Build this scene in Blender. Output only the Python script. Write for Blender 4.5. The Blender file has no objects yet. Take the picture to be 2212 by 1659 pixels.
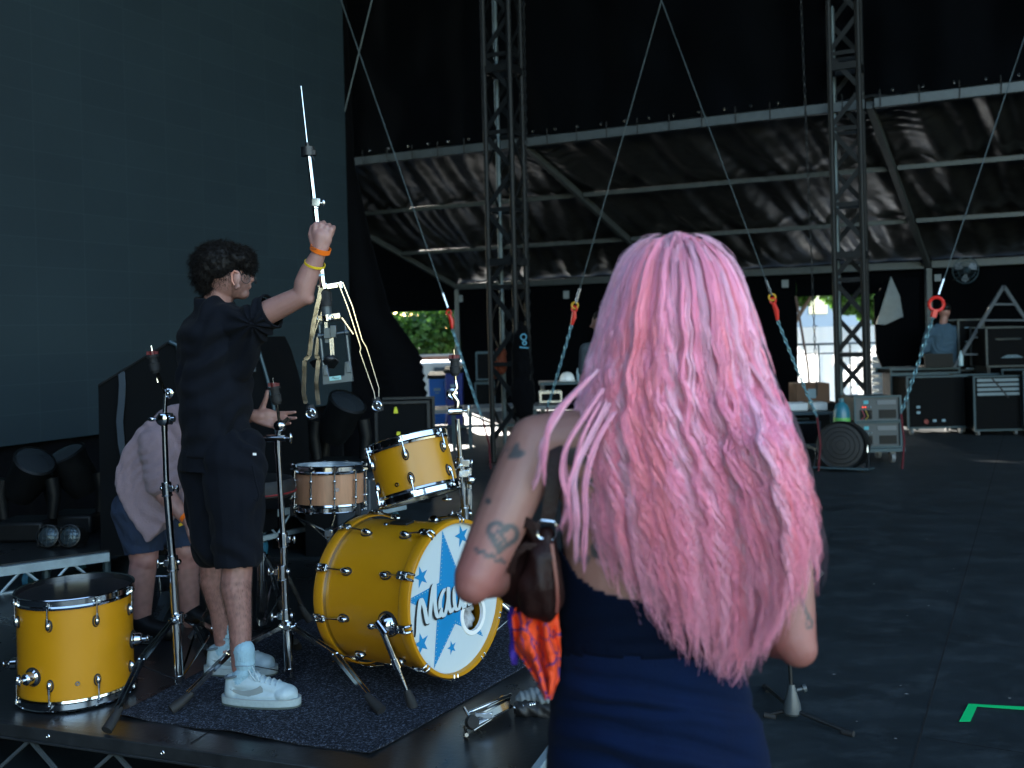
import bpy, bmesh, math, random
import numpy as np
from mathutils import Vector, Matrix, noise
from mathutils.bvhtree import BVHTree
random.seed(7); rng = np.random.default_rng(11)
R = math.radians
S = bpy.context.scene
COL = S.collection
# ---------------------------------------------------------------- camera
CAMZ = 1.64; F = 2150.8; ROLL = R(1.4)
cam = bpy.data.cameras.new('camera'); camo = bpy.data.objects.new('camera', cam); COL.objects.link(camo)
camo.location = (0, 0, CAMZ)
camo.rotation_euler = (R(90), ROLL, 0)
cam.lens = 35; cam.sensor_width = 36; cam.shift_y = -0.0518
cam.clip_end = 2000; cam.clip_start = .05
cam.dof.use_dof = True; cam.dof.focus_distance = 3.8; cam.dof.aperture_fstop = 3.2
S.camera = camo
# ---------------------------------------------------------------- world, sun, exposure
SUNEL, SUNAZ = R(20), R(-13)          # azimuth measured from +Y towards +X
world = bpy.data.worlds.new('World'); S.world = world; world.use_nodes = True
nt = world.node_tree; bg = nt.nodes['Background']
sky = nt.nodes.new('ShaderNodeTexSky'); sky.sky_type = 'NISHITA'; sky.sun_disc = False
sky.sun_elevation = SUNEL; sky.sun_rotation = SUNAZ
sky.air_density = 1.3; sky.ozone_density = 2.0; sky.dust_density = .6
nt.links.new(sky.outputs[0], bg.inputs[0]); bg.inputs[1].default_value = .15
sl = bpy.data.lights.new('sun', 'SUN'); sl.energy = 4.2; sl.angle = R(.5); sl.color = (1, .94, .85)
so = bpy.data.objects.new('sun', sl); COL.objects.link(so)
sd = Vector((math.sin(SUNAZ) * math.cos(SUNEL), math.cos(SUNAZ) * math.cos(SUNEL), math.sin(SUNEL)))
so.rotation_euler = sd.to_track_quat('Z', 'Y').to_euler()
S.view_settings.view_transform = 'Standard'; S.view_settings.look = 'None'
S.view_settings.gamma = 1; S.view_settings.use_curve_mapping = False
S.view_settings.exposure = 2.75
S.cycles.max_bounces = 8; S.cycles.diffuse_bounces = 4; S.cycles.glossy_bounces = 4
S.cycles.caustics_reflective = False; S.cycles.caustics_refractive = False
S.cycles.use_denoising = True

# ---------------------------------------------------------------- pixel helpers (a point at a true distance)
CA, SA = math.cos(ROLL), math.sin(ROLL)
def T(x, y):
    dx, dy = x - 1106, -(y - 715)
    return dx * CA + dy * SA, -dx * SA + dy * CA
def P(x, y, Y):
    tx, ty = T(x, y)
    return Vector((tx / F * Y, Y, CAMZ + ty / F * Y))
def G(x, y, z=0.0):
    tx, ty = T(x, y); Y = (z - CAMZ) * F / ty
    return Vector((tx / F * Y, Y, z))
def V(*a): return Vector(a)

# ---------------------------------------------------------------- materials
MATS = {}
def mat(name, col, rough=.5, metal=0., bump=0., bscale=50., var=0., vscale=5., spec=.5, attr=None, sheen=0., coat=0., stretch=None, emis=None, sss=0.):
    if name in MATS: return MATS[name]
    m = bpy.data.materials.new(name); m.use_nodes = True; n = m.node_tree.nodes; l = m.node_tree.links
    b = n['Principled BSDF']
    b.inputs['Base Color'].default_value = (*col, 1); b.inputs['Roughness'].default_value = rough
    b.inputs['Metallic'].default_value = metal; b.inputs['Specular IOR Level'].default_value = spec
    if sheen: b.inputs['Sheen Weight'].default_value = sheen
    if coat: b.inputs['Coat Weight'].default_value = coat; b.inputs['Coat Roughness'].default_value = .15
    if sss: b.inputs['Subsurface Weight'].default_value = sss; b.inputs['Subsurface Radius'].default_value = (.012, .005, .003); b.inputs['Subsurface Scale'].default_value = 1
    tc = n.new('ShaderNodeTexCoord'); mp = n.new('ShaderNodeMapping'); l.new(tc.outputs['Object'], mp.inputs[0])
    if stretch: mp.inputs['Scale'].default_value = stretch
    base = None
    if attr:
        a = n.new('ShaderNodeAttribute'); a.attribute_name = attr; base = a.outputs['Color']
    if var:
        t = n.new('ShaderNodeTexNoise'); t.inputs['Scale'].default_value = vscale; t.inputs['Detail'].default_value = 6
        t.inputs['Roughness'].default_value = .65
        l.new(mp.outputs[0], t.inputs[0])
        cr = n.new('ShaderNodeMapRange'); cr.inputs['From Min'].default_value = .3; cr.inputs['From Max'].default_value = .7
        cr.inputs['To Min'].default_value = 1 - var; cr.inputs['To Max'].default_value = 1 + var
        l.new(t.outputs[0], cr.inputs[0])
        mx = n.new('ShaderNodeVectorMath'); mx.operation = 'SCALE'
        if base: l.new(base, mx.inputs[0])
        else: mx.inputs[0].default_value = col
        l.new(cr.outputs[0], mx.inputs['Scale']); base = mx.outputs[0]
        rr = n.new('ShaderNodeMapRange'); rr.inputs['To Min'].default_value = max(.02, rough - .12); rr.inputs['To Max'].default_value = min(1, rough + .12)
        l.new(t.outputs[0], rr.inputs[0]); l.new(rr.outputs[0], b.inputs['Roughness'])
    if base: l.new(base, b.inputs['Base Color'])
    if bump:
        t2 = n.new('ShaderNodeTexNoise'); t2.inputs['Scale'].default_value = bscale; t2.inputs['Detail'].default_value = 4
        l.new(mp.outputs[0], t2.inputs[0])
        bp = n.new('ShaderNodeBump'); bp.inputs['Strength'].default_value = bump; bp.inputs['Distance'].default_value = .01
        l.new(t2.outputs[0], bp.inputs['Height']); l.new(bp.outputs[0], b.inputs['Normal'])
    if emis: b.inputs['Emission Color'].default_value = (*emis[0], 1); b.inputs['Emission Strength'].default_value = emis[1]
    MATS[name] = m; return m

chrome = mat('chrome', (.55, .56, .57), .08, 1, var=.06, vscale=30)
chromed = mat('chrome_dull', (.55, .56, .57), .22, 1, var=.1, vscale=20)
steel = mat('galvanised_steel', (.09, .115, .125), .5, .7, var=.2, vscale=9)
alu = mat('aluminium', (.075, .09, .10), .5, .4, var=.15, vscale=12, bump=.05)
blackm = mat('black_metal', (.008, .009, .010), .45, 0, var=.3, vscale=8)
blackp = mat('black_plastic', (.004, .0045, .005), .5, spec=.2, var=.25, vscale=14)
rubber = mat('black_rubber', (.01, .01, .011), .75, bump=.2, bscale=90)
yellow = mat('yellow_satin_lacquer', (.47, .205, .003), .38, var=.05, vscale=3, bump=.03, bscale=160, coat=.15)
headw = mat('white_drum_head', (.49, .56, .59), .45, var=.03)
headb = mat('black_drum_head', (.008, .008, .01), .5, var=.2, spec=.3)
bluep = mat('blue_print', (.0, .19, .43), .45, var=.04)
blackink = mat('black_print', (.012, .012, .014), .5)
wood = mat('pale_maple', (.42, .21, .12), .38, var=.18, vscale=6, stretch=(14, 14, 1.2))
fabricb = mat('black_drape_cloth', (.002, .0022, .003), .9, spec=.06, var=.3, vscale=3, sheen=.02)
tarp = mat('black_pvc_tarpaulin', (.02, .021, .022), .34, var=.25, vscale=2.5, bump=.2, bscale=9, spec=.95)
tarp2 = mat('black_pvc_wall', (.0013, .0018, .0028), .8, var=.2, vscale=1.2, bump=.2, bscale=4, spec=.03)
leather = mat('brown_leather', (.014, .0042, .0036), .52, var=.3, vscale=25, bump=.25, bscale=120, spec=.2)
railb = mat('lit_rail', (.3, .38, .42), .45, .4, var=.2, vscale=8)  # aluminium made paler, the light it catches is in the colour
white_paint = mat('white_paint', (.78, .78, .76), .5, var=.06)
paper = mat('white_paper', (.7, .7, .7), .8)
orange = mat('orange_band', (.9, .17, .01), .5, var=.05)
yband = mat('yellow_band', (.75, .5, .02), .6, var=.2, vscale=120)
red = mat('red_paint', (.65, .02, .012), .4, var=.1)
chainm = mat('blue_zinc_chain', (.12, .24, .3), .4, .7, var=.25, vscale=40)
casem = mat('black_case_laminate', (.0018, .0024, .0032), .7, var=.3, vscale=5, spec=.1)
glassy = mat('grey_glass', (.3, .36, .4), .06, .6)
binb = mat('blue_bin_plastic', (.01, .14, .5), .5, var=.1)
binb2 = mat('dark_blue_bin_plastic', (.006, .02, .18), .5, var=.1)

# ---------------------------------------------------------------- mesh builder
class MB:
    def __init__(s): s.v = []; s.f = []; s.m = []; s.mi = 0
    def add(s, vs, fs):
        o = len(s.v); s.v += [Vector(v) for v in vs]
        for f in fs: s.f.append([i + o for i in f]); s.m.append(s.mi)
        return s
    def box(s, c, d, rot=None):
        c = Vector(c); h = Vector(d) / 2; vs = []
        for x in (-1, 1):
            for y in (-1, 1):
                for z in (-1, 1):
                    p = Vector((x * h.x, y * h.y, z * h.z))
                    if rot is not None: p = rot @ p
                    vs.append(c + p)
        return s.add(vs, [(0, 1, 3, 2), (4, 6, 7, 5), (0, 4, 5, 1), (2, 3, 7, 6), (0, 2, 6, 4), (1, 5, 7, 3)])
    def bar(s, a, b, w, t, up=(0, 0, 1)):
        a, b = Vector(a), Vector(b); d = (b - a); L = d.length; d = d.normalized()
        sdv = d.cross(Vector(up))
        if sdv.length < 1e-4: sdv = d.cross(Vector((0, 1, 0)))
        sdv.normalize(); u = sdv.cross(d)
        M = Matrix((sdv, d, u)).transposed()
        return s.box((a + b) / 2, (w, L, t), M)
    def tube(s, pts, r, n=8, cap=True, closed=False):
        pts = [Vector(p) for p in pts]; k = len(pts)
        rr = r if isinstance(r, (list, tuple)) else [r] * k
        ups = None; vs = []; fs = []
        for i, p in enumerate(pts):
            if closed: d = pts[(i + 1) % k] - pts[i - 1]
            else: d = pts[min(i + 1, k - 1)] - pts[max(i - 1, 0)]
            d = d.normalized() if d.length > 1e-9 else Vector((0, 0, 1))
            if ups is None:
                ups = d.cross(Vector((0, 0, 1)) if abs(d.z) < .9 else Vector((1, 0, 0))).normalized()
            ups = (ups - d * ups.dot(d)).normalized(); w = d.cross(ups)
            for j in range(n):
                a = 2 * math.pi * j / n
                vs.append(p + (ups * math.cos(a) + w * math.sin(a)) * rr[i])
        for i in range(k if closed else k - 1):
            i2 = (i + 1) % k
            for j in range(n):
                fs.append((i * n + j, i * n + (j + 1) % n, i2 * n + (j + 1) % n, i2 * n + j))
        if cap and not closed:
            fs.append(tuple(range(n))[::-1]); fs.append(tuple((k - 1) * n + j for j in range(n)))
        return s.add(vs, fs)
    def lathe(s, prof, M=None, n=48, cap=False, closed=False):
        vs = []; fs = []; k = len(prof)
        for (r, z) in prof:
            for j in range(n):
                a = 2 * math.pi * j / n; p = Vector((r * math.cos(a), r * math.sin(a), z))
                vs.append(M @ p if M is not None else p)
        for i in range(k if closed else k - 1):
            i2 = (i + 1) % k
            for j in range(n):
                fs.append((i * n + j, i * n + (j + 1) % n, i2 * n + (j + 1) % n, i2 * n + j))
        if cap: fs.append(tuple(range(n))[::-1]); fs.append(tuple((k - 1) * n + j for j in range(n)))
        return s.add(vs, fs)
    def ell(s, c, r, rot=None, nu=14, nv=9):
        c = Vector(c); vs = []; fs = []
        for i in range(nv + 1):
            t = math.pi * i / nv
            for j in range(nu):
                a = 2 * math.pi * j / nu
                p = Vector((r[0] * math.sin(t) * math.cos(a), r[1] * math.sin(t) * math.sin(a), r[2] * math.cos(t)))
                if rot is not None: p = rot @ p
                vs.append(c + p)
        for i in range(nv):
            for j in range(nu):
                fs.append((i * nu + j, (i + 1) * nu + j, (i + 1) * nu + (j + 1) % nu, i * nu + (j + 1) % nu))
        return s.add(vs, fs)
    def prism(s, poly, off):
        k = len(poly); off = Vector(off)
        vs = [Vector(p) for p in poly] + [Vector(p) + off for p in poly]
        fs = [tuple(range(k)), tuple(range(2 * k - 1, k - 1, -1))]
        for i in range(k): fs.append((i, i + k, (i + 1) % k + k, (i + 1) % k))
        return s.add(vs, fs)
    def torus(s, c, R_, r, ax=(0, 0, 1), n=20, m=7, sx=1., lo=None):
        q = Vector((0, 0, 1)).rotation_difference(Vector(ax)).to_matrix()
        pts = [Vector(c) + q @ Vector((R_ * sx * math.cos(2 * math.pi * i / n), R_ * math.sin(2 * math.pi * i / n), 0)) for i in range(n)]
        return s.tube(pts, r, m, closed=True)
    def xf(s, M): s.v = [M @ v for v in s.v]; return s

def origin(o):
    v = Vector((0, 0, 0))
    while o is not None: v += o.location; o = o.parent
    return v
def link(name, me, parent=None, mats=()):
    o = bpy.data.objects.new(name, me); COL.objects.link(o)
    for m in mats: me.materials.append(m)
    if parent is not None: o.parent = parent
    return o
def part(name, mb, m, parent=None, bev=0, smooth=True, label=None, ang=38):
    me = bpy.data.meshes.new(name); off = origin(parent)
    me.from_pydata([tuple(v - off) for v in mb.v], [], mb.f); me.update()
    ms = m if isinstance(m, (list, tuple)) else [m]
    o = link(name, me, parent, ms)
    me.polygons.foreach_set('material_index', mb.m)
    bm = bmesh.new(); bm.from_mesh(me); bmesh.ops.recalc_face_normals(bm, faces=bm.faces); bm.to_mesh(me); bm.free()
    if smooth:
        me.polygons.foreach_set('use_smooth', [True] * len(me.polygons)); me.set_sharp_from_angle(angle=R(ang))
    if bev:
        b = o.modifiers.new('bevel', 'BEVEL'); b.width = bev; b.segments = 2; b.limit_method = 'ANGLE'; b.angle_limit = R(40)
    if label: o['label'] = label
    return o
def thing(name, label, cat, loc=(0, 0, 0), group=None):
    o = bpy.data.objects.new(name, None); COL.objects.link(o); o.location = loc; o.empty_display_size = .1
    o['label'] = label; o['category'] = cat
    if group: o['group'] = group
    return o
def tag(o, label, cat, group=None, kind=None):
    o['label'] = label; o['category'] = cat
    if group: o['group'] = group
    if kind: o['kind'] = kind
    return o
def struct(name, mb, m, **k):
    o = part(name, mb, m, None, **k); o['kind'] = 'structure'; return o
def single(name, mb, m, label, cat, group=None, **k):
    return tag(part(name, mb, m, None, **k), label, cat, group)
def copytree(o, loc, label, rotz=None):
    c = o.copy(); COL.objects.link(c); c.location = loc; c['label'] = label
    if rotz is not None: c.rotation_euler = (0, 0, rotz)
    for ch in o.children:
        d = ch.copy(); COL.objects.link(d); d.parent = c
        for g in ch.children:
            e = g.copy(); COL.objects.link(e); e.parent = d
    return c
def textmesh(name, s, size, M, m, parent, ext=.0006, shear=0.):
    cu = bpy.data.curves.new(name, 'FONT'); cu.body = s; cu.size = size; cu.extrude = ext; cu.shear = shear
    cu.align_x = 'CENTER'; cu.align_y = 'CENTER'
    t = bpy.data.objects.new(name, cu); COL.objects.link(t)
    dg = bpy.context.evaluated_depsgraph_get(); me = bpy.data.meshes.new_from_object(t.evaluated_get(dg))
    bpy.data.objects.remove(t)
    me.transform(Matrix.Translation(-origin(parent)) @ M)
    o = link(name, me, parent, []); me.materials.clear(); me.materials.append(m)
    return o

# ---------------------------------------------------------------- continuous bodies: joined volumes, remeshed to one skin
class Blob:
    def __init__(s): s.mb = MB()
    def cap(s, a, b, ra, rb=None, n=16):
        rb = ra if rb is None else rb
        a, b = Vector(a), Vector(b); d = b - a; L = max(d.length, 1e-5)
        q = Vector((0, 0, 1)).rotation_difference(d.normalized()).to_matrix().to_4x4()
        prof = [(max(1e-4, ra * math.sin(t)), -ra * math.cos(t)) for t in [math.pi / 2 * i / 5 for i in range(6)]]
        prof += [(max(1e-4, rb * math.cos(t)), L + rb * math.sin(t)) for t in [math.pi / 2 * i / 5 for i in range(6)]]
        s.mb.lathe(prof, Matrix.Translation(a) @ q, n, cap=True); return s
    def chain(s, pts, rs):
        for i in range(len(pts) - 1): s.cap(pts[i], pts[i + 1], rs[i], rs[i + 1])
        return s
    def ell(s, c, r, rot=None): s.mb.ell(c, r, rot, 20, 12); return s
    def loft(s, secs, n=28):
        # secs: (centre, a, b, yaw) horizontal ellipses
        vs = []; fs = []
        for (c, a, b, yaw) in secs:
            c = Vector(c)
            for j in range(n):
                t = 2 * math.pi * j / n; x, y = a * math.cos(t), b * math.sin(t)
                vs.append(c + Vector((x * math.cos(yaw) - y * math.sin(yaw), x * math.sin(yaw) + y * math.cos(yaw), 0)))
        for i in range(len(secs) - 1):
            for j in range(n): fs.append((i * n + j, i * n + (j + 1) % n, (i + 1) * n + (j + 1) % n, (i + 1) * n + j))
        fs.append(tuple(range(n))[::-1]); fs.append(tuple((len(secs) - 1) * n + j for j in range(n)))
        s.mb.add(vs, fs); return s
    def finish(s, name, m, parent, voxel=.006, smooth=4, disp=None, color=None, keep=None, thick=0, label=None):
        me = bpy.data.meshes.new(name); me.from_pydata([tuple(v) for v in s.mb.v], [], s.mb.f)
        bm = bmesh.new(); bm.from_mesh(me); bmesh.ops.recalc_face_normals(bm, faces=bm.faces); bm.to_mesh(me); bm.free()
        t = bpy.data.objects.new('tmp', me); COL.objects.link(t)
        r = t.modifiers.new('r', 'REMESH'); r.mode = 'VOXEL'; r.voxel_size = voxel
        if smooth: q = t.modifiers.new('s', 'SMOOTH'); q.iterations = smooth; q.factor = .6
        dg = bpy.context.evaluated_depsgraph_get(); out = bpy.data.meshes.new_from_object(t.evaluated_get(dg))
        bpy.data.objects.remove(t); bpy.data.meshes.remove(me)
        out.name = name; nv = len(out.vertices)
        co = np.empty(nv * 3); out.vertices.foreach_get('co', co); co = co.reshape(-1, 3)
        if disp:
            no = np.empty(nv * 3); out.vertices.foreach_get('normal', no); no = no.reshape(-1, 3)
            d = np.array([disp(Vector(p), Vector(q)) for p, q in zip(co, no)]); co = co + no * d[:, None]
        if color:
            a = out.color_attributes.new('tint', 'FLOAT_COLOR', 'POINT')
            cc = np.ones((nv, 4)); cc[:, :3] = [color(Vector(p)) for p in co]; a.data.foreach_set('color', cc.ravel())
        off = origin(parent); w = co.copy(); co = co - np.array(off)
        out.vertices.foreach_set('co', co.ravel()); out.update()
        if keep:
            bm = bmesh.new(); bm.from_mesh(out); bm.verts.ensure_lookup_table()
            dead = [v for v in bm.verts if not keep(Vector(w[v.index]))]
            bmesh.ops.delete(bm, geom=dead, context='VERTS'); bm.to_mesh(out); bm.free()
        out.polygons.foreach_set('use_smooth', [True] * len(out.polygons))
        out.materials.clear()
        o = link(name, out, parent, [m])
        if thick:
            so_ = o.modifiers.new('thick', 'SOLIDIFY'); so_.thickness = thick; so_.offset = 1
        if label: o['label'] = label
        return o
def fbm(p, sc, o=3):
    return noise.fractal(p * sc, 1.0, 2.0, o)
def drape(folds, amp, nz=.0):
    "garment relief: list of (axis vector, wavelength) pulls plus noise"
    def f(p, n):
        d = 0
        for ax, wl, am in folds:
            ph = p.dot(ax) / wl + 1.6 * noise.noise(p * 5)
            d += am * (math.sin(ph * 6.283) * (.5 + .5 * noise.noise(p * 4 + Vector((9, 3, 1)))))
        return d + amp * noise.noise(p * 9) + nz * noise.noise(p * 40)
    return f
def finger(bl, base, f, n, lens, rads, bends):
    p = Vector(base); d = Vector(f).normalized(); n = Vector(n).normalized(); ax = d.cross(n).normalized()
    for i, L in enumerate(lens):
        d = Matrix.Rotation(bends[i], 3, ax) @ d
        q = p + d * L; bl.cap(p, q, rads[i], rads[i + 1], 10); p = q
    return p
def hand(bl, w, f, n, s, bends=((.3, .4, .3),) * 4, thumb=((0, .2, .2)), tdir=None, sc=1., spread=.06):
    "wrist w, f towards the knuckles, n the way the palm faces, s towards the thumb"
    w, f, n, s = Vector(w), Vector(f).normalized(), Vector(n).normalized(), Vector(s).normalized()
    for k, o in enumerate((.028, .010, -.010, -.027)):
        kn = w + f * (.088 - .004 * abs(k - 1)) * sc + s * o * sc
        bl.cap(w + f * .012 * sc + s * o * .6 * sc, kn, .0145 * sc, .0115 * sc, 12)
        ln = [(.042, .026, .02), (.047, .03, .021), (.043, .028, .021), (.034, .021, .018)][k]
        ff = (f + s * spread * (1.5 - k)).normalized()
        finger(bl, kn, ff, n, [x * sc for x in ln], [x * sc for x in (.0098, .009, .0082, .0068)], bends[k])
    td = Vector(tdir).normalized() if tdir is not None else (s * .75 + f * .6 + n * .15).normalized()
    b0 = w + f * .022 * sc + s * .02 * sc
    bl.cap(b0, b0 + td * .035 * sc, .015 * sc, .012 * sc, 12)
    finger(bl, b0 + td * .035 * sc, td, (f * .7 + n * .5 - s * .3), [.03 * sc, .027 * sc], [.0118 * sc, .0105 * sc, .008 * sc], thumb)
def grid(name, fn, nu, nv, m, parent=None, thick=0):
    vs = [fn(i / nu, j / nv) for j in range(nv + 1) for i in range(nu + 1)]
    fs = [(j * (nu + 1) + i, j * (nu + 1) + i + 1, (j + 1) * (nu + 1) + i + 1, (j + 1) * (nu + 1) + i) for j in range(nv) for i in range(nu)]
    me = bpy.data.meshes.new(name); off = origin(parent); me.from_pydata([tuple(Vector(v) - off) for v in vs], [], fs); me.update()
    me.polygons.foreach_set('use_smooth', [True] * len(me.polygons))
    o = link(name, me, parent, [m])
    if thick: q = o.modifiers.new('thick', 'SOLIDIFY'); q.thickness = thick
    return o
def interp(x, xs, ys): return float(np.interp(x, xs, ys))
# ================================================================ SETTING
def node_floor():
    m = mat('stage_floor_ply', (.015, .021, .0245), .58, var=.35, vscale=2.2, bump=.12, bscale=220, spec=.35)
    n = m.node_tree.nodes; l = m.node_tree.links; b = n['Principled BSDF']
    tc = n.new('ShaderNodeTexCoord'); mp = n.new('ShaderNodeMapping'); l.new(tc.outputs['Object'], mp.inputs[0])
    # long faint scuffs, real dirt and wear of the boards
    mp.inputs['Scale'].default_value = (1.2, 1.8, 1); mp.inputs['Rotation'].default_value = (0, 0, R(6))
    t = n.new('ShaderNodeTexNoise'); t.inputs['Scale'].default_value = 2.5; t.inputs['Detail'].default_value = 9; t.inputs['Roughness'].default_value = .75
    l.new(mp.outputs[0], t.inputs[0])
    cr = n.new('ShaderNodeValToRGB'); cr.color_ramp.elements[0].position = .5; cr.color_ramp.elements[1].position = .72
    cr.color_ramp.elements[0].color = (0, 0, 0, 1); cr.color_ramp.elements[1].color = (1, 1, 1, 1); l.new(t.outputs[0], cr.inputs[0])
    old = b.inputs['Base Color'].links[0].from_socket
    mx = n.new('ShaderNodeMix'); mx.data_type = 'RGBA'; mx.inputs['B'].default_value = (.042, .052, .057, 1)
    l.new(cr.outputs[0], mx.inputs['Factor']); l.new(old, mx.inputs['A']); l.new(mx.outputs['Result'], b.inputs['Base Color'])
    return m
mfloor = node_floor()
mgravel = mat('sunlit_concrete', (.3, .29, .27), .85, var=.2, vscale=.6, bump=.3, bscale=30)
mapron = mat('trodden_field', (.1, .1, .08), .9, var=.3, vscale=.5, bump=.3, bscale=20)
mgrass = mat('field_grass', (.09, .11, .04), .9, var=.3, vscale=.4, bump=.4, bscale=20)
# one ground sheet to the horizon, the service yard behind the tent, and the raised stage floor
struct('ground', MB().add([(-400, -400, -1.2), (400, -400, -1.2), (400, 400, -1.2), (-400, 400, -1.2)], [(0, 1, 2, 3)]), mgrass)
struct('service_yard', MB().add([(-30, 14, -1.19), (40, 14, -1.19), (40, 60, -1.19), (-30, 60, -1.19)], [(0, 1, 2, 3)]), mgravel)
struct('front_of_stage_ground', MB().add([(-40, -60, -1.185), (60, -60, -1.185), (60, 13.9, -1.185), (-40, 13.9, -1.185)], [(0, 1, 2, 3)]), mapron)

def wl(Y0, x, y=650.):
    tx = T(x, y)[0] / F; Y = Y0 / (1 + .47 * tx); return tx * Y, Y
RZ, EZ = CAMZ + .187 * 15, CAMZ + .047 * 20.5
def rid(x, dz=0, dy=0): X, Y = wl(15, x, 300); return V(X, Y + dy, RZ + dz)
def eav(x, dz=0, dy=0): X, Y = wl(20.5, x, 600); return V(X, Y + dy, EZ + dz)
ND = V(.425, .905, 0)          # away from the camera, square to the wing wall
LD = V(.905, -.425, 0)
e0, e1 = eav(500) + ND * 1.4, eav(3200) + ND * 1.4
struct('stage_floor', MB().prism([(-14, -7, 0), (11, -7, 0), (13.5, 12.8, 0), (e1.x, e1.y, 0), (e0.x, e0.y, 0), (-14, 22, 0)][::1], (0, 0, -.14)), mfloor, smooth=False)
# board seams
d = V(.466, .885, 0); nrm = V(.885, -.466, 0); mseam = mat('floor_seam', (.006, .006, .007), .8)
mb = MB(); p0 = V(1.43, 3.66, .0015)
for k in (-1, 0, 1, 2):
    a = p0 + nrm * 2.44 * k - d * 6; b = a + d * 20
    w = .0035; mb.add([a - nrm * w, a + nrm * w, b + nrm * w, b - nrm * w], [(0, 1, 2, 3)])
for k in range(-3, 8):
    for q in (0, 1):
        a = p0 + nrm * 2.44 * q + d * (1.35 * k + .3 + .6 * q); w = .002
        b = a + nrm * 2.42; a2 = a + nrm * .02
        mb.add([a2 - d * w, a2 + d * w, b + d * w, b - d * w], [(0, 1, 2, 3)])
o = struct('floor_seams', mb, mseam)
# bits of paper and tape litter trodden flat
mb = MB()
for i in range(90):
    x, y = random.uniform(.6, 5), random.uniform(2.6, 9); s_ = random.uniform(.002, .007); a = random.random() * 6
    mb.add([(x + s_ * math.cos(a + k * 1.57) * (1 if k % 2 else 1.8), y + s_ * math.sin(a + k * 1.57), .004 + .001 * (k % 2)) for k in range(4)], [(0, 1, 2, 3)])
o = struct('floor_litter', mb, mat('litter', (.35, .33, .3), .8)); o['kind'] = 'stuff'
tag(o, 'tiny pale scraps trodden into the dark stage floor', 'litter')
# stage roof, rear drapes (out of frame but they shade the stage)
struct('stage_roof', MB().box((-2, 9.2, 11), (26, 19.6, .3)), fabricb)
single('side_drape', MB().box((-9.5, 0, 5.5), (.15, 30, 11)), fabricb, 'tall black masking drape along the left side of the stage', 'drape')

single('light_block_right', MB().box((11.6, 8.5, 5.5), (.15, 9, 11)), fabricb, 'tall unseen black drape added to darken the right hand side of the stage', 'drape')  # added out of view to cut light reaching the wing
single('light_block_front', MB().box((-6.1, -7.2, 5.5), (7.0, .15, 11)), fabricb, 'tall unseen black drape added behind the viewer to block light from the left', 'drape')  # added out of view so light and chrome reflections come from the right
# ---------------------------------------------------------------- video wall
b0 = P(-260, 997, 6.6); zb = .79
def Gz(x, y, z): g = G(x, y, z); return g
lr = Gz(760, 869, zb); ll = Gz(0, 965, zb)
ld = (lr - ll).normalized(); ll = lr - ld * 11.5; lnrm = V(ld.y, -ld.x, 0)
mled = mat('led_screen_face', (.021, .032, .036), .72, var=.06, vscale=.8, spec=.3)
def node_led(m):
    n = m.node_tree.nodes; l = m.node_tree.links; b = n['Principled BSDF']
    tc = n.new('ShaderNodeTexCoord'); sx = n.new('ShaderNodeSeparateXYZ'); l.new(tc.outputs['Object'], sx.inputs[0])
    cb = n.new('ShaderNodeCombineXYZ'); l.new(sx.outputs['X'], cb.inputs['X']); l.new(sx.outputs['Z'], cb.inputs['Y'])
    br = n.new('ShaderNodeTexBrick'); l.new(cb.outputs[0], br.inputs[0]); br.offset = 0
    br.inputs['Scale'].default_value = 1; br.inputs['Brick Width'].default_value = .5; br.inputs['Row Height'].default_value = .25
    br.inputs['Mortar Size'].default_value = .0035; br.inputs['Mortar Smooth'].default_value = .4; br.inputs['Bias'].default_value = 0
    br.inputs['Color1'].default_value = (.0105, .0215, .029, 1); br.inputs['Color2'].default_value = (.0125, .025, .0325, 1)
    br.inputs['Mortar'].default_value = (.019, .035, .044, 1)
    wv = n.new('ShaderNodeTexWave'); wv.bands_direction = 'Z'; wv.inputs['Scale'].default_value = 36; wv.inputs['Distortion'].default_value = 0
    l.new(tc.outputs['Object'], wv.inputs[0])
    n2 = n.new('ShaderNodeTexNoise'); n2.inputs['Scale'].default_value = .45; n2.inputs['Detail'].default_value = 3; l.new(tc.outputs['Object'], n2.inputs[0])
    mr = n.new('ShaderNodeMapRange'); mr.inputs['To Min'].default_value = .75; mr.inputs['To Max'].default_value = 1.25; l.new(n2.outputs[0], mr.inputs[0])
    mw = n.new('ShaderNodeMapRange'); mw.inputs['To Min'].default_value = .9; mw.inputs['To Max'].default_value = 1.05; l.new(wv.outputs[1], mw.inputs[0])
    ml = n.new('ShaderNodeMath'); ml.operation = 'MULTIPLY'; l.new(mr.outputs[0], ml.inputs[0]); l.new(mw.outputs[0], ml.inputs[1])
    vs_ = n.new('ShaderNodeVectorMath'); vs_.operation = 'SCALE'; l.new(br.outputs[0], vs_.inputs[0]); l.new(ml.outputs[0], vs_.inputs['Scale'])
    l.new(vs_.outputs[0], b.inputs['Base Color'])
node_led(mled)
ob = part('video_wall', MB().box((5.75, .1, 4.6), (11.5, .2, 9.2)), mled, None, smooth=False)
tag(ob, 'huge switched-off grey-teal LED video wall of square tiles filling the left side', 'video wall')
ob.location = ll; ob.rotation_euler = (0, 0, math.atan2(ld.y, ld.x))
def folds(a, b, z0, z1, amp=.04, wlen=.35, seed=0, taper=None):
    a, b = Vector(a), Vector(b); dd = (b - a); L = dd.length; dd.normalize(); nn = V(dd.y, -dd.x, 0)
    def fn(u, v):
        p = a + dd * (u * L); z = z0 + (z1 - z0) * v
        w = amp * (math.sin(u * L / wlen * 6.283 + seed + 1.5 * noise.noise(V(u * L, z * .3, seed))) * .6 + noise.noise(V(u * L * 2, z * .7, seed + 5)))
        return V(p.x, p.y, 0) + nn * w + V(0, 0, z)
    return fn, L
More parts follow.
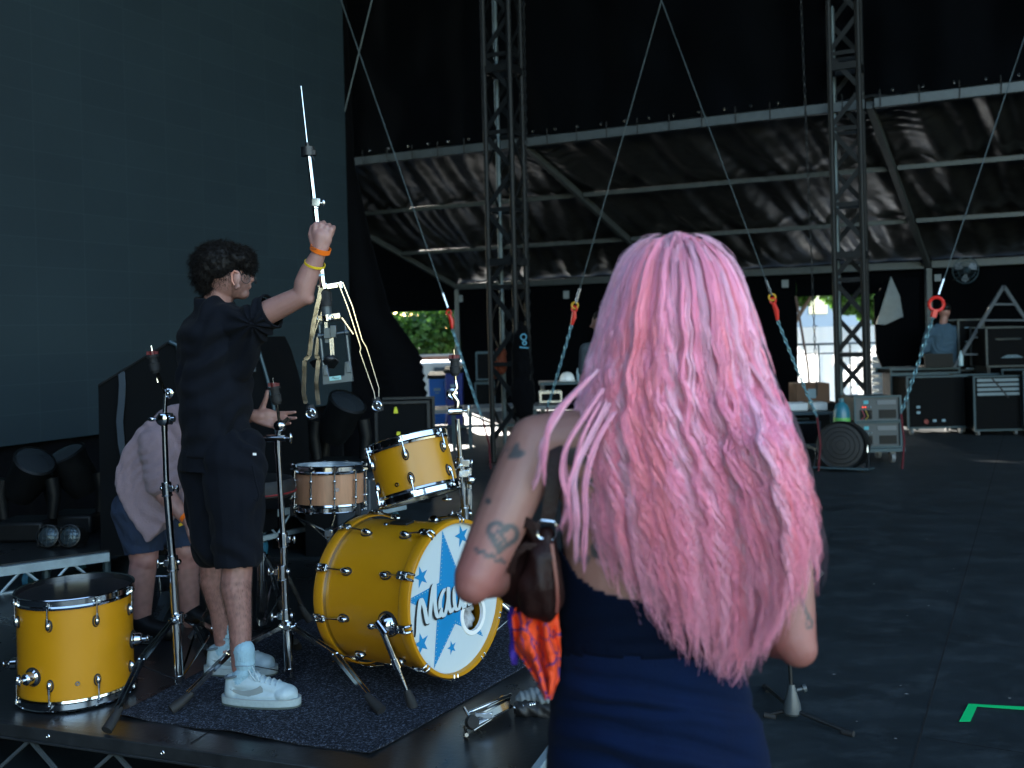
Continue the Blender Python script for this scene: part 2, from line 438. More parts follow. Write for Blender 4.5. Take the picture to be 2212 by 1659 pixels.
fn, L = folds(ll - lnrm * .12, lr - lnrm * .12, .01, zb - .002, .05, .4)
o = grid('stage_skirt', fn, 160, 6, fabricb, thick=.004)
tag(o, 'black cloth skirt hanging under the video wall down to the stage floor', 'drape')

# ---------------------------------------------------------------- wing tent: sloping roof skin, beams, posts, walls
root_t = thing('wing_tent', 'black PVC side tent with aluminium frame and creased sloping roof beside the stage', 'tent', (0, 16, 0))
rr = [(-4.28 - 0, 0)]
ridge_pts = [rid(1130) - LD * 4.92, rid(1130), rid(1880), rid(1880) + LD * 4.92, rid(1880) + LD * 9.8]
eave_pts = [eav(985), eav(1445), eav(2005), eav(2005) + LD * 4.6, eav(2005) + LD * 9.2]
def skin(u, v):
    x = u * 4; i = min(3, int(x)); f = x - i
    a = ridge_pts[i].lerp(ridge_pts[i + 1], f); b = eave_pts[i].lerp(eave_pts[i + 1], f)
    p = a.lerp(b, v)
    g = V(u * 26, v * 5, 0)
    diag = u * 19.5 + v * (1.8 if i == 0 else -.5)
    n1 = noise.noise(V(u * 3.1, v * 1.3, 4))
    amp = .35 + .65 * max(0, math.sin(f * 3.14)) ** .4 * (.35 + .65 * abs(n1 * 2))
    w = .055 * amp * math.sin(diag * 6.283 / 1.05 + 2.2 * noise.noise(V(u * 9, v * 1.5, 1)))
    w += .034 * amp * math.sin(diag * 6.283 / .43 + 3 * noise.noise(V(u * 16, v * 2.2, 7)))
    w += .018 * noise.noise(V(u * 60, v * 7, 3)) + .008 * noise.noise(V(u * 150, v * 30, 3))
    sag = .05 * math.sin(((v * 3) % 1) * 3.14159)
    e = min(1, v * 14 + .15) * min(1, (1 - v) * 14 + .15)
    # gathered corners by the rafter heads
    cr = math.exp(-((min(f, 1 - f) / .1) ** 2)) * math.exp(-((v / .12) ** 2)) * .06 * math.sin(v * 190 + 4 * noise.noise(V(u * 50, 0, 2)))
    return p + V(0, 0, .09 - sag + w * e + cr)
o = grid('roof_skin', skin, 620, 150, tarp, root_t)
def beam(a, b, w=.09, h=.11, m=alu, name='purlin', dz=0.):
    return part(name, MB().bar(Vector(a) + V(0, 0, dz), Vector(b) + V(0, 0, dz), w, h), m, root_t, bev=.008)
for k, nm in ((0, 'ridge_beam'), (1, 'purlin'), (2, 'purlin'), (3, 'eave_beam')):
    v = k / 3; A = ridge_pts[0].lerp(eave_pts[0], v); 
    for i in range(4):
        a = ridge_pts[i].lerp(eave_pts[i], v); b = ridge_pts[i + 1].lerp(eave_pts[i + 1], v); dd = (b - a).normalized() * .06
        beam(a + dd, b - dd, .1 if k in (0, 3) else .07, .13 if k in (0, 3) else .075, name=nm)
for i in range(5):
    beam(ridge_pts[i], eave_pts[i], .09, .11, name='rafter', dz=-.01)
    beam(V(*eave_pts[i][:2], 0), eave_pts[i] - V(0, 0, .06), .1, .1, name='post')
# lacing loops over the ridge beam
a, b = ridge_pts[0], ridge_pts[0].lerp(ridge_pts[4], .8)
for k in range(34):
    p = a.lerp(b, (k + .5) / 34)
    part('lacing', MB().tube([p + V(0, -.06, .16), p + V(0, -.075, .03), p + V(0, -.065, -.075)], .007, 5), rubber, root_t)
for k in range(44):
    p = a.lerp(b, (k + .25) / 44); part('eyelet', MB().torus(p + V(0, -.07, .14), .016, .004, (0, 1, .2), 8, 4), chromed, root_t)
# upper masking wall above the ridge
fn, L = folds(ridge_pts[0] + V(0, .07, 0) - LD * 3.5, ridge_pts[4] + V(0, .07, 0), RZ - .04, 11, .10, 1.3, 3)
def fn2(u, v, fn=fn):
    p = fn(u, v); s_ = u * 20 + v * 7
    return p + V(0, -1, 0) * (.03 * math.sin(s_ * 4 + 3 * noise.noise(p * .6)) * max(0, 1 - v * 1.4) + .03 * noise.noise(p * 1.5))
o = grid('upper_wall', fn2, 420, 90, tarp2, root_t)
# rear wall panels between the openings
def wallx(xa, xb, za, zb_, seed, mt=tarp2, amp=.03, name='wall_panel'):
    A = eav(xa) + ND * .12; B = eav(xb) + ND * .12
    fn, L = folds(A, B, za, zb_, amp, .8, seed); n_ = max(8, int(L * 14))
    def f3(u, v, fn=fn):
        p = fn(u, v); return p - ND * (.045 * noise.noise(V(u * L * 1.2 + v * 1.5, v * 2.2, seed)))
    return grid(name, f3, n_, 24, mt, root_t)
zt = P(900, 672, 21).z; zr = P(1800, 637, 17.6).z
EW = EZ + .14
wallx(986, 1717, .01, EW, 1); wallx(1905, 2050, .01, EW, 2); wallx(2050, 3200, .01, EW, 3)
wallx(300, 820, .01, 10, 4); wallx(820, 986, zt, EW, 5, amp=.01, name='lintel'); wallx(1717, 1905, zr, EW, 6, amp=.01, name='lintel')  # hidden leftmost panel raised high to stop sun coming over it
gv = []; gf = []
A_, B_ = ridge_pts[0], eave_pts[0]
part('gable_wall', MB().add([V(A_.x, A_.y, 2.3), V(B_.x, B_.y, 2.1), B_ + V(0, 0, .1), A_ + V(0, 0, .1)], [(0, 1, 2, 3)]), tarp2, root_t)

# black drape with slanting ragged edge, in front of the yard opening
poly = [(700, -260), (744, -260), (748, 0), (766, 352), (802, 520), (845, 675), (905, 760)]
for k in range(22):
    t = k / 21; poly.append((908 + 28 * t + (4 if k % 2 else -3), 765 + 195 * t))
poly += [(938, 1012), (700, 1012)]
YD = 13.3
def edge_x(y): 
    ys = [p[1] for p in poly[1:-1]]; xs = [p[0] for p in poly[1:-1]]; return interp(y, ys, xs)
def dr(u, v):
    y = -260 + 1271 * v; xr = edge_x(y); xl = 560; x = xl + (xr - xl) * u
    p = P(x, y, YD); w = .05 * math.sin(u * 22 + 2 * noise.noise(p * .8)) + .04 * noise.noise(p * 1.2)
    return V(p.x, p.y + w * (1 - .2 * u), max(.01, p.z))
o = grid('masking_drape', dr, 70, 300, fabricb, thick=.006)
tag(o, 'black masking drape with slanting ragged edge right of the video wall', 'drape')

A_, B_ = ridge_pts[0] - LD * 3.4, ridge_pts[0] - LD * 12
single('sun_block_rear', MB().box((A_ + B_).lerp(V(0, 0, 0), .5) * 1 + V(0, 0, 5.5 - RZ), (.1, 8.6, 11), Matrix.Rotation(math.atan2(LD.y, LD.x) - R(90), 3, 'Z')), fabricb, 'tall unseen black drape added behind the video wall to stop sun leaking in', 'drape')  # added out of sight to block sun leaking onto the floor
# ---------------------------------------------------------------- lattice towers
mtow = mat('tower_black', (.006, .007, .008), .5, spec=.22, var=.3, vscale=6)
def tower(xl, Yf, label):
    c0 = P(xl, 100, Yf); side = .35; ax = V(.905, -.425, 0); ay = V(.425, .905, 0)
    base = V(c0.x, c0.y, 0); root = thing('lattice_tower', label, 'tower', base, 'dark lattice towers holding up the stage roof')
    cs = [base, base + ax * side, base + ax * side + ay * side, base + ay * side]
    H = 10.8
    for i, c in enumerate(cs):
        part('chord', MB().tube([c + V(0, 0, .02), c + V(0, 0, H)], (.034, .038, .032, .033)[i], 10), mtow if i != 3 else steel, root)
    part('base_plate', MB().box(base + ax * side / 2 + ay * side / 2 + V(0, 0, .01), (.6, .6, .02)), mtow, root)
    for f in range(4):
        a, b = cs[f], cs[(f + 1) % 4]; mb = MB(); z = .3; k = 0; up = (b - a).cross(V(0, 0, 1)).normalized()
        while z < H - .6:
            p, q = (a, b) if k % 2 == 0 else (b, a)
            mb.bar(p + V(0, 0, z), q + V(0, 0, z + .42), .06 if f in (0, 2) else .038, .014, up)
            if k % 2 == 1: mb.bar(a + V(0, 0, z + .45), b + V(0, 0, z + .45), .05, .014, up)
            z += .48 ; k += 1
        part('bracing', mb, mtow, root)
    for z in (2.5, 4.9, 7.3): 
        mb = MB()
        for f in range(4): mb.bar(cs[f] + V(0, 0, z), cs[(f + 1) % 4] + V(0, 0, z), .05, .09)
        part('splice_collar', mb, mtow, root)
    return root, cs
tw1, cs1 = tower(1044, 12.4, 'black lattice tower left of the pink hair, beside the yard opening')
tw2, cs2 = tower(1791, 12.7, 'black lattice tower right of the pink hair, in front of the bright doorway')

# ---------------------------------------------------------------- guy cables with hooks and chains
def link_(mb, c, ax, nrm_, L=.045, w=.028, r=.0065):
    ax = ax.normalized(); nn = (nrm_ - ax * nrm_.dot(ax)).normalized(); pts = []
    for k in range(12):
        a = 2 * math.pi * k / 12; pts.append(c + ax * (math.cos(a) * L / 2 * 1.1) + nn * (math.sin(a) * w / 2))
    mb.tube(pts, r, 5, closed=True)
def cable(top, hook, chain_end, label, Y=11.3, Ye=None, ring=False, hy=28, yel=False, tail=None):
    Ye = Ye or Y
    a, h, e = P(*top, Y), P(*hook, Y), P(*chain_end, Ye); h2 = P(hook[0] + (chain_end[0] - hook[0]) * .12, hook[1] + hy, Y)
    root = thing('guy_cable', label, 'guy cable', (e.x, e.y, 0), 'steel guy cables with red hooks and chain')
    far = a + (a - h).normalized() * max(0., (10.5 - a.z)) / max(.2, (a - h).normalized().z)
    part('wire_rope', MB().tube([far, h + (a - h).normalized() * .12], .0065, 6), steel, root)
    part('ferrule', MB().tube([h + (a - h).normalized() * .2, h + (a - h).normalized() * .02], .015, 8), chromed, root)
    dd = (h2 - h).normalized()
    if ring:
        mb = MB().torus(h + dd * .09, .075, .019, (.2, 1, 0), 18, 8).bar(h + dd * .15, h2 + dd * .03, .05, .05, (0, 1, 0))
    else:
        mb = MB().torus(h + dd * .04, .03, .011, (.4, 1, 0), 12, 6).tube([h + dd * .06, h.lerp(h2, .6) + V(.012, 0, 0), h2], [.02, .03, .016], 8)
    part('hook', mb, red, root)
    if yel: part('shackle', MB().torus(h - dd * .0, .035, .011, (.2, 1, 0), 14, 6), mat('yellow_paint', (.6, .33, .02), .5), root)
    mb = MB(); cd = (e - h2); n_ = int(cd.length / .052)
    for k in range(n_):
        sagv = V(0, 0, -.02 * math.sin(3.14 * k / n_))
        link_(mb, h2.lerp(e, (k + .5) / n_) + sagv, cd, V(.7, 1, 0) if k % 2 else V(1, -.7, 0), .066)
    part('chain', mb, chainm, root)
    g = G(chain_end[0], 1000, 0) if tail is None else G(*tail, 0)
    g = V(e.x + (tail[0] - chain_end[0]) / 190 if tail else e.x, e.y, .0)
    part('ground_sling', MB().tube([e, e.lerp(g, .5) + V(.03, 0, 0), g + V(0, 0, .01)], .012, 6), mat('dark_red_webbing', (.08, .006, .012), .9), root)
    return root
cable((1428, 4), (1242, 660), (1182, 880), 'guy cable whose red hook and chain hang left of the pink hair', 11.2, yel=True, hy=42)
cable((1430, 4), (1668, 642), (1765, 900), 'guy cable running from the top down to the chain by the bright doorway', 11.0, hy=50, yel=True)
cable((2212, 85), (2027, 640), (1946, 893), 'rightmost guy cable, with a large red hook ring before the grey-shirted person', 11.0, ring=True, hy=40)
cable((745, 25), (968, 668), (1042, 905), 'leftmost guy cable, its red hook beside the green trees in the opening', 11.8, hy=42, tail=(1058, 1000))
a, b = P(803, 0, 12.6), P(748, 225, 12.6); d_ = (a - b).normalized()
single('thin_cable', MB().tube([b - d_ * 2.5, a + d_ * 5], .008, 6), steel, 'thin steel cable crossing behind the top right edge of the video wall', 'cable')
# hanging hoist chains
def hoist(pa, pb, Y, label):
    a, b = P(*pa, Y), P(*pb, Y); mb = MB(); n_ = int((a - b).length / .07)
    for k in range(n_): link_(mb, a.lerp(b, k / n_), a - b, V(1, 0, 0) if k % 2 else V(0, 1, 0), .07, .024, .0055)
    return single('hoist_chain', mb, blackm, label, 'chain', 'thin hoist chains hanging from the roof')
hoist((1722, -200), (1765, 860), 11.9, 'thin black hoist chain hanging left of the right tower')
hoist((1127, -200), (1147, 890), 12.2, 'thin black hoist chain hanging along the right side of the left tower')
mb = Blob().ell(P(1128, 800, 12.25), (.13, .1, .62)).ell(P(1130, 850, 12.25), (.15, .12, .35))
o = mb.finish('chain_bag', fabricb, None, .02, 3, drape([(V(1, 0, .2), .1, .01)], .02)); tag(o, 'black cloth chain bag with pale printed logo hung on the left tower', 'chain bag')
lg = MB().torus(P(1131, 728, 12.08), .035, .007, (0, 1, 0), 14, 5).torus(P(1133, 741, 12.08), .022, .007, (0, 1, 0), 12, 5).tube([P(1122, 750, 12.08), P(1142, 752, 12.08)], .008, 5)
part('logo', lg, mat('pale_blue_print', (.12, .35, .5), .6), o)
# ================================================================ DRUM RISER, CARPET, KIT
ZD = .24
ru = V(.943, -.333, 0); rv = V(.333, .943, 0)
A0 = G(0, 1571, ZD); cr_ = V(-.01, 2.99, 0)
def rz(u, v, z): p = cr_ - ru * u + rv * v; return V(p.x, p.y, z)
riser = thing('drum_riser', 'low black drum riser of decks with lattice edge frame under the yellow kit', 'drum riser', rz(1.6, 1.2, 0))
RW, RD = 3.6, 2.62
mdeck = mat('black_deck_ply', (.012, .0135, .015), .3, var=.35, vscale=5, bump=.08, bscale=60, spec=.5)
part('deck', MB().prism([rz(.03, .03, ZD - .02), rz(RW - .03, .03, ZD - .02), rz(RW - .03, RD - .03, ZD - .02), rz(.03, RD - .03, ZD - .02)], (0, 0, .02)), mdeck, riser, smooth=False)
medge = mat('riser_rail', (.05, .055, .06), .4, .7, var=.25, vscale=12)
for (a, b, mm) in ((rz(-.001, .015, 0), rz(RW, .015, 0), medge), (rz(.015, .03, 0), rz(.015, RD, 0), railb), (rz(.03, RD - .015, 0), rz(RW, RD - .015, 0), medge)):  # right side rail takes the paler light-catching colour
    mb = MB(); dz = V(0, 0, 1)
    mb.bar(a + dz * (ZD - .02), b + dz * (ZD - .02), .03, .046).bar(a + dz * .02, b + dz * .02, .03, .035)
    part('edge_rail', mb.bar(a + dz * (ZD - .047), b + dz * (ZD - .047), .04, .01), mm, riser, bev=.003)
    mb = MB(); L = (b - a).length; d = (b - a).normalized(); k = 0; st = .19
    while (k + 1) * st < L:
        p, q = a + d * k * st, a + d * (k + 1) * st
        z0, z1 = (.035, ZD - .05) if k % 2 else (ZD - .05, .035)
        mb.bar(p + dz * z0, q + dz * z1, .012, .012); k += 1
    part('lattice', mb, alu, riser)
for k in range(7): part('bolt', MB().torus(rz(.3 + k * .5, -.001, ZD - .02), .006, .002, rv, 8, 4), chromed, riser)
# centre joint of the deck boards
part('deck_joint', MB().add([rz(1.22, .05, ZD + .0015), rz(1.226, .05, ZD + .0015), rz(1.226, RD - .05, ZD + .0015), rz(1.22, RD - .05, ZD + .0015)], [(0, 1, 2, 3)]), mseam, riser)

# carpet
def node_carpet():
    m = mat('speckled_carpet', (.012, .014, .02), .95, bump=.9, bscale=260, spec=.05, sheen=.03)
    n = m.node_tree.nodes; l = m.node_tree.links; b = n['Principled BSDF']
    tc = n.new('ShaderNodeTexCoord'); t = n.new('ShaderNodeTexNoise'); t.inputs['Scale'].default_value = 120; t.inputs['Detail'].default_value = 3; t.inputs['Roughness'].default_value = .8
    l.new(tc.outputs['Object'], t.inputs[0]); cr = n.new('ShaderNodeValToRGB'); e = cr.color_ramp.elements
    e[0].position = .44; e[0].color = (.008, .010, .015, 1); e[1].position = .7; e[1].color = (.2, .23, .3, 1)
    x = e.new(.53); x.color = (.018, .022, .034, 1); l.new(t.outputs[0], cr.inputs[0]); l.new(cr.outputs[0], b.inputs['Base Color'])
    return m
mc = node_carpet()
c00, c10, c11, c01 = G(250, 1548, ZD), G(800, 1632, ZD), G(1150, 1432, ZD) + V(.02, .3, 0), None
c11 = c10 + (G(1130, 1445, ZD) - c10) * 1.75
c01 = c11 + (c00 - c10) * 1.25 + V(-.1, .0, 0)
def cf(u, v):
    a = c00.lerp(c10, u); b = c01.lerp(c11, u); p = a.lerp(b, v)
    ed = math.exp(-(v / .035) ** 2); e2 = math.exp(-((1 - u) / .02) ** 2)
    w = ed * (.004 + .005 * math.sin(u * 11 + 2) + .006 * noise.noise(V(u * 7, 0, 0))) + e2 * .002
    sh = rv * (-.012 * noise.noise(V(u * 6, 3, 0)) * ed)
    return V(p.x, p.y, ZD + .006 + max(0, w)) + sh
o = grid('carpet', cf, 160, 60, mc, thick=.006)
tag(o, 'dark blue-grey speckled carpet mat under the drum kit', 'carpet')

def hoop_prof(R_, h=.03, flip=1):
    return [(R_ + .001, 0), (R_ + .009, -flip * .004), (R_ + .011, flip * .004), (R_ + .0075, flip * .01), (R_ + .0075, flip * h), (R_ + .011, flip * (h + .003)), (R_ + .009, flip * (h + .006)), (R_ + .002, flip * (h + .003)), (R_ + .002, 0)]
def ring_lug(Mx, R_, ang, z, toward, m=chrome, big=1.):
    "shield shaped lug with its gasket, and a tension rod towards the hoop; toward=+1 up, -1 down"
    q = Mx @ Matrix.Rotation(ang, 4, 'Z')
    g = MB().ell((R_ + .002, 0, z), (.005, .0145 * big, .024 * big), None, 16, 8); g.xf(q)
    b = MB().ell((R_ + .006, 0, z), (.014 * big, .0105 * big, .0195 * big), None, 16, 10).tube([(R_ + .012, 0, z), (R_ + .0135, 0, z + toward * .03)], [.0065, .005], 8); b.xf(q)
    return g, b, q
def drum(root, Mx, R_, H, n, shellm, a0=0., z_l=.055, topm=headb, botm=headb, tubes=False, vent=None):
    part('shell', MB().lathe([(R_ - .006, .004), (R_, .004), (R_, H - .004), (R_ - .006, H - .004)], Mx, 96, closed=True), shellm, root)
    for nm, z, fl in (('top_hoop', H - .012, 1), ('bottom_hoop', .012, -1)):
        mb = MB().lathe(hoop_prof(R_, .03, fl), Mx @ Matrix.Translation((0, 0, z)), 96, closed=True)
        for k in range(n):
            q = Mx @ Matrix.Rotation(a0 + 2 * math.pi * k / n, 4, 'Z')
            e = MB().box((R_ + .014, 0, z + fl * .012), (.016, .022, .008)); e.xf(q); mb.add(e.v, e.f)
        part(nm, mb, chrome, root, ang=28)
    part('top_head', MB().lathe([(.0001, H + .002), (R_ * .5, H + .002), (R_ + .001, H + .0015), (R_ + .001, H - .006)], Mx, 64), topm, root)
    part('bottom_head', MB().lathe([(.0001, -.002), (R_ + .001, -.0015), (R_ + .001, .006)], Mx, 64), botm, root)
    for k in range(n):
        a = a0 + 2 * math.pi * k / n
        if tubes:
            q = Mx @ Matrix.Rotation(a, 4, 'Z'); mb = MB().tube([(R_ + .014, 0, .0), (R_ + .014, 0, H)], .0035, 8)
            for z in (H * .27, H * .73):
                mb.ell((R_ + .014, 0, z), (.0085, .0085, .0095), None, 12, 8).tube([(R_ - .001, 0, z), (R_ + .014, 0, z)], .0055, 8)
            mb.tube([(R_ + .014, 0, H * .27), (R_ + .014, 0, H * .73)], .0052, 8)
            for z in (H + .02, -.02): mb.tube([(R_ + .014, 0, z - .006), (R_ + .014, 0, z + .006)], .006, 6)
            mb.xf(q); part('lug', mb, chrome, root)
        else:
            for z, tw in ((H - z_l, 1), (z_l, -1)):
                g, b, q = ring_lug(Mx, R_, a, z, tw)
                zt_ = H + .008 if tw > 0 else -.008
                r_ = MB().tube([(R_ + .0135, 0, z), (R_ + .0145, 0, zt_)], .0028, 8).tube([(R_ + .0145, 0, zt_ - .003), (R_ + .0145, 0, zt_ + .009)], .0055, 6); r_.xf(q)
                lo = part('lug', b, chrome, root); part('gasket', g, rubber, lo); part('tension_rod', r_, chrome, lo)
    if vent is not None:
        q = Mx @ Matrix.Rotation(vent[0], 4, 'Z') @ Matrix.Translation((R_ + .001, 0, vent[1])) @ Matrix.Rotation(R(90), 4, 'Y')
        part('vent', MB().lathe([(.004, -.001), (.004, .003), (.008, .003), (.0095, 0)], q, 16), chrome, root)
# --- floor tom
ft = V(-1.655, 3.895, ZD); ft0 = G(158, 1545, ZD)
FR, FH = .213, .375
ftc = P(168, 1500, ft0.y + FR + .02); ftc.z = ZD + .03
floor_tom = thing('floor_tom', 'large yellow floor tom with black head standing at the left front of the riser', 'drum', V(ftc.x, ftc.y, ZD))
drum(floor_tom, Matrix.Translation(ftc), FR, FH, 8, yellow, a0=R(-92), z_l=.075, vent=(R(-66), .075))
for a_, z_ in ((-112, .105), (8, .17), (188, .105)):
    q = Matrix.Translation(ftc) @ Matrix.Rotation(R(a_), 4, 'Z') @ Matrix.Translation((FR, 0, z_)) @ Matrix.Rotation(R(90), 4, 'Y')
    b_ = part('leg_bracket', MB().lathe([(.032, 0), (.031, .006), (.024, .012), (.022, .034), (.016, .04), (.001, .041)], q, 28), chrome, floor_tom)
    part('gasket', MB().lathe([(.036, -.003), (.036, .004), (.03, .005)], q, 24), rubber, b_)
    part('thumb_screw', MB().tube([q @ V(0, 0, .03), q @ V(0, 0, .062)], .006, 8).ell(q @ V(0, 0, .06), (.007, .012, .014)), chrome, b_)

# --- bass drum
fc = P(983, 1290, 3.9); phi = R(55); bn = V(math.sin(phi), -math.cos(phi), .045).normalized()
bx = V(0, 0, 1).cross(bn).normalized(); by = bn.cross(bx).normalized()
BR = .284; BL = .455
def bframe(c): 
    M = Matrix((bx, by, bn)).transposed().to_4x4(); M.translation = c; return M
bc = fc - bn * BL
Mb = bframe(bc)
bass = thing('bass_drum', 'yellow bass drum whose white front head carries a big blue star', 'drum', V(fc.x - .2, fc.y + .15, ZD))
part('shell', MB().lathe([(BR - .008, .02), (BR, .02), (BR, BL - .02), (BR - .008, BL - .02)], Mb, 128, closed=True), yellow, bass)
hp = lambda z, s_: [(BR + .002, z), (BR + .017, z), (BR + .0185, z + s_ * .003), (BR + .0185, z + s_ * .044), (BR + .0165, z + s_ * .047), (BR + .004, z + s_ * .047), (BR + .002, z + s_ * .044)]
for z, s_ in ((BL - .028, 1), (.028, -1)):
    h_ = part('hoop', MB().lathe(hp(z, s_), Mb, 128, closed=True), yellow, bass)
    part('head_ring', MB().lathe([(BR + .001, z - s_ * .006), (BR + .011, z - s_ * .006), (BR + .0115, z + s_ * .002), (BR + .001, z + s_ * .002)], Mb, 128, closed=True), chromed if s_ > 0 else chrome, h_)
part('batter_head', MB().lathe([(.001, .006), (BR + .002, .004)], Mb, 96), headw, bass)
HZ = BL - .004                                        # plane of the front head
hp_c, hp_r = (.39 * BR, -.33 * BR), .068
mb = MB(); n_ = 96
ring1 = [(hp_c[0] + hp_r * math.cos(2 * math.pi * k / n_), hp_c[1] + hp_r * math.sin(2 * math.pi * k / n_)) for k in range(n_)]
ring2 = [((BR + .002) * math.cos(2 * math.pi * k / n_), (BR + .002) * math.sin(2 * math.pi * k / n_)) for k in range(n_)]
mb.add([Mb @ V(x, y, HZ) for x, y in ring1] + [Mb @ V(x, y, HZ) for x, y in ring2], [(k, (k + 1) % n_, (k + 1) % n_ + n_, k + n_) for k in range(n_)])
fh = part('front_head', mb, headw, bass, smooth=False)
part('port_ring', MB().lathe([(hp_r - .004, -.012), (hp_r - .004, .004), (hp_r + .012, .0045), (hp_r + .014, .001)], Mb @ Matrix.Translation((hp_c[0], hp_c[1], HZ)), 48), white_paint, fh)
# pillow seen through the port
pb = Blob(); 
for k in range(16): pb.ell(Mb @ V(hp_c[0] + random.uniform(-.16, .06), hp_c[1] + random.uniform(-.11, .07), HZ - .10 + random.uniform(-.03, .02)), (.07, .06, .045))
o = pb.finish('pillow', mat('grey_striped_cloth', (.35, .36, .38), .85, var=.45, vscale=12, bump=.5, bscale=20), None, .008, 3, drape([(V(1, .3, .8), .03, .006)], .01))
tag(o, 'crumpled grey pillow stuffed inside the bass drum behind its round hole', 'pillow')
# printed star, small stars, dots, brush lettering
def star_pts(cx, cy, r, rot, ri=.382): return [(cx + (r if k % 2 == 0 else r * ri) * math.cos(rot + math.pi / 2 + k * math.pi / 5), cy + (r if k % 2 == 0 else r * ri) * math.sin(rot + math.pi / 2 + k * math.pi / 5)) for k in range(10)]
def decal(name, polys, m, z, parent, clip=True):
    """flat inked shapes, each fanned from its own centre"""
    mb = MB()
    for (pts, c) in polys:
        k = len(pts); mb.add([Mb @ V(*c, HZ + z)] + [Mb @ V(x, y, HZ + z) for x, y in pts], [(0, i + 1, (i + 1) % k + 1) for i in range(k)])
    return part(name, mb, m, parent, smooth=False)
sr = R(7); SC = (-.06 * BR, .0); SRd = .95 * BR
big = star_pts(SC[0], SC[1], SRd, sr)
# the port cuts through the star's lower right arm: push points out of the hole by fanning a fine outline
def dense(pts, n=24): 
    out = []
    for i in range(len(pts)):
        a, b = pts[i], pts[(i + 1) % len(pts)]
        out += [(a[0] + (b[0] - a[0]) * t / n, a[1] + (b[1] - a[1]) * t / n) for t in range(n)]
    return out
def outside(x, y):
    dx, dy = x - hp_c[0], y - hp_c[1]; d = math.hypot(dx, dy); rr_ = hp_r + .003
    return (x, y) if d > rr_ else None
# rasterise the star into small cells so the port stays open
def inpoly(x, y, pts):
    c = False; j = len(pts) - 1
    for i in range(len(pts)):
        if (pts[i][1] > y) != (pts[j][1] > y) and x < (pts[j][0] - pts[i][0]) * (y - pts[i][1]) / (pts[j][1] - pts[i][1]) + pts[i][0]: c = not c
        j = i
    return c
dl = dense(big, 26); NR = 26; mb = MB()
gv = [[(SC[0] + (x - SC[0]) * t / NR, SC[1] + (y - SC[1]) * t / NR) for x, y in dl] for t in range(NR + 1)]
def pushout(x, y):
    dx, dy = x - hp_c[0], y - hp_c[1]; d = math.hypot(dx, dy); rr_ = hp_r + .006
    return (x, y) if d >= rr_ else (hp_c[0] + dx / max(d, 1e-6) * rr_, hp_c[1] + dy / max(d, 1e-6) * rr_)
for t in range(NR):
    for i in range(len(dl)):
        j = (i + 1) % len(dl); qd = [gv[t][i], gv[t][j], gv[t + 1][j], gv[t + 1][i]]
        ins = [math.hypot(x - hp_c[0], y - hp_c[1]) < hp_r + .006 for x, y in qd]
        if all(ins): continue
        mb.add([Mb @ V(*pushout(x, y), HZ + .0012) for x, y in qd], [(0, 1, 2, 3)])
part('star', mb, bluep, fh, smooth=False)
for (u, v, r) in ((-.67, .42, .15), (-.74, -.44, .155), (-.12, -.66, .1), (.24, .8, .16)):
    pts = star_pts(u * BR, v * BR, r * BR, sr * 1.5); part('star', MB().add([Mb @ V(u * BR, v * BR, HZ + .0012)] + [Mb @ V(x, y, HZ + .0012) for x, y in pts], [(0, i + 1, (i + 1) % 10 + 1) for i in range(10)]), bluep, fh, smooth=False)
mb = MB(); inn = star_pts(SC[0], SC[1], SRd * .945, sr, .366)
for i in range(10):
    a, b = inn[i], inn[(i + 1) % 10]; L = math.hypot(b[0] - a[0], b[1] - a[1]); k_ = max(1, round(L / .0155))
    for t in range(k_):
        x, y = a[0] + (b[0] - a[0]) * t / k_, a[1] + (b[1] - a[1]) * t / k_
        if outside(x, y): mb.add([Mb @ V(x + .0021 * math.cos(q), y + .0021 * math.sin(q), HZ + .0022) for q in [k * math.pi / 3 for k in range(6)]], [tuple(range(6))])
part('dotted_line', mb, headw, fh, smooth=False)
def brush(pts, w, z, m, name):
    # smooth pen stroke with varying width in the head plane
    P_ = []
    for i in range(len(pts) - 1):
        p0 = pts[max(0, i - 1)]; p1 = pts[i]; p2 = pts[i + 1]; p3 = pts[min(len(pts) - 1, i + 2)]
        for k in range(8):
            t = k / 8; P_.append([.5 * (2 * p1[c] + (p2[c] - p0[c]) * t + (2 * p0[c] - 5 * p1[c] + 4 * p2[c] - p3[c]) * t * t + (3 * p1[c] - p0[c] - 3 * p2[c] + p3[c]) * t ** 3) for c in range(2)])
    P_.append(list(pts[-1])); mb = MB(); n_ = len(P_); vs = []; fs = []
    for i, p in enumerate(P_):
        a = P_[max(0, i - 1)]; b = P_[min(n_ - 1, i + 1)]; dx, dy = b[0] - a[0], b[1] - a[1]; L = math.hypot(dx, dy) or 1
        ww = w * (.55 + .75 * abs(dy / L)) * min(1, .35 + min(i, n_ - 1 - i) / 5)
        vs += [Mb @ V(p[0] - dy / L * ww, p[1] + dx / L * ww, HZ + z + .00002 * i), Mb @ V(p[0] + dy / L * ww, p[1] - dx / L * ww, HZ + z + .00002 * i)]
    for i in range(n_ - 1): fs.append((2 * i, 2 * i + 1, 2 * i + 3, 2 * i + 2))
    return vs, fs
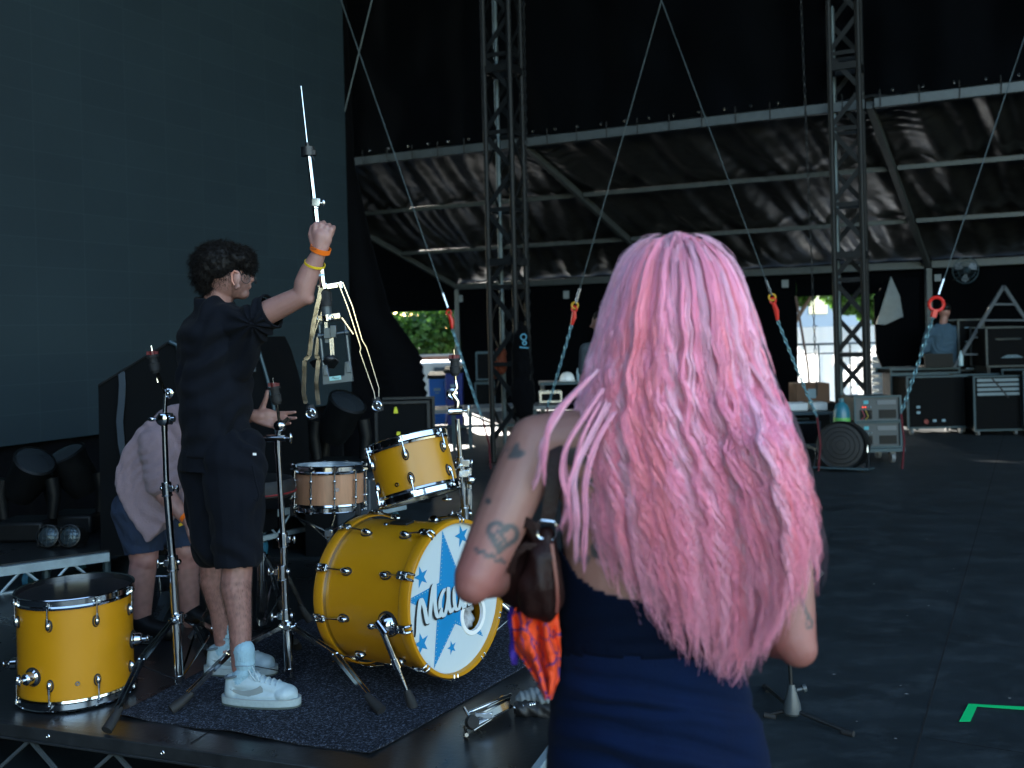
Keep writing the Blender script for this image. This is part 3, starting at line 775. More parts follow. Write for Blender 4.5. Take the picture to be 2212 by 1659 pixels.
# crop reading: (x, y) on the head, in units of the head radius
Lt = [[(-.90, -.30), (-.86, -.36), (-.80, -.28), (-.76, -.05), (-.70, .14), (-.64, .04), (-.60, -.16), (-.55, -.16), (-.50, .04), (-.44, .24), (-.40, .26), (-.42, .06), (-.40, -.12), (-.34, -.16), (-.28, -.06)],
      [(-.12, .12), (-.20, .16), (-.29, .06), (-.31, -.08), (-.25, -.18), (-.18, -.10), (-.12, .08), (-.12, .16), (-.13, -.04), (-.09, -.16), (-.02, -.12)],
      [(.02, .16), (.0, -.02), (.02, -.14), (.09, -.16), (.15, -.04), (.18, .14), (.16, -.02), (.19, -.16), (.26, -.15)],
      [(.34, .12), (.31, -.06), (.33, -.16), (.4, -.12), (.44, -.02)]]
for nm, dx, z, mm, w in (('lettering_shadow', -.028, .0027, blackink, .0095), ('lettering_shadow', -.014, .0032, blackink, .0095), ('lettering', 0, .0042, headw, .008)):
    mb = MB()
    for st in Lt:
        vs, fs = brush([((x + dx - .02) * BR, (y + .5 * dx - .01) * BR) for x, y in st], w, z, mm, nm); mb.add(vs, fs)
    part(nm, mb, mm, fh, smooth=False)
# lugs, T rods and claws
for side in (0, 1):
    for k in range(10):
        a = R(9) + 2 * math.pi * k / 10; q = Mb @ Matrix.Rotation(a, 4, 'Z'); sg = 1 if side else -1
        zl = BL - .125 if side else .125; ze = BL - .002 if side else .002
        b = MB().ell((BR + .007, 0, zl), (.019, .014, .024), None, 16, 10); b.xf(q); lo = part('lug', b, chrome, bass)
        g = MB().ell((BR + .001, 0, zl), (.006, .018, .029), None, 16, 8); g.xf(q); part('gasket', g, rubber, lo)
        r_ = MB().tube([(BR + .016, 0, zl + sg * .012), (BR + .028, 0, ze - sg * .03)], .0034, 8); r_.xf(q); part('tension_rod', r_, chrome, lo)
        c_ = MB()
        for t in (-.011, .011):
            c_.tube([(BR + .027, t * .6, ze - sg * .045), (BR + .0275, t, ze - sg * .02), (BR + .0275, t, ze + sg * .012), (BR + .017, t, ze + sg * .021), (BR + .003, t, ze + sg * .02)], [.005, .006, .006, .006, .0045], 8)
        c_.box((BR + .029, 0, ze - sg * .03), (.012, .03, .018)).tube([(BR + .03, 0, ze - sg * .03), (BR + .032, 0, ze + sg * .002)], .0065, 8).box((BR + .033, 0, ze + sg * .004), (.009, .02, .009))
        c_.xf(q); part('claw', c_, chrome, bass, bev=.0015)
# spur leg with bracket
hub = P(835, 1368, 3.70); ftp = G(893, 1528, ZD + .004)
# put the bracket on the shell surface
def on_shell(a, z): return Mb @ (Matrix.Rotation(a, 4, 'Z') @ V(BR, 0, z))
def proj(p):
    x = p.x / p.y * F; y = (p.z - CAMZ) / p.y * F
    return 1106 + x * CA - y * SA, 715 - (x * SA + y * CA)
cand = [(R(a), z) for a in range(0, 360, 3) for z in [BL - .2 + .01 * k for k in range(12)] if (Mb.to_3x3() @ V(math.cos(R(a)), math.sin(R(a)), 0)).y < -.1]
sa, sz = min(cand, key=lambda t: (proj(on_shell(*t))[0] - 840) ** 2 + (proj(on_shell(*t))[1] - 1345) ** 2)
def spur(sa, sz, ftp, nm='spur_leg'):
    hb = on_shell(sa, sz); no = (Mb.to_3x3() @ V(math.cos(sa), math.sin(sa), 0)).normalized(); jt = hb + no * .035
    rot = bn.rotation_difference(no)
    qq = Matrix.Translation(hb) @ V(0, 0, 1).rotation_difference(no).to_matrix().to_4x4()
    l_ = part(nm, MB().tube([jt, jt.lerp(ftp, .42)], .0135, 12).tube([jt.lerp(ftp, .38), jt.lerp(ftp, .5)], .0165, 12).tube([jt.lerp(ftp, .5), ftp], .0085, 10), chrome, bass)
    part('bracket', MB().lathe([(.045, -.002), (.044, .008), (.036, .02), (.026, .034), (.012, .04), (.0005, .041)], qq, 28).tube([jt - by * .02 + bn * .02, jt + by * .02 - bn * .02], .016, 12).tube([jt - bn * .02, jt - bn * .055], .006, 8).ell(jt - bn * .055, (.016, .008, .012)), chrome, l_)
    part('gasket', MB().lathe([(.05, -.004), (.049, .004), (.04, .005)], qq, 24), rubber, l_)
    dd = (ftp - jt).normalized()
    part('rubber_foot', MB().tube([ftp - dd * .07, ftp - dd * .03, ftp], [.014, .019, .02], 12), rubber, l_)
    part('memory_marks', MB().tube([jt.lerp(ftp, .56), jt.lerp(ftp, .565)], .0095, 10).tube([jt.lerp(ftp, .6), jt.lerp(ftp, .605)], .0095, 10).tube([jt.lerp(ftp, .64), jt.lerp(ftp, .645)], .0095, 10), rubber, l_)
spur(sa, sz, ftp)
spur(math.pi - sa, sz, V(fc.x + .42, fc.y + .42, ZD + .004))
part('vent', MB().lathe([(.004, 0), (.004, .004), (.01, .004), (.012, 0)], Mb @ Matrix.Rotation(R(100), 4, 'Z') @ Matrix.Translation((BR, 0, .16)) @ Matrix.Rotation(R(90), 4, 'Y'), 16), chrome, bass)
part('tom_holder_base', MB().xf(Matrix()).add(*(lambda m: (m.v, m.f))(MB().box((BR + .004, 0, BL * .5), (.01, .05, .09)).xf(Mb @ Matrix.Rotation(R(96), 4, 'Z')))), blackm, bass, bev=.003)

# --- rack tom
TR, TH = .162, .205
tc_ = P(893, 1012, 4.05); ta = V(-.245, .2, 1).normalized()
qt = V(0, 0, 1).rotation_difference(ta).to_matrix().to_4x4(); Mt = Matrix.Translation(tc_) @ qt @ Matrix.Translation((0, 0, -TH / 2))
tom = thing('rack_tom', 'small yellow tom tilted on its mount above the bass drum', 'drum', V(tc_.x, tc_.y, ZD))
drum(tom, Mt, TR, TH, 6, yellow, a0=R(-90), z_l=.055, vent=(R(-112), .045))
tm = P(993, 1015, 4.15)
# --- snare
SR_, SH = .17, .178
sc_ = P(711, 1090, 4.95); qs = V(0, 0, 1).rotation_difference(V(.02, .05, 1)).to_matrix().to_4x4(); Ms = Matrix.Translation(sc_) @ qs
snare = thing('snare_drum', 'pale wooden snare drum with chrome tube lugs on its stand behind the bass drum', 'drum', V(sc_.x, sc_.y, ZD))
drum(snare, Ms, SR_, SH, 10, wood, a0=R(-108), topm=headw, botm=headw, tubes=True, vent=(R(-67), SH * .5))
q = Ms @ Matrix.Rotation(R(-150), 4, 'Z')
tb = MB().box((SR_ + .014, 0, SH * .5), (.026, .03, .1)).box((SR_ + .034, 0, SH * .6), (.012, .02, .075)).tube([(SR_ + .03, -.02, SH * .25), (SR_ + .03, .02, SH * .25)], .008, 8); tb.xf(q)
part('strainer', tb, chrome, snare, bev=.003)
# snare stand
sst = thing('snare_stand', 'chrome snare stand holding the wooden snare drum', 'drum stand', V(sc_.x, sc_.y + .0, ZD))
ctr = Ms @ V(0, 0, -.14); 
for a_ in (-30, 90, 210):
    e = Ms @ (Matrix.Rotation(R(a_), 3, 'Z') @ V(SR_ + .012, 0, -.028)); mid = ctr.lerp(e, .55) + V(0, 0, -.01)
    ar = part('basket_arm', MB().tube([ctr, mid, e + V(0, 0, -.012)], [.008, .007, .006], 8).bar(ctr + V(0, 0, -.04), mid, .014, .004), chrome, sst)
    part('rubber_grip', MB().box(e + V(0, 0, .012), (.028, .028, .055)), rubber, ar, bev=.006)
part('pole', MB().tube([ctr, V(ctr.x, ctr.y, ZD + .33)], .0095, 12).tube([V(ctr.x, ctr.y, ZD + .42), V(ctr.x, ctr.y, ZD + .14)], .0135, 12).box((ctr.x, ctr.y, ZD + .42), (.04, .04, .04)), chrome, sst, bev=.003)

# ---------------------------------------------------------------- stands
def tripod(root, base, zh, feet, rub=True, w=.02):
    """collar at height zh and double strip legs to the feet"""
    c = V(base.x, base.y, base.z + zh)
    part('collar', MB().tube([c - V(0, 0, .02), c + V(0, 0, .02)], .024, 14).box(c + V(0, -.02, 0), (.03, .03, .022)), chrome, root, bev=.003)
    low = V(base.x, base.y, base.z + .05)
    part('lower_collar', MB().tube([low - V(0, 0, .012), low + V(0, 0, .012)], .021, 12), chrome, root)
    for f in feet:
        f = Vector(f); d = V(f.x - c.x, f.y - c.y, 0); L = d.length; d.normalize(); sd_ = V(-d.y, d.x, 0)
        a = c + d * .03; m_ = a.lerp(f, .5) + V(0, 0, .035 + .02); f2 = f + V(0, 0, .014)
        mb = MB()
        for s_ in (-1, 1):
            o_ = sd_ * s_ * w * .5
            pts = [a + o_ * .6, m_ + o_, a.lerp(f2, .86) + o_ * .8 + V(0, 0, .012)]
            for i in range(2): mb.bar(pts[i], pts[i + 1], .0035, .017)
        mb.tube([a - sd_ * .02, a + sd_ * .02], .006, 8).tube([m_ - sd_ * w * .7, m_ + sd_ * w * .7], .005, 8)
        lg_ = part('leg', mb, chrome, root)
        fd = (f2 - a).normalized()
        if rub: part('rubber_foot', MB().tube([f2 - fd * .085 + V(0, 0, .005), f2 - fd * .04, f2 + fd * .005], [.013, .018, .02], 10), rubber, lg_)
        part('brace', MB().bar(low + d * .018, a.lerp(f2, .48) + V(0, 0, .012), .008, .003), chrome, lg_)
def joint(p, d, wing=V(1, 0, 0), s=1.):
    mb = MB().tube([p - d * .028 * s, p + d * .028 * s], .021 * s, 14).tube([p - d * .034 * s, p - d * .028 * s], .024 * s, 14)
    mb.box(p + wing * .022 * s, (.024 * s, .018 * s, .026 * s)).tube([p + wing * .03 * s, p + wing * .05 * s], .005 * s, 8).ell(p + wing * .055 * s, (.006 * s, .01 * s, .019 * s)).ell(p - wing * .024 * s, (.01 * s, .012 * s, .012 * s))
    return mb
def felt(root, p, d, seatr=.022):
    f_ = part('cymbal_felt', MB().tube([p, p + d * .028, p + d * .03, p + d * .052], [.021, .022, .018, .018], 16).tube([p + d * .052, p + d * .062], .025, 16).tube([p - d * .012, p], [.014, .019], 14), rubber, root)
    part('wing_nut', MB().tube([p + d * .062, p + d * .078], .012, 10).box(p + d * .07, (.045, .01, .014)), mat('red_trim_plastic', (.12, .01, .012), .5), root)
    part('threaded_rod', MB().tube([p - d * .05, p + d * .1], .0036, 8), chrome, root)
def stand(name, label, base, line, feet, zh, top, group, knee=None):
    """line: joints from the base up (points), radii shrink upward"""
    root = thing(name, label, 'cymbal stand', base, group)
    pts = [base + V(0, 0, .03)] + line; rs = [.0175, .0145, .0115, .010]
    for i in range(len(pts) - 1):
        part('tube', MB().tube([pts[i], pts[i + 1]], rs[min(i, 3)], 16), chrome, root)
        if i < len(pts) - 2: part('height_clamp', joint(pts[i + 1], (pts[i + 1] - pts[i]).normalized(), V(1 if i % 2 else -1, -.3, 0).normalized(), 1 - .08 * i), chrome, root, bev=.002)
    tripod(root, base, zh, feet)
    return root
Y1 = 3.98; b1 = G(388, 1492, ZD)
s1 = stand('cymbal_stand', 'left chrome cymbal stand, between floor tom and the man, its folded top arm bare', b1, [P(373, 1215, Y1), P(360, 1055, Y1), P(355, 915, Y1)],
    [G(232, 1584, ZD + .006), G(497, 1440, ZD + .006) + V(.02, .02, 0), b1 + V(.0, .4, 0)], .29, None, 'bare cymbal stands of the drum kit')
def tilter(root, a, b, Y, fl, flt, knob=True):
    A, B = P(*a, Y), P(*b, Y)
    mb = MB().tube([A + V(-.02, 0, 0), A + V(.03, 0, 0)], .024, 16).tube([A + V(.03, -.01, 0), A + V(.045, -.01, 0)], .013, 10).ell(A + V(0, -.02, 0), (.027, .012, .027)).tube([A - V(0, 0, .05), A], .013, 12)
    mb.tube([A + V(-.02, 0, 0), A + V(-.05, 0, 0)], .005, 8).ell(A + V(-.052, 0, 0), (.014, .006, .009))
    part('tilter', mb, chrome, root)
    part('boom_arm', MB().tube([A, B], .0085, 10), chrome, root)
    d = (P(*flt, Y) - P(*fl, Y)).normalized()
    part('ratchet', MB().torus(B + V(.012, 0, 0), .015, .007, (0, 1, 0), 16, 8).ell(B + V(.012, 0, 0), (.012, .018, .012)).bar(B, P(*fl, Y), .016, .01), chrome, root)
    felt(root, P(*fl, Y), d)
tilter(s1, (355, 905), (358, 850), Y1, (336, 800), (331, 772))
Y2 = 4.03; b2 = G(626, 1476, ZD)
s2 = stand('cymbal_stand', 'middle chrome cymbal stand, standing between the man and the bass drum', b2, [P(618, 1330, Y2), P(612, 1165, Y2), P(600, 960, Y2)],
    [G(372, 1540, ZD + .006), G(823, 1542, ZD + .006), b2 + V(-.06, .42, 0)], .235, None, 'bare cymbal stands of the drum kit')
part('height_clamp', joint(P(610, 1235, Y2), V(0, 0, 1), V(-1, 0, 0)), chrome, s2, bev=.002)
c_ = P(600, 947, Y2); part('boom_clamp', MB().tube([c_ - V(.045, 0, 0), c_ + V(.03, 0, 0)], .015, 14).tube([c_ + V(.03, 0, 0), c_ + V(.05, 0, 0)], .006, 8).ell(c_ + V(.053, 0, 0), (.007, .012, .024)).tube([c_ - V(.06, 0, 0), c_ - V(.045, 0, 0)], .007, 8).tube([c_ - V(0, 0, .06), c_], .014, 12), chrome, s2)
a = P(604, 920, Y2); part('tilter', MB().ell(a, (.026, .018, .024)).bar(a, P(625, 903, Y2), .02, .016).tube([a, c_], .011, 10), chrome, s2)
felt(s2, P(598, 868, Y2), (P(592, 835, Y2) - P(598, 868, Y2)).normalized())
part('boom_arm', MB().tube([a, P(598, 868, Y2)], .0065, 8), chrome, s2)
Y3 = 4.22; p3 = P(1006, 1112, Y3); b3 = V(p3.x, p3.y, ZD)
s3 = stand('cymbal_stand', 'right chrome cymbal stand, rising behind the bass drum and carrying the tom', b3, [P(1004, 1110, Y3), P(995, 1000, Y3), P(988, 905, Y3)],
    [b3 + V(.36, .1, .006), b3 + V(-.2, .32, .006), b3 + V(.25, -.25, .006) if False else b3 + V(.1, .38, .006)], .3, None, 'bare cymbal stands of the drum kit')
c_ = P(986, 888, Y3); part('boom_clamp', MB().tube([c_ - V(.035, 0, 0), c_ + V(.025, 0, 0)], .017, 14).tube([c_ + V(.025, 0, 0), c_ + V(.045, 0, 0)], .006, 8).box(c_ + V(.05, 0, 0), (.01, .016, .05)), chrome, s3, bev=.003)
part('tilter', MB().tube([c_, P(988, 868, Y3), P(978, 852, Y3), P(987, 838, Y3), P(984, 822, Y3)], [.012, .013, .014, .01, .007], 10).torus(P(977, 851, Y3), .016, .011, (0, 1, 0), 16, 8), chrome, s3)
felt(s3, P(983, 806, Y3), V(-.03, 0, 1).normalized(), .03)
part('boom_arm', MB().tube([P(984, 822, Y3), P(983, 806, Y3)], .006, 8), chrome, s3)
# tom mount hanging off stand 3
mm_ = P(1004, 1035, Y3 - .02); mb = MB()
mb.tube([P(1016, 1100, Y3), P(1014, 1010, Y3)], .0125, 12).box(P(1002, 1000, Y3), (.05, .035, .03)).box(P(1003, 1022, Y3), (.045, .04, .03)).ell(P(1017, 1037, Y3 - .03), (.022, .022, .022)).tube([P(1012, 1055, Y3), P(1012, 1090, Y3)], .017, 12).tube([P(1000, 1005, Y3), P(975, 1012, 4.12), tc_ + ta.cross(V(0, 1, 0)).normalized() * (TR + .01)], .0085, 10)
part('tom_mount', mb, chromed, s3, bev=.002)
cw = P(965, 1085 - 18, 4.0); part('wing_bolt', MB().tube([cw, cw + V(0, 0, -.02)], .005, 8).ell(cw + V(0, 0, -.022), (.022, .008, .008)), chrome, s3)
# throne
thc = P(556, 1052, 4.72)
thr = thing('drum_throne', 'black round drum throne half hidden behind the man with the raised arm', 'drum throne', V(thc.x, thc.y, ZD))
part('seat', MB().lathe([(.001, .05), (.12, .05), (.165, .04), (.178, .015), (.178, -.03), (.16, -.045), (.001, -.048)], Matrix.Translation(thc), 40), mat('black_vinyl', (.006, .006, .007), .6, bump=.2, bscale=40), thr)
part('piping', MB().torus(thc + V(0, 0, -.02), .18, .004, (0, 0, 1), 40, 6), mat('red_piping', (.25, .01, .01), .5), thr)
hb_ = V(P(566, 1150, 4.75).x, thc.y, 0)
part('threaded_post', MB().lathe([(.011 + (.0025 if k % 2 else 0), ZD + .3 + .006 * k) for k in range(62)], Matrix.Translation((hb_.x, hb_.y, 0)), 10), chromed, thr)
part('post', MB().tube([V(hb_.x, hb_.y, ZD + .1), V(hb_.x, hb_.y, ZD + .36)], .019, 14), chrome, thr)
tripod(thr, V(hb_.x, hb_.y, ZD), .36, [G(668, 1345, ZD + .005), V(hb_.x - .3, hb_.y - .12, ZD + .005), V(hb_.x + .02, hb_.y + .3, ZD + .005)])
part('leg_cage', MB().tube([P(557, 1255, 4.7), P(553, 1330, 4.7), P(560, 1352, 4.7)], .004, 6).tube([P(575, 1255, 4.7), P(577, 1345, 4.7)], .004, 6), chrome, thr)

# --- hi-hat stand held up
YH = 3.74
hh = thing('hi_hat_stand', 'chrome hi-hat stand held up in the man\'s raised fist with its legs folded', 'hi-hat stand', P(705, 1000, YH))
def hp_(x, y, dY=0.): return P(x, y, YH + dY)
part('pull_rod', MB().tube([hp_(650, 186), hp_(664, 315)], .0032, 8), chrome, hh)
ax_ = (hp_(664, 315) - hp_(700, 640)).normalized()
part('cymbal_seat', MB().tube([hp_(666, 337), hp_(664.5, 318)], .026, 18).tube([hp_(664.5, 320), hp_(663.5, 308)], .008, 10).box(hp_(676, 330, -.01), (.022, .02, .018)).tube([hp_(674, 336, -.02), hp_(679, 347, -.02)], .002, 6), blackm, hh)
part('upper_tube', MB().tube([hp_(667, 336), hp_(679, 440)], .0115, 16), chrome, hh)
part('height_clamp', MB().tube([hp_(679, 430), hp_(681.5, 452)], .0165, 16).tube([hp_(681, 452), hp_(682.5, 470)], .0145, 16).box(hp_(683, 437, -.014), (.03, .012, .03), Matrix.Rotation(R(4), 3, 'Y')).tube([hp_(686, 440), hp_(697, 438)], .004, 8).ell(hp_(699, 438), (.007, .007, .014)), chrome, hh, bev=.002)
part('lower_tube', MB().tube([hp_(681, 450), hp_(698, 622)], .0135, 18), chrome, hh)
part('tape_band', MB().tube([hp_(693.5, 592), hp_(694, 597)], .0155, 14), mat('pale_blue_tape', (.3, .5, .65), .5), hh)
hubp = hp_(701, 618)
part('leg_hub', MB().tube([hp_(698, 612), hp_(701, 626)], .02, 18).bar(hp_(703, 620, -.02), hp_(733, 615, 0), .03, .022).bar(hp_(701, 618), hp_(688, 622), .03, .02).tube([hp_(735, 607), hp_(737, 624)], .008, 10), chrome, hh, bev=.003)
mb = MB().tube([hp_(701, 627), hp_(704, 655)], .0225, 20)
for k in range(10):
    a_ = k * .628; o_ = V(math.cos(a_) * .0225, math.sin(a_) * .0225, 0); mb.bar(hp_(701.5, 631) + o_, hp_(703.5, 650) + o_, .006, .006)
part('grip', mb.tube([hp_(703.5, 650), hp_(704.5, 662)], .0235, 20), rubber, hh)
part('sleeve', MB().tube([hp_(704, 660), hp_(706.5, 683)], .019, 18), alu, hh)
part('lower_hub', MB().tube([hp_(706, 680), hp_(708, 694)], .022, 18).bar(hp_(688, 688), hp_(736, 682), .026, .022).torus(hp_(713, 686, -.03), .009, .003, (0, 1, 0), 12, 6).tube([hp_(685, 686), hp_(688, 694)], .009, 8), chrome, hh, bev=.003)
mgun = mat('gunmetal', (.08, .10, .115), .35, .6, var=.15, vscale=20)
fr = MB()
for pa, pb in (((689, 700), (700, 806)), ((745, 694), (757, 800)), ((689, 703), (697, 692)), ((697, 692), (737, 688)), ((737, 688), (745, 696))): fr.tube([hp_(*pa), hp_(*pb)], .0075, 10)
fr.prism([hp_(697, 832, -.012), hp_(695, 790, -.012), (hp_(706, 788, -.012)), hp_(711, 815, -.012), hp_(743, 811, -.012), hp_(744, 782, -.012), hp_(757, 779, -.012), hp_(763, 824, -.012)], (0, .02, 0))
fr.prism([hp_(699, 812, -.018), hp_(697, 796, -.018), hp_(704, 795, -.018), hp_(709, 812, -.018)], (0, .01, 0)).prism([hp_(748, 806, -.018), hp_(746, 784, -.018), hp_(754, 783, -.018), hp_(759, 805, -.018)], (0, .01, 0))
part('frame', fr, mgun, hh, bev=.002)
part('maker_plate', MB().prism([hp_(712, 823, -.016), hp_(711, 814, -.016), hp_(736, 811, -.016), hp_(737, 820, -.016)], (0, .005, 0)), mat('light_blue_plate', (.2, .42, .5), .3, .5), hh)
Mtx = Matrix.Translation(hp_(724, 817, -.0172)) @ Matrix.Rotation(R(7), 4, 'Y') @ Matrix.Rotation(R(90), 4, 'X')
textmesh('plate_lettering', 'Pearl', .013, Mtx, blackink, hh, .0003, .3)
part('axle', MB().tube([hp_(686, 726), hp_(756, 717)], .006, 10).tube([hp_(687, 726), hp_(694, 725)], .013, 12).tube([hp_(745, 719), hp_(753, 717)], .013, 12).box(hp_(708, 720, -.01), (.028, .02, .04)).box(hp_(720, 716, -.014), (.022, .02, .046)).box(hp_(707, 736), (.02, .01, .02)), mgun, hh, bev=.002)
mb = MB()
for k in range(19):
    t = k / 18; p = hp_(716 + 3 * t, 728 + 52 * t, -.012); mb.box(p, (.015, .006, .0035)).box(p + V(.006, 0, 0), (.002, .008, .0055)).box(p - V(.006, 0, 0), (.002, .008, .0055))
for k in range(7):
    t = k / 6; p = hp_(704 + 1.5 * t, 697 + 16 * t, -.004); mb.box(p, (.012, .006, .003))
part('drive_chain', mb, chromed, hh)
part('footboard', MB().prism([hp_(703, 778, -.03), hp_(718, 768, -.03), hp_(733, 782, -.02), hp_(722, 797, .01), hp_(700, 795, .02), hp_(676, 795, .1), hp_(668, 783, .1), hp_(690, 777, .05)], (0, .012, .006)).ell(hp_(712, 775, -.03), (.02, .012, .012)), blackm, hh, bev=.002)
for nm, pts, ft_, mm_ in (('leg', [[(694, 622), (677, 700), (668, 770), (658, 778), (656, 850), (661, 872)], [(703, 622), (686, 705), (683, 768), (688, 776), (683, 828), (688, 874)]], (673, 892), None),
                     ('leg', [[(732, 612), (752, 664), (776, 738), (780, 752), (778, 760), (809, 848), (811, 862)], [(741, 610), (762, 662), (783, 735), (792, 750), (797, 765), (819, 838), (819, 860)]], (815, 876), None)):
    mb = MB(); dy = -.02
    for side, st in enumerate(pts):
        for i in range(len(st) - 1):
            mb.bar(hp_(*st[i], dy + .03 * side), hp_(*st[i + 1], dy + .03 * side), .0165, .003, (0, 1, 0) if st[0][0] < 710 else (1, 0, .2))
    lg_ = part('leg', mb, chrome, hh)
    f_ = hp_(*ft_, -.005); part('rubber_foot', MB().tube([f_ + V(-.006, 0, .03), f_, f_ + V(.006, 0, -.022)], [.014, .022, .019], 12), rubber, lg_)
    part('foot_bolt', MB().ell(f_ + V(0, -.02, .008), (.006, .004, .006)).ell(f_ + V(.005, -.02, -.008), (.005, .004, .005)).torus(f_ + V(0, -.018, 0), .017, .003, (0, 1, 0), 14, 5), chrome, lg_)
part('strut', MB().bar(hp_(690, 690, -.02), hp_(674, 738, -.02), .014, .004, (1, 0, .2)).bar(hp_(739, 686, -.01), hp_(764, 722, -.01), .014, .004, (1, 0, .2)), chrome, hh)

# --- pedals on the riser
def pedal(name, label, heel, toe, rot=None, lettering=True):
    d = V(toe.x - heel.x, toe.y - heel.y, 0); L = d.length; d.normalize(); s_ = V(-d.y, d.x, 0)
    root = thing(name, label, 'bass drum pedal', heel)
    up = V(0, 0, 1); h = heel + up * .015
    part('base_plate', MB().prism([h - s_ * .045 - up * .008, h + s_ * .045 - up * .008, toe + s_ * .05 + up * .006, toe - s_ * .05 + up * .006], up * .005), mgun, root)
    t2 = toe + up * (toe.z - ZD + .11) if False else V(toe.x, toe.y, heel.z + .12)
    hb = h + d * .06
    fb = part('footboard', MB().prism([hb - s_ * .042, hb + s_ * .042, hb + d * (L * .55) + s_ * .03 + up * .05, t2 - d * .03 + s_ * .045, t2 + s_ * .02, t2 - s_ * .02, t2 - d * .03 - s_ * .045, hb + d * (L * .55) - s_ * .03 + up * .05], up * .008), mgun, root, bev=.003)
    dd = (t2 - hb).normalized(); nn = dd.cross(s_) * -1; nn = nn if nn.z > 0 else -nn
    c = (hb + t2) / 2 + nn * .016
    if lettering:
        M = Matrix((dd, nn.cross(dd), nn)).transposed().to_4x4(); M.translation = c
        textmesh('lettering', 'PEARL', .048, M, blackink, fb, .001)
    part('heel_plate', MB().prism([h - s_ * .042, h + s_ * .042, h + s_ * .042 + d * .055, h - s_ * .042 + d * .055], up * .01), mgun, root, bev=.003)
    tt = V(toe.x, toe.y, heel.z)
    part('upright', MB().tube([tt + s_ * .06, tt + s_ * .06 + up * .2], .01, 10).tube([tt - s_ * .06, tt - s_ * .06 + up * .2], .01, 10).tube([tt + s_ * .08 + up * .2, tt - s_ * .08 + up * .2], .008, 10).ell(tt + up * .2, (.022, .022, .022)), chrome, root)
    bt = part('beater_shaft', MB().tube([tt + up * .2, tt + up * .36 - d * .1], .004, 8), chrome, root)
    q = Matrix.Translation(tt + up * .36 - d * .1) @ V(0, 0, 1).rotation_difference(d).to_matrix().to_4x4()
    part('beater_head', MB().lathe([(.001, -.03), (.022, -.028), (.026, 0), (.024, .03), (.001, .032)], q, 20), rubber, bt)
    return root
pedal('bass_drum_pedal', 'flat grey drum pedal with lettered footboard at the feet of the stooping person', G(300, 1395, ZD + .0) + V(0, 0, .0), G(372, 1330, ZD))
# loose folded pedal lying at the riser corner
root = thing('folded_pedal', 'loose chrome drum pedal with black beater lying on the riser near the woman', 'bass drum pedal', G(1050, 1572, ZD))
pp = lambda x, y, z: G(x, y, ZD + z)
part('base_plate', MB().prism([pp(1003, 1574, .012), pp(1025, 1580, .012), pp(1108, 1528, .02), pp(1090, 1512, .02)], (0, 0, .006)), chrome, root, bev=.002)
part('footboard', MB().prism([pp(1018, 1562, .03), pp(1035, 1568, .03), pp(1100, 1535, .036), pp(1104, 1510, .036), pp(1085, 1505, .036)], (0, 0, .008)).box(pp(1045, 1545, .05), (.06, .018, .02)).tube([pp(1010, 1540, .05), pp(1105, 1500, .05)], .006, 8).tube([pp(1022, 1562, .05), pp(1003, 1530, .05)], .007, 8), chrome, root, bev=.002)
part('spring', MB().lathe([(.008 + .0025 * (k % 2), .004 * k) for k in range(22)], Matrix.Translation(pp(1110, 1530, .03)) @ Matrix.Rotation(R(80), 4, 'Y'), 10).tube([pp(1004, 1571, .01), pp(1008, 1588, .03)], .007, 8), chrome, root)
bs = part('beater_shaft', MB().tube([pp(1010, 1566, .02), pp(1017, 1560, .075)], .0045, 8), chrome, root)
hb0 = pp(1020, 1560, .10); part('beater_head', MB().tube([pp(1017, 1560, .075), pp(1019, 1560, .1), pp(1023, 1560, .135)], [.018, .024, .019], 14), rubber, bs)
b_ = Blob()
for (x, y, r) in ((1130, 1532, .035), (1150, 1528, .045), (1168, 1530, .04), (1185, 1530, .045)): b_.ell(pp(x, y, .02), (r, r, r * .8))
o = b_.finish('black_bag', mat('black_nylon', (.008, .008, .009), .55, bump=.3, bscale=60), None, .006, 2, drape([(V(1, .4, .5), .05, .008)], .012)); tag(o, 'small lumpy black bag of drum hardware beside the loose pedal', 'bag')
b_ = Blob()
for (x, y, r, z) in ((1135, 1508, .03, .05), (1155, 1502, .035, .06), (1175, 1508, .03, .06)): b_.ell(pp(x, y, z), (r, r, r * .7))
o = b_.finish('grey_cloth', mat('grey_rag', (.13, .15, .16), .9), None, .005, 1, drape([(V(1, .2, .3), .022, .006)], .012)); tag(o, 'crumpled grey cloth lying on the black bag at the riser corner', 'cloth')
# --- mic stand
mbse = G(1712, 1556, .0); ms = thing('microphone_stand', 'short black tripod microphone stand on the floor right of the woman', 'microphone stand', mbse)
part('pole', MB().tube([mbse + V(0, 0, .05), P(1706, 1430, mbse.y), P(1700, 1310, mbse.y)], .0085, 12), blackm, ms)
part('hub', MB().lathe([(.012, .15), (.02, .12), (.034, .07), (.037, .035), (.03, .025), (.001, .025)], Matrix.Translation(mbse), 20).tube([mbse + V(.02, 0, .125), mbse + V(.05, 0, .13)], .008, 8).tube([mbse + V(.045, 0, .13), mbse + V(.06, 0, .133)], .016, 10), mat('grey_plastic', (.05, .06, .065), .4), ms)
for f in (G(1840, 1585, .01), G(1655, 1545, .01), mbse + V(-.02, .36, .01)):
    lg_ = part('leg', MB().tube([mbse + V(0, 0, .045), f], .0085, 10), blackm, ms); dd = (f - mbse).normalized()
    part('rubber_foot', MB().tube([f - dd * .04, f + dd * .008], .0125, 10), rubber, lg_)
part('boom', MB().tube([P(1700, 1310, mbse.y), P(1758, 1253, mbse.y - .05)], .006, 8), blackm, ms)
part('counterweight', MB().tube([P(1757, 1254, mbse.y - .05), P(1776, 1234, mbse.y - .06)], .0125, 12), mat('grey_plastic', (.05, .06, .065), .4), ms)
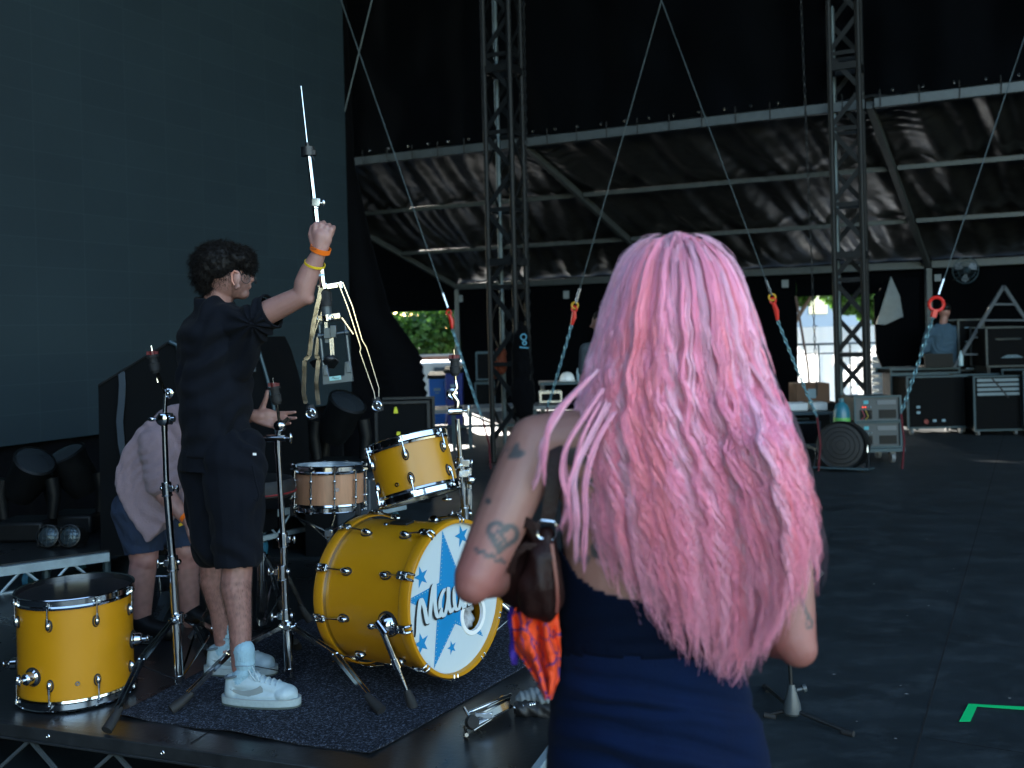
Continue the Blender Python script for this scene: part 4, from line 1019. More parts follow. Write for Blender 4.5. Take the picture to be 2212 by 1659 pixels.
# green tape corner mark
mg = mat('green_cloth_tape', (.0, .62, .17), .55, bump=.1, bscale=200)
g1, g2, g3, g4 = G(2072, 1559, .004), G(2092, 1521, .004), G(2112, 1524, .004), G(2096, 1559, .004)
t_ = thing('tape_mark', 'bright green tape corner mark stuck on the stage floor', 'tape mark', (g1 + g2) / 2)
part('tape_strip', MB().prism([g1, g4, g3, g2], (0, 0, .0008)), mg, t_, smooth=False)
e1, e2 = G(2300, 1531.5, .0045), G(2300, 1540, .0045); h1, h2 = G(2092, 1520.5, .0045), G(2112, 1526.5, .0045)
part('tape_strip', MB().prism([h1, h2, e2, e1], (0, 0, .0008)), mg, t_, smooth=False)
# ================================================================ PEOPLE
def skinmat(name, attr='tint', rough=.5): return mat(name, (.5, .3, .22), rough, attr=attr, bump=.12, bscale=300, var=.06, vscale=30, sss=.12)
skin = skinmat('skin')
blacktee = mat('black_jersey', (.006, .007, .0105), .9, bump=.25, bscale=400, var=.2, vscale=8, sheen=.02, spec=.06)
blackshort = mat('black_sweat_cloth', (.0055, .0065, .010), .9, bump=.3, bscale=300, var=.2, vscale=6, sheen=.02, spec=.06)
sockm = mat('white_rib_sock', (.24, .38, .46), .9, bump=.4, bscale=150)
shoem = mat('white_leather_shoe', (.34, .43, .47), .45, var=.08, vscale=25, bump=.06, bscale=200)
solem = mat('white_shoe_sole', (.31, .38, .40), .6, var=.12, vscale=40)
def hairtubes(name, parent, m, strands, rad, nseg=3, cols=None):
    "strands: array (n, k, 3); tapered tubes joined into one head of hair"
    S_ = np.asarray(strands); n, k, _ = S_.shape
    d = np.gradient(S_, axis=1); d /= (np.linalg.norm(d, axis=2, keepdims=True) + 1e-9)
    ref = np.array([.31, -.9, .3]); u = np.cross(d, ref); u /= (np.linalg.norm(u, axis=2, keepdims=True) + 1e-9); w = np.cross(d, u)
    tpr = np.array([.55 + .45 * min(1, i / 2) for i in range(k)]) * np.array([1 - .85 * max(0, (i / (k - 1) - .6) / .4) for i in range(k)])
    r = np.asarray(rad).reshape(-1, 1) * tpr[None, :]
    vs = np.empty((n, k, nseg, 3))
    for j in range(nseg):
        a = 2 * math.pi * j / nseg; vs[:, :, j] = S_ + (u * math.cos(a) + w * math.sin(a)) * r[:, :, None]
    V_ = vs.reshape(-1, 3) - np.array(origin(parent)); base = np.arange(n)[:, None, None] * k * nseg
    ii = np.arange(k - 1)[None, :, None] * nseg; jj = np.arange(nseg)[None, None, :]; j2 = (jj + 1) % nseg
    f = np.stack([base + ii + jj, base + ii + j2, base + ii + nseg + j2, base + ii + nseg + jj], -1).reshape(-1, 4)
    me = bpy.data.meshes.new(name); me.vertices.add(len(V_)); me.vertices.foreach_set('co', V_.ravel().astype(np.float32))
    me.loops.add(f.size); me.loops.foreach_set('vertex_index', f.ravel().astype(np.int32))
    me.polygons.add(len(f)); me.polygons.foreach_set('loop_start', (np.arange(len(f)) * 4).astype(np.int32))
    me.polygons.foreach_set('use_smooth', np.ones(len(f), bool)); me.update(calc_edges=True)
    if cols is not None:
        a = me.color_attributes.new('tint', 'FLOAT_COLOR', 'POINT')
        c = np.ones((n, k, nseg, 4), np.float32); c[..., :3] = cols[:, :, None, :]; a.data.foreach_set('color', c.ravel())
    return link(name, me, parent, [m])
def on_mesh(objs, pts, direction, lift=.0012):
    "lay outline points onto the surface below them"
    out = []
    trees = []
    dg = bpy.context.evaluated_depsgraph_get()
    for o in objs:
        me = o.data; off = origin(o); trees.append(BVHTree.FromPolygons([v.co + off for v in me.vertices], [p.vertices[:] for p in me.polygons]))
    d = Vector(direction).normalized()
    for p in pts:
        best = None
        for t in trees:
            h = t.ray_cast(p - d * .5, d, 1.2)
            if h[0] is not None and (best is None or h[3] < best[3]): best = h
        out.append(best[0] - d * lift if best else p)
    return out
def band(name, parent, c, ax, r, w, m, n=28, sx=1., thick=.0016, lab=None):
    q = Vector((0, 0, 1)).rotation_difference(Vector(ax)).to_matrix().to_4x4(); M = Matrix.Translation(c) @ q @ Matrix.Diagonal((sx, 1, 1, 1))
    return part(name, MB().lathe([(r, -w / 2), (r + thick, -w / 2), (r + thick, w / 2), (r, w / 2)], M, n, closed=True), m, parent, label=lab)

# ---------------------------------------------------------------- man with the raised arm
def pm(x, y, Y): return P(x, y, Y)
mroot = thing('person', 'man in black t-shirt and shorts raising a chrome hi-hat stand in his right fist', 'person', G(520, 1500, ZD))
SK = (.32, .165, .14)
def man_tint(p):
    x, y = proj(p); c = list(SK)
    # dark hair on forearm and legs, stubble on jaw, redder knuckles
    if y > 1180: k_ = .80 + .25 * noise.noise(p * 60) ; c = [c[0] * k_ * .9, c[1] * k_ * .86, c[2] * k_ * .88]
    if 500 < x < 540 and 592 < y < 660 and p.y < 4.1:
        e = min(1, max(0, (y - 600) / 18)) * (.6 + .4 * noise.noise(p * 90)); c = [v * (1 - .5 * e) for v in c]
    return c
B = Blob()
# trunk and neck
B.loft([(pm(470, 985, 3.95), .11, .15, .3), (pm(468, 900, 3.95), .11, .15, .3), (pm(468, 780, 3.95), .12, .17, .3), (pm(468, 700, 3.94), .1, .18, .3), (pm(468, 665, 3.93), .06, .08, .3)])
B.cap(pm(462, 680, 3.95), pm(482, 610, 3.93), .058, .055)
# head: skull, jaw, nose
hc = pm(487, 588, 3.93)
B.ell(hc, (.094, .078, .105)).ell(hc + V(.032, .01, -.045), (.056, .055, .062)).ell(hc + V(.054, .015, -.02), (.035, .045, .05))
B.cap(hc + V(.068, .03, .0), hc + V(.092, .04, -.028), .011, .013).cap(hc + V(.074, .03, -.05), hc + V(.078, .03, -.055), .016)
B.ell(hc + V(.060, .015, -.085), (.028, .03, .024))
ear = pm(510, 602, 3.845)
B.ell(ear + V(0, .006, .004), (.018, .009, .031)).cap(ear + V(.006, .008, -.03), ear + V(-.002, .008, -.035), .009).torus = None
# right arm
sh, el, wr = pm(548, 690, 3.80), pm(655, 638, 3.74), pm(689, 546, 3.71)
B.chain([pm(500, 705, 3.86), sh, sh.lerp(el, .45), el], [.062, .05, .046, .039])
B.chain([el, pm(659, 613, 3.735), pm(669, 588, 3.73), pm(680, 566, 3.72), wr], [.039, .0415, .039, .0325, .0265])
B.cap(el + V(.004, 0, -.006), el + V(.018, 0, -.012), .034, .026)
hd_f = V(.34, .05, .94); hd_s = V(-.94, -.05, .34)
# fist round the pole (pole runs behind the palm)
bd = ((1.15, 1.5, .9),) * 4
hand(B, wr + V(.0, .0, .005), V(.22, -.02, .97), V(-.05, 1, .0), V(-.97, 0, .22), bends=((1.25, 1.45, .9), (1.3, 1.5, .9), (1.3, 1.5, .9), (1.25, 1.5, .9)), thumb=(.5, .7), tdir=V(-.35, .25, .9), sc=1.1)
B.cap(wr, wr + V(.008, .0, .06), .0255, .03).ell(wr + V(.012, .0, .055), (.039, .023, .044))
# left arm: comes out behind the trunk, open palm
lsh, lel, lwr = pm(490, 720, 4.12), pm(488, 900, 4.22), pm(549, 898, 4.12)
B.chain([lsh, lel], [.05, .042]).chain([lel, lel.lerp(lwr, .4), lwr], [.042, .038, .027])
hand(B, lwr, V(.93, -.1, -.2), V(.1, -.85, .5), V(.25, .3, .92), bends=((.05, .18, .12), (.12, .2, .15), (.2, .3, .2), (.3, .35, .2)), thumb=(-.1, -.25), tdir=V(.42, -.1, .9), sc=1.0, spread=.12)
B.ell(lwr + V(.05, -.004, -.006), (.045, .017, .036)).cap(lwr, lwr + V(.03, 0, -.003), .025, .026)
# legs
rh, rk, ra = pm(505, 985, 3.86), pm(514, 1200, 3.83), pm(521, 1440, 3.80)
lh, lk, la = pm(452, 985, 4.05), pm(462, 1195, 4.1), pm(484, 1400, 4.14)
for h_, k_, a_, s_ in ((rh, rk, ra, 1), (lh, lk, la, .97)):
    B.chain([h_, h_.lerp(k_, .5), k_], [.1, .085, .062 * s_]); sh_ = k_.lerp(a_, .28) + V(-.012, 0, 0)
    B.chain([k_, sh_, k_.lerp(a_, .6), a_], [.058 * s_, .059 * s_, .044 * s_, .036 * s_]); B.ell(k_.lerp(a_, .26) + V(-.02, .0, 0), (.045, .05, .085))
    B.ell(k_ + V(.018, 0, .01), (.045, .045, .055)).cap(a_, a_ + V(.02, 0, -.06), .036, .036)
man = B.finish('body', skin, mroot, .0042, 3, None, man_tint)
# ear cup, hairline
part('ear_fold', MB().tube([ear + V(.010, -.004, .022), ear + V(-.004, -.007, .03), ear + V(-.015, -.006, .018), ear + V(-.015, -.004, -.008), ear + V(-.006, -.003, -.026)], [.003, .0042, .0045, .004, .003], 8), mat('ear_skin', (.5, .21, .15), .5, sss=.15), mroot)
# t-shirt
B = Blob()
B.loft([(pm(467, 978, 3.95), .135, .18, .3), (pm(466, 930, 3.95), .13, .175, .3), (pm(463, 860, 3.95), .137, .185, .3), (pm(462, 790, 3.95), .142, .2, .3), (pm(463, 725, 3.95), .135, .21, .3), (pm(463, 690, 3.95), .115, .2, .3), (pm(462, 665, 3.945), .085, .13, .3), (pm(462, 650, 3.945), .07, .085, .3)])
sl = sh.lerp(el, .30)
B.chain([pm(478, 712, 3.87), pm(520, 702, 3.83), sh + V(0, 0, -.004), sl], [.085, .08, .07, .068])
B.cap(pm(520, 745, 3.84), pm(560, 705, 3.8), .065, .05).cap(pm(500, 790, 3.86), pm(540, 735, 3.82), .075, .055)
B.cap(sl + V(-.04, 0, -.03), sl + V(.0, .0, -.045), .04, .034)
B.chain([pm(470, 710, 4.05), lsh, lsh.lerp(lel, .45)], [.08, .066, .058])
def tee_keep(p):
    d = (el - sh).normalized(); 
    if p.x > sh.x + .0 and (p - sl).dot(d) > .012: return False
    return True
dt = drape([(V(.9, .2, -.55), .11, .011), (V(.35, .3, .9), .16, .007)], .009, .0006)
def tee_disp(p, n):
    x, y = proj(p); d = dt(p, n)
    # long pulls from the raised shoulder down across the back
    a = pm(548, 700, 3.82); v = p - a; ang = math.atan2(-v.z, -v.x + .02); L = v.length
    d += .011 * math.sin(ang * 11 + 1.2 * noise.noise(p * 6)) * math.exp(-((L - .22) / .2) ** 2)
    if y > 930: d += .004 * math.sin((y - 930) / 9 + 2 * noise.noise(p * 12)) * min(1, (y - 930) / 20)
    return d
B.finish('t_shirt', blacktee, mroot, .005, 3, tee_disp, keep=tee_keep)
cuff = sl + (el - sh).normalized() * .01
band('sleeve_hem', mroot, cuff, (el - sh), .063, .013, blacktee, 32, thick=.006)
qn = pm(464, 652, 3.945); part('collar', MB().torus(qn, .071, .010, (.18, -.1, 1), 30, 8), blacktee, mroot)
# shorts
B = Blob()
B.loft([(pm(466, 1010, 3.95), .138, .175, .25), (pm(467, 965, 3.95), .128, .165, .25)])
B.chain([rh + V(0, .0, -.01), rh.lerp(rk, .55), rk + V(.0, 0, .0)], [.125, .108, .094]).chain([lh, lh.lerp(lk, .5), lk + V(0, 0, .02)], [.118, .1, .085])
B.cap(rh + V(.04, 0, .02), rk + V(.03, 0, .15), .08, .07).cap(pm(440, 1000, 3.95), pm(465, 1180, 3.95), .1, .08)
ds = drape([(V(.8, .3, .5), .13, .010), (V(.2, .2, .9), .2, .006)], .009)
B.finish('shorts', blackshort, mroot, .0055, 3, ds, keep=lambda p: proj(p)[1] < 1229 - (proj(p)[0] - 500) * .06)
wb = [pm(x, y, 3.80) for x, y in ((398, 985), (440, 993), (480, 997), (520, 997), (546, 990))]
part('pocket_edge', MB().tube(on_mesh([mroot.children[-1]], [pm(545, 1005, 3.5), pm(552, 1040, 3.5), pm(560, 1070, 3.5), pm(556, 1082, 3.5), pm(548, 1078, 3.5)], (0, 1, 0), .001), .0035, 6), blackshort, mroot)
tg = on_mesh([c for c in mroot.children if c.name.startswith('shorts')], [pm(483, 1008, 3.4), pm(483, 1014, 3.4), pm(490, 1015, 3.4), pm(490, 1009, 3.4)], (0, 1, 0), .003)
part('label_tag', MB().prism(tg, (0, .002, 0)), paper, mroot)
# socks and shoes
def shoe(root, ank, heel_px, toe_px, Yc, sole_z, heading, near=True, tabdark=True):
    """ank: ankle; heading: unit vector heel to toe on the floor"""
    d = Vector(heading).normalized(); s_ = V(-d.y, d.x, 0); L = .305
    hl = V(ank.x, ank.y, sole_z) - d * .085
    def q(a, b, c): return hl + d * a + s_ * b + V(0, 0, c)
    U = Blob()
    U.loft([(q(.15, 0, .022), .148, .046, math.atan2(d.y, d.x)), (q(.15, 0, .045), .147, .047, math.atan2(d.y, d.x)), (q(.148, 0, .058), .138, .04, math.atan2(d.y, d.x))])
    U.chain([q(.045, 0, .05), q(.045, 0, .085)], [.04, .036]).chain([q(.06, 0, .085), q(.16, 0, .068), q(.235, 0, .05)], [.038, .036, .036]).ell(q(.245, 0, .045), (.05, .046, .034), Matrix.Rotation(math.atan2(d.y, d.x), 3, 'Z'))
    U.cap(q(.1, 0, .1), q(.135, 0, .1), .028, .02)
    up_ = U.finish('shoe', shoem, root, .0032, 4, lambda p, n: .0008 * noise.noise(p * 60))
    outl = []
    for k in range(40):
        t = 2 * math.pi * k / 40; c_, s2 = math.cos(t), math.sin(t)
        outl.append(q(.15 + .157 * c_ , (.052 + .004 * c_) * (abs(s2) ** .75) * (1 if s2 > 0 else -1), 0))
    part('sole', MB().prism([o_ + V(0, 0, .006) for o_ in outl], (0, 0, .027)), solem, up_, bev=.003)
    part('outsole', MB().prism([o_ + V(0, 0, .0005) for o_ in outl], (0, 0, .006)), mat('grey_green_rubber', (.06, .08, .075), .7), up_)
    part('welt_seam', MB().tube([o_ + V(0, 0, .0335) for o_ in outl], .0012, 5, closed=True), mat('seam_grey', (.3, .31, .3), .7), up_)
    # side emblem, eyestay, laces, heel tab
    vd = s_ * (1 if s_.y > 0 else -1)
    sw = [(.215, .062), (.19, .054), (.15, .045), (.11, .048), (.075, .058), (.055, .072), (.08, .068), (.12, .064), (.155, .068), (.185, .078), (.2, .088), (.212, .078)]
    sw = [(.035 + (x - .05) * .85, y * .9 + .004) for x, y in sw]
    pts = on_mesh([up_], [q(x, 0, z) - vd * .3 + vd * .0 for x, z in sw], vd, .0012)
    cen = sum(pts, V(0, 0, 0)) / len(pts)
    part('side_emblem', MB().add(pts, [(0, 1, 10, 11), (1, 2, 9, 10), (2, 3, 8, 9), (3, 4, 7, 8), (4, 5, 6, 7)]), mat('emblem_grey', (.19, .22, .22), .5), up_)
    lc = MB()
    for k in range(6):
        a = .115 + .021 * k; zz = .118 - .0105 * k
        l1 = on_mesh([up_], [q(a, y_, .25) for y_ in (-.026, -.012, .0, .012, .026)], (0, 0, -1), .002); lc.tube(l1, .0032, 6)
    lc.tube([q(.112, 0, .13), q(.105, -.02, .145), q(.13, -.035, .12), q(.145, -.03, .1)], .003, 6).tube([q(.112, 0, .13), q(.12, -.01, .15), q(.14, -.028, .13), q(.16, -.036, .1)], .003, 6)
    part('laces', lc, shoem, up_)
    part('tongue', MB().prism([q(.09, -.022, .112), q(.09, .022, .112), q(.1, .02, .148), q(.1, -.02, .148)], d * .008), shoem, up_, bev=.002)
    hp2 = on_mesh([up_], [q(-.1, y_, z_) for z_ in (.045, .085, .105) for y_ in (-.02, 0, .02)], d, .0015)
    part('heel_tab', MB().add(hp2, [(0, 1, 4, 3), (1, 2, 5, 4), (3, 4, 7, 6), (4, 5, 8, 7)]), mat('dark_green_leather', (.02, .03, .032), .5), up_)
    part('collar_lining', MB().torus(q(.055, 0, .112), .036, .005, d * -.25 + V(0, 0, 1), 24, 6, 1.25), mat('collar_grey', (.1, .13, .15), .8), up_)
    sk = Blob().chain([ank + V(0, 0, .095), ank + V(.004, 0, .03), q(.07, 0, .09)], [.0405, .0375, .039])
    so_ = sk.finish('sock', sockm, root, .004, 3, lambda p, n: .0009 * math.sin(math.atan2(p.y - ank.y, p.x - ank.x) * 30) + .002 * math.sin((p.z) * 160 + noise.noise(p * 20)) * max(0, 1 - abs(p.z - ank.z - .03) / .05))
    rg = [ank + V(.001, 0, .045) + V(.0015 + math.cos(t) * .0388, math.sin(t) * .0388, .003 * math.sin(3 * t)) for t in [2 * math.pi * k / 24 for k in range(24)]]
    part('sock_stripe', MB().tube(rg, .0016, 5, closed=True), mat('grey_thread', (.12, .16, .2), .8), so_)
    return up_
ra2 = V(ra.x, 3.79, ra.z); shoe(mroot, V(pm(528, 1450, 3.79).x, 3.79, ZD + .115), None, None, 0, ZD + .007, (.985, -.17, 0))
shoe(mroot, V(pm(487, 1420, 4.14).x, 4.14, ZD + .115), None, None, 0, ZD + .007, (.97, -.1, 0))
# wristbands
fa = (wr - el).normalized()
band('orange_wristband', mroot, wr + V(.006, 0, .014), V(.42, -.45, 1), .0335, .019, orange, 30, 1.12, lab='orange festival wristband')
textmesh('wristband_lettering', 'PALS\nSTAGE', .0085, Matrix.Translation(wr + V(-.014, -.0345, .016)) @ Matrix.Rotation(R(6), 4, 'Y') @ Matrix.Rotation(R(90), 4, 'X'), blackink, mroot, .0003)
band('yellow_wristband', mroot, wr - fa * .045, V(.35, -.5, 1), .0345, .009, yband, 30, 1.1, lab='narrow yellow fabric wristband')
# glasses
clear = mat('clear_lens', (.1, .11, .12), .05, spec=.15); clear.node_tree.nodes['Principled BSDF'].inputs['Alpha'].default_value = .1
gm = blackm; gl = hc + V(.078, -.045, -.012)
g_ = part('glasses', MB().tube([ear + V(-.026, -.004, .028), ear + V(-.004, -.012, .036), hc + V(.074, -.062, .0)], .0016, 6).torus(gl + V(.012, .004, -.016), .021, .0013, (.75, -.62, .12), 24, 6).torus(gl + V(.035, .06, -.016), .021, .0013, (.75, .3, .12), 24, 6).tube([hc + V(.074, -.062, 0), gl + V(.0, -.012, -.004)], .0018, 6), gm, mroot)
part('lens', MB().lathe([(.0001, 0), (.02, 0)], Matrix.Translation(gl + V(.012, .004, -.016)) @ V(0, 0, 1).rotation_difference(V(.75, -.62, .12)).to_matrix().to_4x4(), 20), clear, g_)
# curly dark hair
mh = mat('dark_curly_hair', (.006, .0045, .004), .6, spec=.2)
HB = Blob().ell(hc + V(-.02, .0, .03), (.112, .098, .092)).ell(hc + V(-.06, .0, -.0), (.068, .086, .085)).ell(hc + V(.055, .0, .045), (.062, .085, .056)).ell(hc + V(-.06, 0, -.045), (.045, .07, .05)).ell(hc + V(.085, .005, .02), (.03, .06, .035))
ho = HB.finish('hair', mh, mroot, .005, 2, lambda p, n: .007 * noise.noise(p * 40))
vsn = [(v.co.copy() + origin(mroot), v.normal.copy()) for v in ho.data.vertices]
st = []
for k in range(5200):
    p, n = random.choice(vsn); ax = n.orthogonal().normalized(); ax2 = n.cross(ax); L = random.uniform(.006, .024); tw = random.uniform(5, 9); rr_ = random.uniform(.003, .006); ph = random.random() * 6; tl = V(random.uniform(-.5, .5), random.uniform(-.5, .5), random.uniform(-.7, .3))
    st.append([p - n * .004 + (n + tl * (i / 9)) * L * (i / 9) + (ax * math.cos(ph + tw * i / 9) + ax2 * math.sin(ph + tw * i / 9)) * rr_ * (i / 9) for i in range(10)])
hairtubes('hair_curls', ho, mh, st, np.full(len(st), .0008))
# short faded sides
vsn2 = [(v.co.copy() + origin(mroot), v.normal.copy()) for v in man.data.vertices]
sd_ = [t for t in vsn2 if (t[0] - hc).length < .13 and t[0].x < hc.x + .03 and t[0].z > hc.z - .07 and t[0].y < hc.y + .1 and (t[0] - ear).length > .026]
st = []
for k in range(1500):
    p, n = random.choice(sd_); st.append([p, p + n * .002 + V(-.001, 0, -.002), p + n * .003 + V(-.002, 0, -.005)])
hairtubes('faded_sides', ho, mh, st, np.full(len(st), .0006))
lg_ = [t for t in vsn2 if ZD + .16 < t[0].z < .72]
st = []
for k in range(2600):
    p, n = random.choice(lg_); L = random.uniform(.006, .014); st.append([p, p + n * .003 + V(0, 0, -L * .4), p + n * .004 + V(random.uniform(-.003, .003), 0, -L)])
hairtubes('leg_hair', man, mat('body_hair', (.03, .018, .012), .6), st, np.full(len(st), .00042))

# ---------------------------------------------------------------- stooping person behind
r2 = thing('person', 'stooping person in a loose mauve linen shirt and denim shorts, reaching down behind the man', 'person', G(345, 1375, ZD))
Y5 = 4.75
def t2(p): 
    k_ = .85 + .2 * noise.noise(p * 40); x, y = proj(p)
    return (.33 * k_ * (1.12 if 1180 < y < 1230 else 1), .175 * k_, .15 * k_)
B = Blob()
pel = pm(305, 1085, Y5); chs = pm(390, 925, Y5 + .02)
B.chain([pel + V(.03, 0, 0), pel.lerp(chs, .5), chs], [.10, .1, .11]).cap(chs, pm(440, 925, Y5), .06, .055)
h2c = pm(468, 935, Y5); B.ell(h2c, (.08, .078, .105)).ell(h2c + V(.04, 0, -.05), (.05, .05, .055)).cap(h2c + V(.08, -.0, -.02), h2c + V(.095, 0, -.04), .012)
ash, ael, awr = pm(348, 965, Y5 - .17), pm(356, 1068, Y5 - .26), pm(406, 1125, Y5 - .3)
B.chain([ash, ael], [.055, .042]).chain([ael, ael.lerp(awr, .4), awr], [.042, .038, .027])
hand(B, awr, V(.28, -.1, -1), V(.9, -.1, .3), V(.1, -1, 0), bends=((.25, .3, .2),) * 4, thumb=(.2, .3), tdir=V(.3, -.45, -.8), sc=1.02)
bsh = pm(400, 965, Y5 + .2); B.chain([bsh, pm(430, 1080, Y5 + .2), pm(440, 1180, Y5 + .15)], [.055, .04, .028])
hand(B, pm(440, 1180, Y5 + .15), V(.2, -.1, -1), V(.9, -.1, .3), V(.1, 1, 0), bends=((.25, .3, .2),) * 4, tdir=V(.3, .45, -.8))
k1, a1, k2, a2 = pm(311, 1205, Y5 - .08), pm(306, 1345, Y5 - .05), pm(405, 1190, Y5 + .06), pm(412, 1340, Y5 + .1)
for h_, k_, a_ in ((pm(300, 1100, Y5 - .08), k1, a1), (pm(335, 1100, Y5 + .1), k2, a2)):
    B.chain([h_, k_], [.095, .066]).chain([k_, k_.lerp(a_, .35) + V(-.01, 0, 0), a_], [.062, .063, .04]).ell(k_ + V(.01, -.01, 0), (.058, .055, .065))
    B.cap(a_, V(a_.x, a_.y, ZD + .1), .038, .036)
B.finish('body', skin, r2, .0055, 3, None, t2)
B = Blob()
B.chain([pm(305, 1035, Y5 + .03), pm(340, 970, Y5 + .02), pm(388, 930, Y5)], [.12, .125, .13])
so2 = [(392, 866), (345, 888), (300, 920), (266, 968), (246, 1012), (250, 1062), (268, 1106), (292, 1142), (316, 1176), (340, 1150), (372, 1110), (404, 1076), (420, 1000), (436, 890)]
B.mb.prism([pm(x, y, Y5 - .2) for x, y in so2], (0, .4, 0))
B.chain([pm(372, 945, Y5 - .1), ash + V(-.01, 0, .02), ash.lerp(ael, .72) + V(-.0, 0, 0)], [.1, .088, .082])
mlin = mat('mauve_linen', (.24, .175, .20), .9, bump=.5, bscale=170, var=.1, vscale=10, sheen=.1, spec=.15)
B.finish('shirt', mlin, r2, .006, 26, drape([(V(.9, .1, .35), .08, .006), (V(.7, .2, -.65), .05, .004)], .006, .0012))
B = Blob().chain([pm(300, 1100, Y5 - .06), k1 + V(-.0, 0, .035)], [.125, .088]).chain([pm(330, 1100, Y5 + .08), k2 + V(-.02, 0, .06)], [.125, .088])
B.finish('shorts', mat('blue_denim', (.008, .018, .045), .9, bump=.4, bscale=200, var=.25, vscale=20), r2, .006, 2, drape([(V(.5, .1, .8), .06, .005)], .006), keep=lambda p: proj(p)[1] < 1196 - (proj(p)[0] - 310) * .15)
for a_ in (a1, a2):
    B = Blob().chain([V(a_.x, a_.y, ZD + .075), V(a_.x + .05, a_.y - .03, ZD + .05), V(a_.x + .15, a_.y - .06, ZD + .035)], [.05, .045, .038]); B.finish('shoe', blackp, r2, .006, 3)
band('orange_wristband', r2, awr + V(-.004, 0, .02), (awr - ael), .031, .018, orange, 24, 1.1, lab='orange festival wristband')
part('band_tail', MB().prism([pm(387, 1138, Y5 - .26), pm(385, 1132, Y5 - .26), pm(414, 1117, Y5 - .26), pm(418, 1125, Y5 - .26)], (0, .002, 0)), yband, r2)
HB = Blob().ell(h2c + V(-.01, 0, .02), (.09, .088, .1)); HB.finish('hair', mh, r2, .007, 2, lambda p, n: .008 * noise.noise(p * 50))

# ---------------------------------------------------------------- woman with pink hair, seen from behind
YW = 1.78
w3 = thing('person', 'woman with long wavy pink hair and dark blue dress seen from behind in the foreground', 'person', V(P(1400, 1659, YW).x, YW, 0))
def wp(x, y, Y=YW): return P(x, y, Y)
shL, elL, wrL = wp(1158, 958, 1.80), wp(1030, 1245, 1.72), wp(1150, 1235, 1.95)
shR, elR, wrR = wp(1672, 985, 1.82), wp(1712, 1378, 1.74), wp(1560, 1352, 1.98)
HRT = [(0, -.55)]
def heart(t): # outline of a small heart
    return 16 * math.sin(t) ** 3 / 17, (13 * math.cos(t) - 5 * math.cos(2 * t) - 2 * math.cos(3 * t) - math.cos(4 * t)) / 17
TAT = []
for k in range(60):
    hx, hy = heart(2 * math.pi * k / 60); ca, sa_ = math.cos(R(-12)), math.sin(R(-12))
    TAT.append((1085 + (hx * ca - hy * sa_) * 33, 1158 - (hx * sa_ + hy * ca) * 36, 5))
for k in range(14): TAT.append((1062 + k * 2.6, 1152 + 7 * math.sin(k * .9), 3)); TAT.append((1066 + k * 2.4, 1170 + 6 * math.cos(k), 3))
for k in range(12): TAT.append((1028 + k * 5.5, 1187 + k * 2.6 + 4 * math.sin(k * 1.7), 4.2))
random.seed(5)
BACK = [(1115, 978, 17), (1055, 1082, 7), (1240, 985, 24), (1234, 1045, 20), (1240, 1100, 20), (1252, 1160, 16), (1262, 1205, 14), (1290, 1190, 16), (1330, 1215, 18), (1365, 1195, 13), (1385, 1240, 13), (1270, 1040, 13), (1310, 1130, 16), (1240, 1130, 8), (1345, 1175, 12)]
ARM = [(1726, 1245 + k * 7.5 if False else 1245 + k * 7, 4) for k in range(14)] + [(1742 + 6 * math.cos(k), 1345 + 13 * math.sin(k), 3) for k in range(8)]
ARM = [(1712 + k * 2.6, 1250 + k * 6.2, 3.6) for k in range(14)] + [(1748 + 6 * math.cos(k), 1346 + 12 * math.sin(k), 3) for k in range(8)]
def t3(p):
    x, y = proj(p); c = [.265, .13, .105]
    if p.y < YW + .12:
        # reddened elbows
        for e_ in (elL, elR):
            q_ = math.exp(-((p - e_).length / .07) ** 2); c = [c[0] * (1 + .08 * q_), c[1] * (1 - .28 * q_), c[2] * (1 - .2 * q_)]
        k_ = 0.
        for tx, ty, r in TAT + ARM:
            d_ = math.hypot(x - tx, y - ty)
            if d_ < r * 1.8: k_ = max(k_, min(1, (r * 1.5 - d_) / (r * .7)))
        for tx, ty, r in BACK:
            d_ = math.hypot(x - tx, y - ty) / r + .7 * noise.noise(p * 75)
            k_ = max(k_, min(1., (1.15 - d_) * 2.4))
        k_ = max(0, k_) * .88; c = [c[i] * (1 - k_) + (.03, .045, .05)[i] * k_ for i in range(3)]
    return c
B = Blob()
B.loft([(wp(1425, 1659, 1.87), .185, .125, 0), (wp(1418, 1560, 1.87), .185, .125, 0), (wp(1405, 1480, 1.87), .172, .115, 0), (wp(1395, 1390, 1.86), .15, .10, 0), (wp(1395, 1300, 1.86), .148, .098, 0), (wp(1400, 1180, 1.86), .16, .10, 0), (wp(1408, 1060, 1.86), .172, .102, 0), (wp(1415, 980, 1.86), .175, .09, 0), (wp(1420, 930, 1.86), .15, .07, 0), (wp(1428, 890, 1.86), .09, .055, 0)])
B.cap(wp(1430, 900, 1.86), wp(1450, 720, 1.87), .058, .052)
hw = wp(1455, 640, 1.88); B.ell(hw, (.077, .095, .108)).ell(hw + V(0, .045, -.05), (.055, .055, .06)).cap(hw + V(0, .09, -.01), hw + V(0, .108, -.035), .011, .013).cap(hw + V(-.02, .09, -.06), hw + V(.02, .09, -.06), .009)
B.cap(wp(1420, 925, 1.86), shL, .06, .052).cap(wp(1420, 935, 1.86), shR, .06, .052)
B.ell(wp(1290, 1010, 1.83), (.085, .06, .11)).ell(wp(1550, 1020, 1.83), (.085, .06, .11))
B.chain([shL, shL.lerp(elL, .35), shL.lerp(elL, .7), elL], [.052, .050, .046, .040]).chain([elL, elL.lerp(wrL, .35), wrL], [.040, .041, .026])
B.chain([shR, shR.lerp(elR, .35), shR.lerp(elR, .7), elR], [.052, .051, .047, .041]).chain([elR, elR.lerp(wrR, .35), wrR], [.041, .041, .026])
